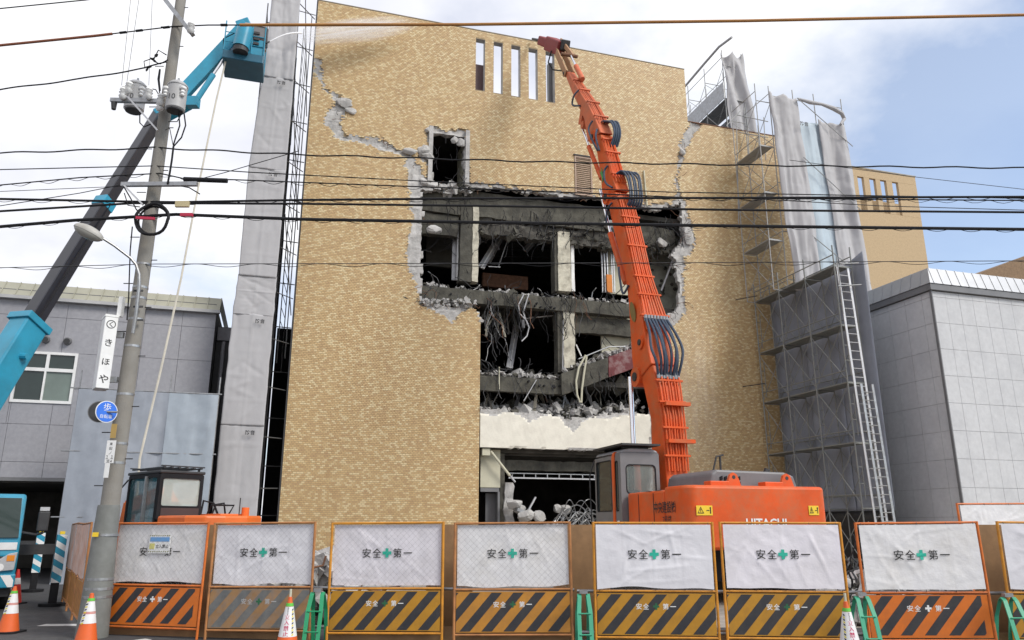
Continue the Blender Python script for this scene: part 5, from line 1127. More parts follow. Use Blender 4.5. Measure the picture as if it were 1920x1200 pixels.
k0, k1, l0, l1, h0, h1 = -1.25, -.25, -.2, 1.4, 1.0, 2.86
mw2 = lambda f_: (lambda u, v, w_: W2(f_(u, v, w_)))
window_panel('cab_rear_panel', M_black, E2, k0, k1, h0 + .86, h1, mw2(lambda u, v, w_: V(u, l0 + w_, v)), .05, .05, (.05, .05, .28, .08), glass=mat('pale_reflection_glass', (.6, .68, .64), .08, alpha=.38))  # pale pane colour stands in for reflections on the rear window
LM(E2).box(k0 + .08, k1 - .06, l0 - .015, l0 - .003, h0 + .88, h0 + 1.12).build('rear_lower_panel', mat('brown_panel', (.05, .03, .028), .6), E2)
window_panel('cab_door', M_black, E2, l0 + .06, l1, h0, h1, mw2(lambda u, v, w_: V(k0 + w_, u, v)), .05, .06, (.06, .06, .35, .06), glass=mat('teal_cab_glass', (.06, .14, .16), .05, alpha=.4))
window_panel('cab_right_panel', M_black, E2, l0 + .06, l1, h0 + .86, h1, mw2(lambda u, v, w_: V(k1 - w_, u, v)), .05, .06, (.08, .08, .1, .1))
window_panel('cab_front_panel', M_black, E2, k0 + .06, k1 - .06, h0, h1, mw2(lambda u, v, w_: V(u, l1 - w_, v)), .05, .06, (.06, .06, .2, .08))
LM(E2).bar((k0 - .02, l0 + .62, h0 + .1), (k0 - .02, l0 + .62, h1 - .05), .07, .05, up=(0, 1, 0)).build('door_post', M_steel, E2)
LM(E2).box(k0 - .02, k1 + .02, l0 - .02, l1 + .05, h1 + .004, h1 + .07).build('cab_roof', M_dark, E2, bevel=.02)
for i in range(6): LM(E2).box(k0 + .05 + i * .17, k0 + .1 + i * .17, l0, l1, h1 + .12, h1 + .15).build('guard_bar', M_dark, E2)
for y in (l0, l1 - .04): LM(E2).box(k0, k1, y, y + .04, h1 + .152, h1 + .18).build('guard_rail', M_dark, E2)
for x in (k0 + .05, k1 - .1): LM(E2).box(x, x + .04, l0 + .1, l0 + .14, h1 + .07, h1 + .12).build('guard_bracket', M_dark, E2)
LM(E2).tube([(k0 - .05, l1 - .1, h1 - .1), (k0 - .1, l1 + .15, h1 - .3), (k0 - .08, l1 + .15, h0 + .5)], .02).build('handrail', M_dark, E2)
LM(E2).prism([(.0, 1.9), (.05, 2.4), (.12, 2.45), (.2, 2.3), (.2, 1.9)], lambda u, v, w_: V(k1 + .02 + w_, u, v), 0, .06).build('side_guard', M_rust, E2)
LM(E2).obox((-.75, .35, 1.85), (.25, 0, 0), (0, .07, .02), (0, -.04, .4)).build('seat', M_dark, E2)
LM(E2).cyl((-.35, -.3, .75), (-.35, -.3, .99), .7, n=20).build('turntable', M_dark, E2)
for x in (-1.25, .05):
    tr = LM(E2).prism([(-2, .4), (-1.8, .08), (1.5, .08), (1.7, .4), (1.5, .72), (-1.8, .72)], lambda u, v, w_: V(w_, u, v), x, x + .5).build('track', M_black, E2)
    for i in range(14): LM(E2).box(x - .02, x + .52, -1.75 + i * .23, -1.58 + i * .23, .722, .76).build('track_shoe', M_rust, tr)
bst = LM(E2); bst.bar((.05, .9, 1.4), (.05, 2.4, 2.5), .3, .4); bst.bar((.05, 2.4, 2.5), (.05, 4.2, 2.2), .28, .36); bst.bar((.05, 4.2, 2.3), (.05, 4.6, .6), .25, .3); bst.build('boom', M_or3, E2); E2_b = LM(E2).prism([(4.2, .75), (4.9, .7), (5.1, .3), (4.8, .02), (4.3, .1)], lambda u, v, w_: V(w_, u, v), -.35, .45).build('bucket', M_rust, E2)

# ================================================================== BLUE CRANE LORRY WITH AERIAL PLATFORM
hv = RT * .555 - FW * .832; CR = tag(empty('crane_truck', AD(-11.37, 16.4), math.atan2(-hv.x, hv.y)), 'blue lorry with a telescopic aerial lift boom parked at the left edge', 'truck')
def WC(p): return world_mat(CR) @ Vector(p)
cabp = [(-1.72, .62), (-.04, .62), (.02, 1.15), (-.04, 1.5), (-.42, 2.34), (-.55, 2.42), (-1.72, 2.42)]     # (y, z) side view, front at y = 0
LM(CR).prism(cabp, lambda u, v, w_: V(w_, u, v), -1.02, 1.02).build('cab', M_blue, CR, bevel=.06)
LM(CR).add([(-.97, .012, 1.50), (.97, .012, 1.50), (.93, -.37, 2.33), (-.93, -.37, 2.33), (-.97, -.03, 1.49), (.97, -.03, 1.49), (.93, -.42, 2.32), (-.93, -.42, 2.32)], BOXF).build('windscreen', M_glass, CR)
LM(CR).box(-.97, .97, .012, .028, 1.25, 1.40).build('white_stripe', M_white, CR)
LM(CR).box(-.75, .75, .0, .03, .98, 1.12).build('grille', M_dark, CR)
for s in (-1, 1):
    h_ = LM(CR).prism([(-.52, .80), (-.98, .84), (-1.0, 1.2), (-.85, 1.17), (-.6, 1.0)], lambda u, v, w_: V(-s * u, w_, v), .0, .045).build('headlight', M_alu, CR, bevel=.01)
    LM(CR).box(min(s * .82, s * .96), max(s * .82, s * .96), .046, .055, 1.02, 1.14).build('indicator', mat('amber_lens', (.75, .25, .02), .2), h_)
    LM(CR).cyl((s * .72, .04, .9), (s * .72, .06, .9), .075, n=12).build('lens', M_white, h_)
bp_ = LM(CR).box(-1.03, 1.03, -.1, .08, .48, .76).build('bumper', M_blue, CR, bevel=.03)
def clip_rect(poly, x0, x1, y0, y1):
    for ax, lim, sg in ((0, x0, 1), (0, x1, -1), (1, y0, 1), (1, y1, -1)):
        out = []
        for i in range(len(poly)):
            a, b = poly[i - 1], poly[i]; ia, ib = (a[ax] - lim) * sg >= 0, (b[ax] - lim) * sg >= 0
            if ia != ib:
                t = (lim - a[ax]) / (b[ax] - a[ax]); out.append((a[0] + (b[0] - a[0]) * t, a[1] + (b[1] - a[1]) * t))
            if ib: out.append(b)
        poly = out
        if not poly: return []
    return poly
for i in range(7):
    x = -1.25 + i * .36; q = clip_rect([(x, .5), (x + .18, .5), (x + .02, .74), (x - .16, .74)], -1.0, 1.0, .5, .74)
    if len(q) > 2: LM(CR).prism(q, lambda u, v, w_: V(-u, .081 + w_, v), 0, .004).build('white_stripe', M_white, bp_)
LM(CR).box(-.95, .95, -.9, -.12, .3, .47).build('underside', M_dark, CR)
for s in (-1, 1):
    for y in (-.85, -4.6):
        wh = LM(CR).cyl((s * .78, y, .4), (s * 1.0, y, .4), .4, n=24).build('wheel', M_black, CR, bevel=.03); LM(CR).cyl((s * .99, y, .4), (s * 1.015, y, .4), .22, n=16).build('rim', M_steel, wh)
LM(CR).box(-.45, .45, -6.2, -1.75, .55, .85).build('chassis', M_dark, CR); LM(CR).box(-1.05, 1.05, -6.2, -2.0, .86, 1.15).build('deck', M_blue, CR)
LM(CR).tube([(-1.02, -.35, 1.6), (-1.3, -.25, 1.55), (-1.42, -.2, 1.6)], .03).build('mirror_arm', M_dark, CR); LM(CR).box(-1.5, -1.28, -.25, -.15, 1.62, 2.05).build('mirror', M_dark, CR, bevel=.03); LM(CR).box(-1.48, -1.3, -.25, -.16, 2.06, 2.14).build('mirror_lamp', M_alu, CR)
for y in (-.85, -5.5):
    jx = -1.84 if y > -2 else -1.66
    ol = LM(CR).box(jx + .1, -.4, y - .09, y + .09, 1.12, 1.34).build('outrigger_beam', M_dark, CR)
    j = LM(CR).box(jx - .1, jx + .1, y - .1, y + .1, .5, 1.55).build('outrigger_jack', M_blue, CR, bevel=.01)
    for k in range(5):
        z = .3 + k * .27
        for fn in ((lambda u, v, w_: V(jx + u, y + .101 + w_, v)), (lambda u, v, w_: V(jx - .101 - w_, y + u, v))):
            q = clip_rect([(-.2, z), (.2, z + .25), (.2, z + .38), (-.2, z + .13)], -.098, .098, .505, 1.545)
            if len(q) > 2: LM(CR).prism(q, fn, 0, .003).build('white_stripe', M_white, j)
    LM(CR).box(jx - .08, jx + .08, y - .08, y + .08, .06, .5).build('jack_leg', M_black, CR); LM(CR).cyl((jx, y, .01), (jx, y, .07), .27, n=16).build('jack_foot', M_black, CR)
    LM(CR).box(jx - .05, jx + .05, y - .05, y + .05, 1.552, 1.62).build('marker_lamp', M_yellow, CR)
M_bblk = mat('black_boom_paint', (.018, .018, .024), .35, var=.15, coat=.2)
A_, B_ = onD(20, 665, 20.3), onD(296, 220, 24.5); bd = (B_ - A_); piv = A_ - bd * .34
MB().cyl(V(piv.x, piv.y, 1.16), V(piv.x, piv.y, piv.z - .3), .55, .45, 18).build('turret', M_blue, CR); MB().obox(piv, bd.normalized() * .6, (.4, 0, 0), bd.normalized().cross(V(1, 0, 0)) * .5).build('boom_foot', M_blue, CR)
e1 = A_ + bd * .105
b1_ = MB().bar(piv, e1, .62, .78).build('boom_base', M_blue, CR, bevel=.05); MB().bar(e1 - bd * .012, e1 + bd * .008, .74, .9).build('boom_collar', M_blue, b1_, bevel=.02)
for s in (-1, 1): MB().cyl(e1 - bd * .11 + RT * .30 * s, e1 - bd * .11 + RT * .48 * s, .09).build('roller_boss', M_blue, b1_)
b2_ = MB().bar(e1, A_ + bd * .56, .40, .46).build('boom_middle', M_bblk, CR, bevel=.02); MB().bar(A_ + bd * .55, A_ + bd * .585, .44, .5).build('boom_collar', M_blue, b2_, bevel=.02)
MB().bar(A_ + bd * .58, B_ + bd * .02, .33, .38).build('boom_inner', M_bblk, CR, bevel=.02)
J0, J1 = onD(340, 178, 24.7), onD(463, 46, 25.2)
MB().bar(B_, onD(352, 190, 24.6), .42, .5).build('boom_head', M_blue, CR, bevel=.04)
MB().bar(J0, J1, .30, .46).build('jib', M_blue, CR, bevel=.03); MB().bar(onD(455, 40, 25.2), onD(465, 68, 25.2), .32, .5).build('jib_head', M_blue, CR, bevel=.03)
MB().cyl(onD(363, 196, 24.5), onD(400, 140, 24.7), .10).build('jib_cylinder', M_blue, CR); MB().cyl(onD(399, 141, 24.7), onD(427, 100, 24.9), .05).build('jib_rod', M_chrome, CR)
MB().obox(onD(362, 192, 24.5), RT * .2, UP * .18, FW * .15).build('jib_bracket', M_blue, CR)
# basket
bc = onD(456, 127, 25.2); M_blue2 = mat('deep_blue_paint', (.015, .10, .16), .45, var=.15)
MB().tube([J0 + UP * .26, J0.lerp(J1, .3) + UP * .34 - FW * .12, J0.lerp(J1, .7) + UP * .30 - FW * .12, J1 + UP * .26], .02).build('hydraulic_hose', M_black, CR); MB().tube([e1 + RT * .25 - FW * .1, A_ + bd * .3 + RT * .24 - FW * .1, A_ + bd * .56 + RT * .22], .02).build('hydraulic_hose', M_black, CR)
bk_ = MB().box(bc.x - .72, bc.x + .72, bc.y - .5, bc.y + .9, bc.z, bc.z + .34).build('basket', M_blue2, CR, bevel=.03)
for dx_ in (-.70, -.2, .25, .70):
    for dy_ in (-.48, .86): MB().cyl(bc + V(dx_, dy_, .34), bc + V(dx_, dy_, 1.56), .022, n=7).build('basket_post', M_blue, bk_)
for zz in (.7, 1.1):
    MB().cyl(bc + V(-.7, .86, zz), bc + V(.7, .86, zz), .018, n=6).build('basket_rail', M_blue, bk_); MB().cyl(bc + V(-.7, -.48, zz), bc + V(.7, -.48, zz), .018, n=6).build('basket_rail', M_blue, bk_)
MB().box(bc.x + .15, bc.x + .70, bc.y - .45, bc.y + .5, bc.z + .345, bc.z + 1.0).build('basket_panel', M_blue, bk_, bevel=.02)
MB().box(bc.x + .05, bc.x + .72, bc.y - .47, bc.y - .42, bc.z + 1.1, bc.z + 1.55).build('control_panel', M_grey, bk_); MB().box(bc.x - .05, bc.x + .75, bc.y - .5, bc.y + .86, bc.z + 1.56, bc.z + 1.62).build('top_rail', M_steel, bk_)
dr = MB().cyl(bc + V(-.1, -.62, .42), bc + V(.0, -.62, 1.28), .3, n=20).build('swing_drum', M_blue, CR, smooth=True); MB().cyl(bc + V(-.1, -.62, .22), bc + V(-.1, -.62, .415), .27, n=20).build('drum_base', M_dark, dr)
for z in (.75, .95, 1.2): MB().box(bc.x + .3, bc.x + .5, bc.y - .52, bc.y - .47, bc.z + z, bc.z + z + .09).build('slot', M_dark, bk_)
MB().tube([bc + V(-.7, -.4, .3), bc + V(-.75, -.45, .8), bc + V(-.4, -.45, 1.1)], .02).build('hose', M_black, CR)
stand = dict(pelvis=(0, 0, .95), chest=(0, .02, 1.33), neck=(0, .03, 1.5), chin=(0, .05, 1.57), head=(0, .05, 1.66), shoulder_l=(-.2, .02, 1.42), shoulder_r=(.2, .02, 1.42), elbow_l=(-.25, .14, 1.14), elbow_r=(.25, .16, 1.14), wrist_l=(-.1, .36, 1.1), wrist_r=(.13, .36, 1.12), palm_l=(-.05, .43, 1.1), palm_r=(.08, .43, 1.12), hip_l=(-.1, 0, .9), hip_r=(.1, 0, .9), knee_l=(-.12, .05, .5), knee_r=(.12, .05, .5), ankle_l=(-.12, 0, .08), ankle_r=(.12, 0, .08), toe_l=(-.13, .15, .05), toe_r=(.13, .15, .05))
pp = person('person', 'person in a white helmet standing in the blue lift platform', stand, M_white, mat('red_jacket', (.4, .06, .05), .85), bc + V(.25, .25, .06), R(-60))
# rope and water
o = MB().tube([onD(427, 98, 24.9), onD(405, 190, 24.4), onD(372, 350, 23.6), onD(340, 520, 22.8), onD(300, 700, 22), onD(262, 860, 21.4), onD(255, 960, 21)], .035, 6).build('rope', mat('cream_rope', (.5, .47, .4), .85)); tag(o, 'cream rope hanging from the lift platform behind the street pole', 'rope')
n0, n1, n2_ = onD(492, 82, 25.0), onD(505, 78, 25.3), onY(566, 62, 28.2)
o = MB().cyl(bc + V(.75, -.3, 1.0), n1, .035, .028).build('hose_nozzle', M_dark); tag(o, 'dark hose nozzle sticking out of the blue lift platform', 'nozzle')
M_water = mat('white_water', (.9, .9, .92), .3, var=.05, alpha=.8)
wj = MB().tube([n1 + (n2_ - n1) * (k / 10) + UP * .35 * math.sin(k / 10 * math.pi) * .4 for k in range(11)], [.012 + .003 * k for k in range(11)], 7).build('water_jet', M_water); tag(wj, 'thin white water jet shooting from the platform nozzle', 'water jet', kind='stuff')
def mist(name, label, c, ax, ay, az, dens, nscale, streak):
    mb = MB(); bm = bmesh.new(); bmesh.ops.create_icosphere(bm, subdivisions=3, radius=1); bm.verts.index_update()
    mb.add([V(*v.co) for v in bm.verts], [tuple(v.index for v in f.verts) for f in bm.faces]); bm.free()
    me = bpy.data.meshes.new(name); me.from_pydata(mb.v, [], mb.f); o = bpy.data.objects.new(name, me); COL.objects.link(o)
    mx_ = Matrix((Vector(ax), Vector(ay), Vector(az))).transposed(); sc = Vector((mx_.col[0].length, mx_.col[1].length, mx_.col[2].length))
    rot = Matrix([mx_.col[k] / sc[k] for k in range(3)]).transposed(); o.matrix_basis = Matrix.LocRotScale(Vector(c), rot.to_quaternion(), sc)
    m = bpy.data.materials.new(name); m.use_nodes = True; t = m.node_tree; t.nodes.clear()
    out = t.nodes.new('ShaderNodeOutputMaterial'); pv = t.nodes.new('ShaderNodeVolumePrincipled'); t.links.new(pv.outputs[0], out.inputs['Volume'])
    tcn = t.nodes.new('ShaderNodeTexCoord'); ln = t.nodes.new('ShaderNodeVectorMath'); ln.operation = 'LENGTH'; t.links.new(tcn.outputs['Object'], ln.inputs[0])
    fo = t.nodes.new('ShaderNodeMath'); fo.operation = 'SUBTRACT'; fo.inputs[0].default_value = 1; t.links.new(ln.outputs['Value'], fo.inputs[1]); fo.use_clamp = True
    no = t.nodes.new('ShaderNodeTexNoise'); no.inputs['Scale'].default_value = nscale; no.inputs['Detail'].default_value = 4; mp = t.nodes.new('ShaderNodeMapping'); mp.inputs['Scale'].default_value = streak; t.links.new(tcn.outputs['Object'], mp.inputs['Vector']); t.links.new(mp.outputs[0], no.inputs['Vector'])
    rm = t.nodes.new('ShaderNodeMapRange'); rm.inputs['From Min'].default_value = .38; rm.inputs['From Max'].default_value = .75; t.links.new(no.outputs['Fac'], rm.inputs['Value'])
    m1 = t.nodes.new('ShaderNodeMath'); m1.operation = 'MULTIPLY'; t.links.new(fo.outputs[0], m1.inputs[0]); t.links.new(rm.outputs[0], m1.inputs[1])
    m2 = t.nodes.new('ShaderNodeMath'); m2.operation = 'MULTIPLY'; t.links.new(m1.outputs[0], m2.inputs[0]); m2.inputs[1].default_value = dens
    t.links.new(m2.outputs[0], pv.inputs['Density']); pv.inputs['Color'].default_value = (.97, .97, .98, 1)
    me.materials.append(m); tag(o, label, 'spray', kind='stuff'); return o
s0, s1 = onY(560, 62, 28.0), onY(772, 52, 29.15); d_ = (s1 - s0) / 2
mist('water_spray', 'fan of white water spray against the upper left brick wall', (s0 + s1) / 2, d_ * 1.15, (0, .30, 0), V(d_.z, 0, -d_.x).normalized() * -.62, 18, 1.6, (1, 2, 5))
s0, s1 = onY(1300, 560, 29.0), onY(1315, 930, 29.0)
mist('falling_mist', 'pale falling dust and water mist in front of the right brick wall', (s0 + s1) / 2, (1.5, 0, 0), (0, .4, 0), (0, 0, (s0.z - s1.z) / 2 * 1.15), 1.3, 1.4, (4, 3, 1))

# ================================================================== STREET POLE
PD = 13.2; pb_ = AD(-6.79, PD); PO = tag(empty('utility_pole', pb_), 'concrete utility pole with transformers and street lamp on the left', 'utility pole')
M_pole = mat('pole_concrete', (.24, .228, .205), .9, var=.12, scale=3, bump=.2, bscale=40, dirt=(.22, .19, .15), dscale=1.2, damt=.6)
PR = lambda z: .162 - .0055 * z
def pole_at(y): return onD(202 + (985 - y) * .136, y, PD)     # point on the pole axis seen at image row y
MB().lathe([(PR(0), 0), (PR(7), 7), (PR(15), 15)], pb_, 24, RT * .10 + UP * 15).build('shaft', M_pole, PO, smooth=True)
MB().lathe([(.245, .0), (.245, .03), (.175, 2.05), (.168, 2.08)], pb_, 24).build('guard_sleeve', mat('grey_sleeve', (.17, .175, .165), .7, var=.15, scale=4, dirt=(.11, .115, .1), dscale=3, damt=.6), PO, smooth=True)
for y in (1003, 1085, 1103, 1118, 868, 832, 740, 650, 600, 560, 540, 497): 
    z = pole_at(y).z; r = (.249 - .034 * z if z < 2.1 else PR(z) + .004); MB().lathe([(r, -.02), (r, .02)], pb_ + UP * z + RT * z * .0067, 20).build('band', M_steel, PO)
MB().obox(pb_ + UP * pole_at(1002).z - FW * .22 - RT * .05, RT * .05, FW * .004, UP * .035).build('reflector', M_yellow, PO)
for i in range(26):
    z = 2.4 + i * .45; s = 1 if i % 2 else -1; MB().cyl(pb_ + UP * z + RT * s * (PR(z) - .02), pb_ + UP * z + RT * s * (PR(z) + .15), .009, n=6).build('step_bolt', M_dark, PO)
def tformer(px, py, dd, k, name='transformer'):
    c = onD(px, py, dd); T = MB().lathe([(r_ * k, z_ * k) for r_, z_ in ((.19, -.36), (.22, -.33), (.22, .25), (.235, .26), (.235, .29), (.16, .37), (.02, .4))], c, 22).build(name, mat('pale_transformer_paint', (.42, .42, .42), .5, var=.08, dirt=(.25, .22, .19), damt=.4), PO, smooth=True)
    MB().cyl(c + UP * .4 * k, c + UP * .5 * k, .02).build('lifting_eye', M_steel, T); MB().lathe([(.18 * k, -.385 * k), (.185 * k, -.361 * k)], c, 20).build('base_ring', M_dark, T)
    for s in (-1, 1):
        b = c + RT * .2 * s * k - FW * .14 * k + UP * .05; MB().lathe([(.03, -.1), (.045, -.08), (.03, -.05), (.05, -.02), (.03, .02), (.06, .05), (.06, .09), (.02, .11)], b, 12).build('bushing', M_white, T, smooth=True)
    mk = MB(); write(mk, '10', c - FW * (.222 * k + .002) - UP * .08, RT, UP, height=.11); mk.build('number', M_dark, T)
    return c
t1 = tformer(331, 182, 12.85, .8); t2 = tformer(254, 182, 13.75, .86)
def xarm(xa, ya, xb, yb_, d0, name='crossarm'): MB().bar(onD(xa, ya, d0), onD(xb, yb_, d0), .075, .075).build(name, M_steel, PO)
xarm(208, 188, 298, 190, 12.98); xarm(310, 0, 362, 66, 12.95); xarm(228, 346, 370, 345, 12.97)
MB().bar(onD(240, 182, 12.9), onD(296, 245, 12.9), .05, .03).build('arm_stay', M_alu, PO); MB().bar(onD(233, 348, 12.92), onD(268, 384, 12.98), .04, .03).build('arm_stay', M_alu, PO)
def insul(px, py, dd, s=1.):
    MB().lathe([(.025 * s, -.12 * s), (.05 * s, -.1 * s), (.065 * s, -.06 * s), (.03 * s, -.04 * s), (.065 * s, .0), (.03 * s, .02 * s), (.06 * s, .05 * s), (.05 * s, .08 * s), (.015, .09 * s)], onD(px, py, dd), 14).build('insulator', M_white, PO, smooth=True)
for q in ((242, 163, 12.9), (231, 174, 12.9), (279, 174, 12.9), (300, 196, 12.9), (358, 51, 12.9), (302, 186, 12.85)): insul(*q, 1.15)
MB().cyl(onD(214, 192, 12.95), onD(213, 205, 12.95), .055, .04).build('cutout', M_dark, PO)
for (x, y) in ((279, 126), (288, 112), (276, 130), (293, 104)): MB().rock(onD(x, y, 13.05), .05, (1.6, .6, .7)).build('wire_clamp', M_black, PO)
for pts, r in (([(288, 112), (297, 94), (312, 103)], .012), ([(288, 115), (300, 120), (315, 112)], .012), ([(272, 128), (270, 115), (290, 108)], .01), ([(335, 214), (337, 235), (328, 262), (325, 272)], .014), ([(345, 212), (348, 235), (340, 258), (325, 275)], .014), ([(340, 214), (332, 228), (316, 228)], .01), ([(325, 275), (322, 300), (318, 325), (314, 345)], .02), ([(262, 214), (262, 230), (270, 238), (285, 232)], .012), ([(280, 166), (292, 168), (298, 178)], .01), ([(300, 130), (298, 150), (300, 170)], .016), ([(299, 130), (296, 148), (300, 180)], .012), ([(310, 244), (318, 240), (325, 275)], .008), ([(232, 350), (245, 372), (255, 392), (262, 400)], .012), ([(233, 362), (240, 385), (262, 388)], .01), ([(340, 349), (355, 352), (375, 364)], .012), ([(248, 425), (244, 470), (241, 560), (238, 600)], .012)):
    MB().tube([onD(x, y, 12.92) for x, y in pts], r, 5).build('service_wire', M_black, PO, smooth=True)
ctr = onD(285, 411, 12.85); MB().tube([ctr + RT * (.295 * math.cos(k * math.pi / 12)) + UP * (.30 * math.sin(k * math.pi / 12)) + FW * .02 * math.sin(k) for k in range(25)], .028, 7).build('cable_coil', M_black, PO, smooth=True)
MB().tube([ctr + RT * (.27 * math.cos(k * math.pi / 12 + .4)) + UP * (.27 * math.sin(k * math.pi / 12 + .4)) + FW * .05 for k in range(22)], .02, 7).build('cable_coil', M_black, PO, smooth=True)
MB().bar(onD(255, 408, 12.8), onD(290, 410, 12.8), .03, .05).build('cable_tie', mat('red_tape', (.45, .02, .06), .6), PO)
# street lamp on its own bracket
SL = tag(empty('street_lamp', onD(258, 600, 13.0)), 'grey street lamp on a curved arm fixed to the utility pole', 'lamp')
MB().tube([onD(249, 625, 12.98), onD(255, 590, 12.95), onD(261, 535, 12.9), onD(261, 515, 12.88), onD(255, 496, 12.85), onD(245, 484, 12.8), onD(215, 461, 12.65), onD(190, 445, 12.5)], [.032, .032, .03, .028, .026, .024, .024, .024], 8).build('arm', M_steel, SL, smooth=True)
hc = onD(166, 436, 12.4); ha = (onD(190, 448, 12.5) - onD(145, 425, 12.35)).normalized()
hs = ha.cross(UP).normalized(); hu = hs.cross(ha)
def shell(lo, hi, k=1.): 
    mb = MB()
    return mb.grid(20, 8, lambda u, v: hc + ha * (.26 * k * math.cos(u * 2 * math.pi) * math.cos(lo + (hi - lo) * v)) + hs * (.14 * k * math.sin(u * 2 * math.pi) * math.cos(lo + (hi - lo) * v)) + hu * (.12 * k * math.sin(lo + (hi - lo) * v)))
hdl = shell(R(-8), R(89)).build('lamp_head', mat('lamp_grey', (.4, .39, .36), .5, dirt=(.2, .18, .15), damt=.5), SL, smooth=True)
shell(R(-89), R(-8), .96).build('lamp_lens', mat('milky_lens', (.36, .35, .31), .3), hdl, smooth=True); MB().cyl(hc + ha * .2, onD(188, 444, 12.5), .05, .03).build('lamp_neck', M_steel, SL)
for y in (545, 575, 600): MB().bar(onD(250, y, 12.95), onD(268, y, 13.05), .04, .03).build('bracket', M_dark, SL)
# advertising box on the pole
ux = (RT * .55 + FW * .835).normalized(); uy = UP.cross(ux)                     # front face turned
fr = onD(236, 660, 12.9); SG = tag(empty('box_sign', fr), 'white vertical box sign with a round mark and Japanese letters on the utility pole', 'sign')
zt_, zb_ = onD(222, 594, 12.9).z, onD(200, 728, 12.9).z; pr_ = onD(216, 660, 12.72); xl = -.26
hL = (zt_ - zb_) / 2; cs = pb_ - RT * .34 - FW * .16; cs.z = (zt_ + zb_) / 2
fx_ = (RT * .8 + FW * .6); fy_ = (FW * .8 - RT * .6)                           # wide side / narrow side
SGb = MB().obox(cs, fx_ * .105, fy_ * .17, UP * hL).build('box', M_white, SG, bevel=.012)
fn_ = -fy_; fc_ = cs - fy_ * .172
mk = MB()
def sch(t, dz, h): write(mk, t, fc_ + UP * dz, fx_, UP, height=h, fat=.012)
sch('き', .17, .13); sch('ほ', -.17, .115); sch('や', -.47, .15)
mk.build('lettering', M_ink, SG); mk = MB(); ringpanel(mk, [(.075 * math.cos(k * .314), .075 * math.sin(k * .314)) for k in range(20)], [(.062 * math.cos(k * .314), .062 * math.sin(k * .314)) for k in range(20)], lambda u, v, w_: fc_ + fx_ * u + UP * (.5 + v) - fy_ * w_, 0, .002)
write(mk, 'く', fc_ + UP * .5, fx_, UP, height=.1, fat=.015); mk.build('lettering', M_ink, SG)
MB().obox(cs + UP * (hL + .02), fx_ * .11, fy_ * .175, UP * .02).build('cap', M_white, SG); MB().obox(cs + RT * .16 + UP * (hL + .22), RT * .035, FW * .05, UP * .18).build('ballast_box', M_white, SG)
for dz in (.35, -.45): MB().obox(cs + RT * .16 + FW * .05 + UP * dz, RT * .09, FW * .03, UP * .05).build('bracket', M_steel, SG)
# round signs
def roundsign(px, py, dd, face, name, label, back=False):
    c = onD(px, py, dd); nrm = (-(RT * .72) * (-1) * -1 - FW * .7).normalized() if not back else (RT * .6 - FW * .8).normalized()
    nrm = (RT * (-.0) - FW).normalized(); nrm = (RT * .80 - FW * .6).normalized() if not back else (RT * .55 - FW * .83).normalized()
    S = tag(empty(name, c), label, 'sign')
    MB().cyl(c, c - nrm * .012, .185, n=28).build('disc', M_white if not back else M_grey, S); MB().cyl(c + nrm * .001, c + nrm * .004, .172, n=28).build('face', face, S)
    MB().cyl(c - nrm * .012, c + RT * .16 + FW * .04 if not back else c - nrm * .3 + RT * .1, .018).build('bracket', M_steel, S)
    if not back:
        sx_ = UP.cross(nrm); mk = MB(); write(mk, '歩', c + nrm * .006 + UP * .08, sx_, UP, height=.13); MB_ = mk.build('symbol', M_white, S)
        mk = MB(); write(mk, '自転車', c + nrm * .006 - UP * .08, sx_, UP, width=.2); mk.build('symbol', M_white, S)
roundsign(200, 772, 12.88, mat('sign_blue', (.03, .16, .68), .35, var=.04), 'round_sign', 'round blue footpath sign mounted on the utility pole'); roundsign(187, 772, 13.1, M_dark, 'round_sign', 'round dark sign back seen behind the blue disc on the pole', True)
o = MB()
PL = tag(empty('pole_plate', onD(207, 860, 12.98)), 'white number plates strapped to the utility pole below the blue sign', 'plate')
c1 = onD(207, 847, 12.97); pl_ = MB().obox(c1, RT * .075, FW * .004, UP * .19).build('plate', M_white, PL); mk = MB()
for i, ch in enumerate('東田ノ'): write(mk, ch, c1 - FW * .006 + UP * (.13 - .075 * i), RT, UP, height=.05)
mk.build('lettering', M_ink, PL); mk = MB(); write(mk, '１１', c1 - FW * .006 - UP * .09, RT, UP, height=.06); mk.build('lettering', M_ink, PL); mk = MB(); write(mk, '支4', c1 - FW * .006 - UP * .155, RT, UP, height=.06); mk.build('lettering', M_ink, PL)
MB().obox(onD(200, 882, 12.97), RT * .04, FW * .004, UP * .12).build('small_plate', M_white, PL); MB().obox(onD(213, 808, 12.97), RT * .045, FW * .006, UP * .12).build('yellow_tag', mat('ochre_tag', (.42, .28, .09), .7), PL)

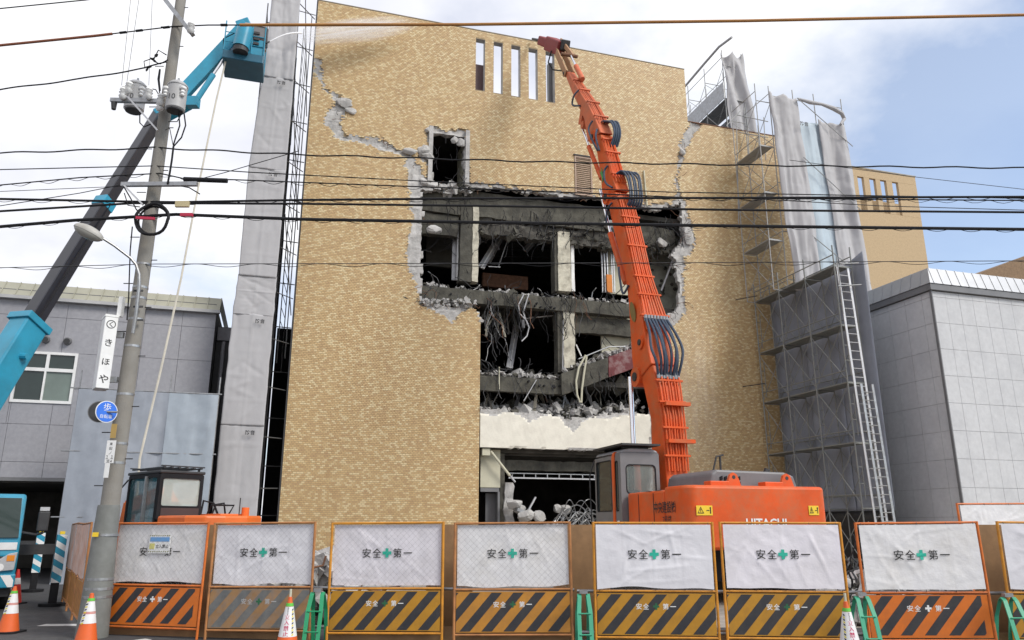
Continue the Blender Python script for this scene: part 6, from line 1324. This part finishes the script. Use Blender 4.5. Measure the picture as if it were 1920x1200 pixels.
# ================================================================== OVERHEAD WIRES
def wire(label, pts, r, m=M_black, dd=13.1, spiral=None, name='overhead_wire', clamps=(), n=14, twist=0, parts=()):
    P_ = []
    for (xa, ya), (xb, yb_) in zip(pts[:-1], pts[1:]):
        for k in range(n): P_.append(onD(xa + (xb - xa) * k / n, ya + (yb_ - ya) * k / n, dd) + UP * (twist * .012 * math.sin((xa + (xb - xa) * k / n) * .05)))
    P_.append(onD(*pts[-1], dd))
    o = MB().tube(P_, r, 6).build(name, m, smooth=True); tag(o, label, 'wire', 'overhead wires')
    for i, x in enumerate(clamps):
        j = min(range(len(P_) - 1), key=lambda k: abs((P_[k] - onD(x, 300, dd)).dot(RT))); c = P_[j]; dv = (P_[j + 1] - P_[j]).normalized()
        MB().cyl(c - dv * .065, c + dv * .065, r * 1.9, n=8).build('sleeve_joint', M_black, o)
    if spiral:
        sp = []; L_ = 0
        for j in range(len(P_) - 1):
            for k in range(4):
                q = P_[j].lerp(P_[j + 1], k / 4); a = (q.dot(RT)) * spiral; sp.append(q + UP * (.028 * math.cos(a) - .03) + FW * .02 * math.sin(a))
        MB().tube(sp, .0055, 4).build('spiral_hanger', M_black, o)
    for (xa, xb, rr, mm, nm_) in parts:
        seg = [q for q in P_ if onD(xa, 300, dd).dot(RT) <= q.dot(RT) <= onD(xb, 300, dd).dot(RT)]
        if len(seg) > 1: MB().tube(seg, rr, 8).build(nm_, mm, o, smooth=True)
    return o
M_sleeve = mat('ochre_cable_sleeve', (.42, .19, .045), .6, var=.1, dirt=(.25, .12, .04), damt=.5); M_sl2 = mat('red_brown_cable_sleeve', (.26, .09, .045), .6, var=.12)
wire('topmost wire right of the pole inside a long ochre sleeve', [(320, 50), (390, 47), (870, 46), (1400, 39), (1920, 28), (2400, 16)], .014, parts=[(398, 2390, .030, M_sleeve, 'sleeve')], clamps=(390, 625, 870, 1128, 1392, 1663, 1918), n=16)
wire('wire left of the pole inside a red brown sleeve', [(-300, 124), (0, 85), (180, 67), (322, 50)], .013, parts=[(-290, 182, .026, M_sl2, 'sleeve')], clamps=(190, 228, 305))
wire('thin black wire crossing the top left corner', [(-300, 60), (0, 16), (160, 0), (330, -22)], .013, clamps=(130,))
wire('black wire ending at the pole above the transformers on the left', [(-300, 208), (0, 168), (150, 148), (270, 128), (312, 116)], .015, twist=1)
wire('twisted thin wire passing just below the transformers', [(-300, 292), (0, 287), (290, 277), (560, 290), (1000, 303), (1500, 311), (1920, 315), (2300, 318)], .014, twist=1.2, n=20)
wire('thin wire above the black cable joint on the pole', [(-300, 322), (0, 318), (290, 311), (470, 323), (800, 340), (1250, 360), (1920, 372), (2300, 377)], .010)
wire('spiral wrapped messenger wire carrying a black cable joint', [(-300, 372), (0, 347), (150, 333), (300, 325), (345, 335), (440, 337), (700, 347), (1000, 358), (1300, 371), (1920, 376), (2300, 378)], .012, spiral=12, n=16)
o = MB().cyl(onD(345, 336, 13.06), onD(426, 339, 13.06), .045, n=12).build('cable_joint', M_black); tag(o, 'thick black tubular cable joint hanging right of the pole', 'cable joint')
wire('thick black cable, uppermost of the thick cables on the right', [(-300, 376), (0, 373), (250, 378), (330, 379), (560, 375), (900, 372), (1400, 371), (1920, 369), (2300, 368)], .022, spiral=9, n=20)
wire('black cable, second of the three thick cables', [(-300, 408), (0, 396), (250, 381), (560, 382), (900, 386), (1400, 394), (1920, 398), (2300, 400)], .021, n=18)
wire('thickest and lowest of the thick black cables', [(-300, 452), (0, 425), (140, 413), (330, 402), (560, 411), (900, 417), (1400, 424), (1920, 430), (2300, 434)], .030, spiral=10, n=22)
wire('thin grey wire with loose spiral across the middle of the opening', [(-300, 506), (0, 502), (290, 495), (760, 494), (1200, 493), (1920, 489), (2300, 487)], .007, M_dark, spiral=5.5, n=24)
wire('thin slanting wire left of the pole behind the black boom', [(-300, 425), (0, 386), (150, 362), (235, 345)], .008)
wire('faint thin wire left of the pole above the slanting wire', [(-300, 366), (0, 359), (235, 349)], .006)
wire('thin wire rising right of the pole toward the grey sheets', [(330, 347), (420, 324), (560, 283)], .008, dd=13.6)
wire('thin wire sloping down across the brick tower at the far right', [(1480, 300), (1700, 330), (1920, 355), (2300, 390)], .006, M_dark, dd=14)
wire('third faint thin wire low between thick cables on the far right', [(1400, 372), (1650, 386), (1920, 394), (2300, 400)], .008, M_dark, dd=13.5)
for i, (x0, x1) in enumerate(((249, 228), (266, 237), (287, 279))):
    o = MB().tube([onD(x0, -40, 13.4), onD((x0 + x1) / 2, 60, 13.4), onD(x1, 160, 13.4)], .005, 4).build('drop_wire', M_dark); tag(o, ('leftmost thin vertical wire dropping to the left transformer', 'middle thin vertical wire dropping to the left transformer', 'thin vertical wire dropping close beside the pole')[i], 'wire', 'overhead wires')
TG = MB().obox(onD(342, 383, 13.0), RT * .125, FW * .03, UP * .055).build('cable_tag', mat('cream_box', (.5, .42, .24), .6)); tag(TG, 'small cream box clipped to the thick cables right of the pole', 'box')
o = MB().obox(onD(350, 403, 13.0), RT * .11, FW * .03, UP * .03).build('cable_clip', MATS['red_tape']); tag(o, 'small red clip on the lowest thick cable right of the pole', 'clip')

# ================================================================== SITE FENCE
M_fo = mat('orange_fence_paint', (.62, .15, .02), .5, var=.15, scale=6, dirt=(.3, .09, .03), dscale=5, damt=.6); M_fy = mat('yellow_fence_paint', (.60, .25, .02), .5, var=.15, scale=6, dirt=(.28, .12, .03), dscale=5, damt=.6); M_ft = mat('rusty_tan_fence_paint', (.42, .18, .06), .65, var=.2, scale=6, dirt=(.2, .09, .04), dscale=5, damt=.7)
M_bo = mat('orange_board', (.60, .14, .012), .5, var=.12); M_bof = mat('orange_stripe_board', (.62, .15, .012), .5, var=.1, scale=4, dirt=(.4, .12, .03), dscale=3, damt=.6)
M_by = mat('yellow_stripe_board', (.46, .22, .015), .5, var=.12, scale=4, dirt=(.28, .15, .03), dscale=3, damt=.6); M_bb = mat('brown_orange_stripe_board', (.48, .21, .025), .6, var=.15, scale=4, dirt=(.28, .14, .05), dscale=2.5, damt=.6); M_bg = mat('faded_dusty_stripe_board', (.30, .17, .075), .8, var=.2, scale=4, dirt=(.2, .19, .18), dscale=3, damt=.9)
M_sb = mat('stripe_black', (.028, .028, .033), .6, var=.2, scale=5, dirt=(.07, .06, .05), dscale=4, damt=.5); M_sg = mat('stripe_dusty_grey', (.13, .135, .135), .85, var=.25, scale=5, dirt=(.22, .2, .17), dscale=4, damt=.7)
M_sheet = mat('white_mesh_sheet', (.72, .71, .74), .7, var=.05, scale=2, bump=.25, bscale=9, dirt=(.6, .58, .61), dscale=1.3, damt=.6); M_sheet2 = mat('lilac_white_mesh_sheet', (.73, .70, .74), .7, var=.06, scale=1.4, bump=.3, bscale=8, dirt=(.55, .52, .52), dscale=1.1, damt=.6); M_sheet3 = mat('dusty_white_mesh_sheet', (.74, .73, .735), .75, var=.06, scale=1.8, bump=.3, bscale=10, dirt=(.56, .53, .48), dscale=1.7, damt=.6); M_green = mat('safety_green', (.02, .42, .30), .6, var=.05); M_dgreen = mat('dark_green_print', (.02, .12, .05), .6)
M_wirem = mat('fence_wire', (.34, .33, .32), .6, .5)
def fence_panel(aL, dL, aR, dR, label, mf, mboard, mstripe, sheet_front, mletter, mcross, zoff=0, seed=0, letters_on=True, group='safety fence panels along the street', msheet=None, lift=0, hy=0):
    c0, c1 = AD(aL, dL), AD(aR, dR); vx = (c1 - c0); wd = vx.length; F = tag(empty('safety_fence', (c0 + c1) / 2 + UP * zoff, math.atan2(vx.y, vx.x)), label, 'fence panel', group); h = wd / 2; rt_ = random.Random(seed + 5); F.rotation_euler.y = rt_.uniform(-.012, .012); F.rotation_euler.x = rt_.uniform(-.02, .01)
    B = lambda: LM(F)
    for s in (-1, 1): B().cyl((s * h, 0, 0), (s * h, 0, 1.80), .021, n=10).build('post', mf, F, smooth=True)
    for z in (1.785, .80, .15): B().cyl((-h, 0, z), (h, 0, z), .017, n=8).build('rail', mf, F, smooth=True)
    # chain link
    ml = B(); z0, z1 = .82, 1.77; p = .068; hh = z1 - z0
    k = -h - hh
    while k < h:
        for sg in (1, -1):
            q = [(k, z0), (k + hh, z1)] if sg == 1 else [(k, z1), (k + hh, z0)]
            (xa_, za_), (xb_, zb_) = q
            ta, tb_ = max(0, (-h - xa_) / (xb_ - xa_)), min(1, (h - xa_) / (xb_ - xa_))
            if tb_ > ta: ml.cyl((xa_ + (xb_ - xa_) * ta, 0, za_ + (zb_ - za_) * ta), (xa_ + (xb_ - xa_) * tb_, 0, za_ + (zb_ - za_) * tb_), .0012, n=3, cap=False)
        k += p * 1.414
    ml.build('chain_link_mesh', M_wirem, F)['kind'] = 'stuff'
    ys = -.03 if sheet_front else .03
    rr = random.Random(seed)
    cre = [(rr.uniform(-.8, .8), rr.uniform(.9, 1.7), rr.uniform(0, 3.1), rr.uniform(.25, .7)) for _ in range(9)]
    def shp(u, v):
        x = -h + .035 + u * (wd - .07); z = .875 + v * .885; e = min(1, 5 * min(u, 1 - u), 5 * min(v, 1 - v))
        d = .012 * nz(x * 2.2 + seed, z * 2.2, seed) + .006 * nz(x * 7, z * 7, seed + 3)
        for (cx_, cz_, an, ln) in cre:
            t = (x - cx_) * math.cos(an) + (z - cz_) * math.sin(an); q = -(x - cx_) * math.sin(an) + (z - cz_) * math.cos(an)
            if abs(t) < ln: d += .007 * math.exp(-(q / .022) ** 2) * (1 - (t / ln) ** 2)
        for xf in (-.45, 0, .45): d += .004 * math.exp(-((x - xf) / .008) ** 2)
        z -= (.02 + .03 * nz(x * 1.5, seed, 4)) * (1 - v) ** 4 * 1.5
        return V(x, ys - d * (.4 + .6 * e), z)
    sh = B().grid(70, 40, shp).build('sheet', msheet or (M_sheet, M_sheet2, M_sheet3)[seed % 3], F, smooth=True)
    def warp(p): 
        u = (p.x + h - .035) / (wd - .07); v = (p.z - .875) / .885; s_ = shp(min(max(u, 0), 1), min(max(v, 0), 1)); return V(p.x, s_.y - .014, p.z)
    if letters_on:
        mk = B(); zc_ = 1.33; sp_ = .168
        for ch, x in (('安', -.325), ('全', -.16), ('第', .17), ('一', .335)):
            if letters_on == 'covered' and ch in '全': continue
            write(mk, ch, V(x, 0, zc_ + (.0)), (1, 0, 0), (0, 0, 1), height=.14 if ch != '一' else .016, width=.135, fat=.006, warp=warp)
        mk.build('lettering', M_ink, sh)
        if letters_on != 'covered':
            mk = B(); 
            for b_ in ((-.07, .07, -.024, .024), (-.024, .024, .024, .07), (-.024, .024, -.07, -.024)): mk.add([warp(V(x, 0, zc_ + z)) for x, z in ((b_[0], b_[2]), (b_[1], b_[2]), (b_[1], b_[3]), (b_[0], b_[3]))], [(0, 1, 2, 3)])
            mk.build('green_cross', M_green, sh)
    for u in (.02, .25, .5, .75, .98):
        for v in (0., 1.): p = shp(u, v); B().tube([p + V(0, 0, .0), p + V(.005, .0 - ys * .5, .03 if v else -.03), V(p.x, 0, 1.79 if v else .79)], .004, 4).build('cord_tie', M_dark, F)
    # striped board
    bd_ = B().box(-h + .03, h - .03, -.008, .008, .185, .77).build('board', mboard, F); st = B(); mgn = .03 if mboard not in (M_bof,) else .09
    x = -h - .6
    while x < h:
        q = clip_rect([(x, .185), (x + .16, .185), (x + .16 + .52, .77), (x + .52, .77)], -h + .03 + (mgn if mboard is M_bof else 0), h - .03 - (mgn if mboard is M_bof else 0), .20 + (.02 if mboard is M_bof else 0), .755)
        if len(q) > 2: B().prism(q, lambda u, v, w_: V(u, -.0095 - w_, v), 0, .001).build('stripe', mstripe, bd_)
        x += .335
    mk = B()
    for ch, x in (('安', -.255), ('全', -.15), ('第', .14), ('一', .25)): write(mk, ch, V(x, -.0118, .585), (1, 0, 0), (0, 0, 1), height=.085 if ch != '一' else .012, width=.085, fat=.012)
    mk.build('lettering', mletter, bd_)
    mk = B()
    for b_ in ((-.045, .045, -.014, .014), (-.014, .014, .0145, .045), (-.014, .014, -.045, -.0145)): mk.box(b_[0], b_[1], -.0122, -.0112, .585 + b_[2], .585 + b_[3])
    mk.build('cross', mcross, bd_)
    return F
DUST = mat('dusty_print', (.42, .42, .42), .8)
HX = lambda x, d: (x - 960) / 1478 * d
specs = [(218, 13.45, 390, 12.95, 'orange framed safety fence panel with a small no entry notice, leftmost in the row', M_fo, M_bof, M_sb, False, M_white, M_white, 'covered'),
         (405, 12.95, 593, 12.7, 'safety fence panel with a dusty faded striped board, second from the left', M_ft, M_bg, M_sg, False, DUST, M_dgreen, True),
         (625, 12.6, 833, 12.45, 'yellow framed safety fence panel with chain link over its sheet, right of the rubble gap', M_fy, M_by, M_sb, False, M_white, M_dgreen, True),
         (855, 12.4, 1070, 12.3, 'rusty tan framed safety fence panel in the middle, below the white wall', M_ft, M_bb, M_sb, False, M_white, M_dgreen, True),
         (1112, 12.1, 1335, 12.0, 'yellow framed safety fence panel below the large excavator cab', M_fy, M_by, M_sb, True, M_white, M_dgreen, True),
         (1350, 12.0, 1575, 11.9, 'yellow framed safety fence panel behind the right traffic cone', M_fy, M_by, M_sb, True, M_white, M_dgreen, True),
         (1607, 11.85, 1835, 11.7, 'bright orange safety fence panel below the aluminium ladder', M_fo, M_bof, M_sb, True, M_white, M_white, True),
         (1868, 11.7, 2097, 11.6, 'yellow safety fence panel cut off by the right edge of the picture', M_fy, M_by, M_sb, True, M_white, M_dgreen, True)]
FP = []
for i, (xl_, dl, xr_, dr_, lb, mf, mb_, ms, fr_, ml_, mc, le) in enumerate(specs):
    FP.append(fence_panel(HX(xl_, dl), dl, HX(xr_, dr_), dr_, lb, mf, mb_, ms, fr_, ml_, mc, seed=i * 7 + 2, letters_on=le))
# notice on the first panel
F1 = FP[0]; nt1 = LM(F1).box(-.22, .2, .004, .014, 1.30, 1.58).build('notice', M_white, F1)
LM(F1).box(-.2, .18, .0, .0035, 1.49, 1.56).build('blue_field', mat('notice_blue', (.14, .32, .6), .6), nt1); LM(F1).box(-.2, -.1, .0, .0035, 1.37, 1.46).build('yellow_field', mat('notice_yellow', (.62, .58, .2), .6), nt1)
mk = LM(F1); write(mk, '立入禁止', V(.05, .001, 1.415), (1, 0, 0), (0, 0, 1), width=.25, fat=.01); mk.build('lettering', M_ink, nt1)
for z in (1.33, 1.585):
    for k in range(10): LM(F1).prism([(-.22 + k * .042, z - .01), (-.2 + k * .042, z - .01), (-.19 + k * .042, z + .008), (-.21 + k * .042, z + .008)], lambda u, v, w_: V(u, .002 - w_, v), 0, .001).build('hazard_mark', mat('olive_mark', (.2, .2, .06), .7), nt1)
# further panels: leaning row at the left and one beyond the right end
M_net = mat('orange_white_net', (.58, .42, .36), .8, var=.2, scale=2.5, dirt=(.5, .19, .08), dscale=2, damt=.8)
for i, lb in enumerate(('orange netted fence panel beside the pole, nearest of the receding row', 'orange netted fence panel in the middle of the receding row', 'orange netted fence panel farthest along the receding row')):
    t0, t1_ = i * 1.82, (i + 1) * 1.82 - .05; ax_, dx_ = -.535, .845
    fence_panel(-7.45 + ax_ * t1_, 14.0 + dx_ * t1_, -7.45 + ax_ * t0, 14.0 + dx_ * t0, lb, M_ft, M_bb, M_ft, True, M_ft, M_ft, seed=50 + i, letters_on=False, group='orange netted fence panels receding at the left', msheet=M_net)
fence_panel(HX(1802, 14.6), 14.6, HX(1990, 15.0), 15.0, 'raised orange fence panel behind the row at the far right', M_fo, M_bof, M_sb, True, M_white, M_white, seed=77, zoff=.36)
o = MB().box(-.2, .2, -.2, .2, 0, .36); 
pd_ = AD(HX(1895, 14.8), 14.85); o = MB().obox(pd_ + UP * .175, RT * 1.0, FW * .15, UP * .175).build('timber_block', M_ply); tag(o, 'long timber block under the raised fence panel', 'block')
# stays
o = MB().bar(AD(-7.0, 13.35), AD(-6.95, 14.1, .85), .05, .03).build('fence_stay', M_steel); tag(o, 'thin grey steel stay leaning at the foot of the utility pole', 'stay')

# plywood behind the fence, toe boards and tubes
for i, (xp, d, wv, lb) in enumerate(((398, 13.35, .5, 'plywood board between the first two fence panels'), (845, 12.95, .75, 'plywood board between the two middle fence panels'), (1088, 12.75, .9, 'plywood board right of the middle fence panel'), (1853, 12.2, .7, 'plywood board between the last two fence panels'))):
    c = AD(HX(xp, d), d); B = MB().obox(c + UP * .90, RT * wv / 2, FW * .009, UP * .86).build('plywood_board', M_ply); tag(B, lb, 'board', 'plywood boards behind the fence')
    MB().obox(c + UP * .6 + FW * .035, RT * wv / 2, FW * .02, UP * .04).build('batten', M_ply, B)
for i, (xa_, xb_, d0, d1, lb) in enumerate(((218, 600, 13.6, 12.85, 'brown toe board at the foot of the left fence panels'), (625, 1075, 12.72, 12.45, 'brown toe board at the foot of the middle fence panels'), (1110, 1580, 12.25, 12.05, 'brown toe board below the yellow fence panels'), (1605, 2100, 12.0, 11.75, 'brown toe board at the foot of the right fence panels'))):
    a, b = AD(HX(xa_, d0), d0, .12), AD(HX(xb_, d1), d1, .12); B = MB().bar(a, b, .03, .24).build('toe_board', M_ply); tag(B, lb, 'board', 'toe boards')
for z, nm_ in ((.785, 'upper'), (.2, 'lower')):
    for i, (xa_, xb_, d0, d1, wh) in enumerate(((400, 1075, 13.0, 12.42, 'left half'), (1080, 2100, 12.2, 11.7, 'right half'))):
        o = MB().cyl(AD(HX(xa_, d0), d0 + .07, z), AD(HX(xb_, d1), d1 + .07, z), .0243, n=8).build('steel_tube', M_steel); tag(o, f'{nm_} galvanised tube behind the {wh} of the fence', 'tube')
# green barricade stands
M_grn = mat('green_stand_paint', (.02, .30, .13), .45, var=.12, dirt=(.02, .16, .08), damt=.5); M_grn2 = mat('pale_green_stand_paint', (.05, .34, .20), .45, var=.1, dirt=(.06, .25, .16), damt=.5)
def stand_(xp, d, m_, lb, sp=.11):
    c = AD(HX(xp, d), d); S = tag(empty('barricade_stand', c), lb, 'stand', 'green barricade stands in the fence gaps')
    for s in (-1, 1):
        pr = [(-.30, 0), (-.16, .5), (-.06, .72), (0, .765), (.06, .72), (.16, .5), (.30, 0)]
        for (u0, v0), (u1, v1) in zip(pr[:-1], pr[1:]):
            pass
        pts = [c + RT * (s * sp + (-.02 * s if v > .6 else 0)) + FW * u + UP * v for u, v in pr]; mb = MB()
        for k, p in enumerate(pts): mb.v += [tuple(p - RT * .03), tuple(p + RT * .03), tuple(p + RT * .03 + FW * .012 - UP * .02), tuple(p - RT * .03 + FW * .012 - UP * .02)]
        for k in range(len(pts) - 1):
            for j in range(4): mb.f.append((4 * k + j, 4 * k + (j + 1) % 4, 4 * k + 4 + (j + 1) % 4, 4 * k + 4 + j)); mb.m.append(0)
        mb.build('leg', m_, S, bevel=.006)
    for z, u in ((.22, -.245), (.5, -.165)): MB().cyl(c - RT * sp + FW * u + UP * z, c + RT * sp + FW * u + UP * z, .011, n=6).build('cross_bar', m_, S)
    MB().obox(c + UP * .79, RT * .06, FW * .04, UP * .025).build('tube_clamp', M_steel, S)
stand_(604, 12.35, M_grn, 'dark green barricade stand beside the rubble gap', .10); stand_(1091, 12.05, M_grn2, 'pale green barricade stand right of the middle fence panel', .085); stand_(1600, 11.65, M_grn2, 'pale green barricade stand beside the right traffic cone', .095); stand_(1868, 11.5, M_grn2, 'pale green barricade stand at the right end of the fence', .10); stand_(207, 13.4, M_grn, 'dark green barricade stand hidden beside the utility pole', .05)

# ================================================================== TRAFFIC CONES
M_cone = mat('cone_orange', (.72, .12, .02), .55, var=.08, dirt=(.45, .1, .03), damt=.4); M_coner = mat('cone_red', (.62, .03, .02), .5, var=.08); M_refl = mat('reflective_white', (.75, .74, .74), .4, var=.04, dirt=(.55, .53, .5), damt=.4); M_lime = mat('lime_print', (.12, .5, .06), .6); M_haz = mat('hazard_yellow', (.75, .62, .03), .6); M_redp = mat('crimson_print', (.6, .03, .12), .6)
CR_ = lambda z: .145 - (z - .03) * .185
def cone(xp, d, lb, style, m_=M_cone, s=1., H=.7):
    c = AD(HX(xp, d), d); C = tag(empty('traffic_cone', c), lb, 'traffic cone', 'traffic cones')
    pl_ = rrect(-.19, .19, -.19, .19, .05, 4); MB().prism(pl_, lambda u, v, w_: c + RT * u * s + FW * v * s + UP * w_ * s, .0, .03).build('base', M_black, C)
    MB().lathe([(CR_(.03) * s, .03 * s), (CR_(.3) * s, .3 * s), (.03 * s, .62 * s), (.024 * s, .66 * s), (.01 * s, .665 * s)], c, 22).build('body', m_, C, smooth=True)
    def band_(z0, z1, m2, nm_, e=.0025): MB().lathe([((CR_(z0) + e) * s, z0 * s), ((CR_(z1) + e) * s, z1 * s)], c, 22).build(nm_, m2, C, smooth=True)
    def onc(u, z, e=.005):      # wrap flat lettering round the front of the cone
        r = (CR_(z) + e) * s; a = u / (CR_(z)); return c + RT * (r * math.sin(a)) - FW * (r * math.cos(a)) + UP * z * s
    if style == 'sleeve':
        band_(.28, .40, M_refl, 'reflective_band'); band_(.43, .56, M_refl, 'reflective_band'); band_(.405, .425, mat('pink_band', (.6, .3, .28), .6), 'pink_band'); band_(.565, .60, M_lime, 'green_band')
        for k in range(9):
            z = .27 + k * .034; q = [(-.035 - .05 * (.56 - z), z), (.0 - .05 * (.56 - z), z + .012), (.0 - .05 * (.56 - z), z + .03), (-.035 - .05 * (.56 - z), z + .018)]
            MB().add([onc(u, v) for u, v in q], [(0, 1, 2, 3)]).build('hazard_mark', M_ink if k % 2 else M_haz, C)
    elif style == 'sign':
        band_(.17, .54, M_refl, 'sign_sleeve'); band_(.545, .585, M_lime, 'green_band'); band_(.13, .165, M_cone, 'orange_band'); MB().cyl(c + UP * .66 * s, c + UP * .76 * s, .016 * s).build('stick', M_cream, C)
        mk = MB()
        for k, ch in enumerate('立入禁止'): write(mk, ch, V(0, 0, 0), (1, 0, 0), (0, 0, 1), height=.06, width=.055 + .004 * k, fat=.012, warp=lambda p, k=k: onc(p.x, .415 - k * .068 + p.z))
        mk.build('lettering', M_redp, C); mk = MB()
        for k, ch in enumerate('関係者以外'): write(mk, ch, V(0, 0, 0), (1, 0, 0), (0, 0, 1), height=.017, width=.018, warp=lambda p, k=k: onc(p.x, .525 - k * .019 + p.z))
        mk.build('lettering', M_ink, C)
        sg = 1 if xp < 1000 else -1
        for k in range(12):
            z = .18 + k * .028; u0 = sg * (.045 + .10 * (.54 - z)); q = [(u0, z), (u0 + .022 * sg, z + .012), (u0 + .022 * sg, z + .032), (u0, z + .02)]
            MB().add([onc(u, v) for u, v in (q if sg > 0 else q[::-1])], [(0, 1, 2, 3)]).build('hazard_mark', M_ink if k % 2 else M_haz, C)
    else: band_(.38, .5, M_refl, 'reflective_band')
    return C
cone(47, 13.75, 'orange traffic cone on the road at the left edge in front of the blue lorry', 'sleeve', s=1.12); cone(190, 12.4, 'orange traffic cone standing in front of the utility pole base', 'sleeve', s=1.12)
cone(554, 11.95, 'traffic cone with a red Japanese no entry sleeve before the dusty fence panel', 'sign', s=1.1); cone(1570, 11.25, 'traffic cone with a red Japanese no entry sleeve at the right', 'sign', s=1.1); cone(48, 18.6, 'red traffic cone beside the lorry outrigger', 'plain', M_coner, s=1.15)
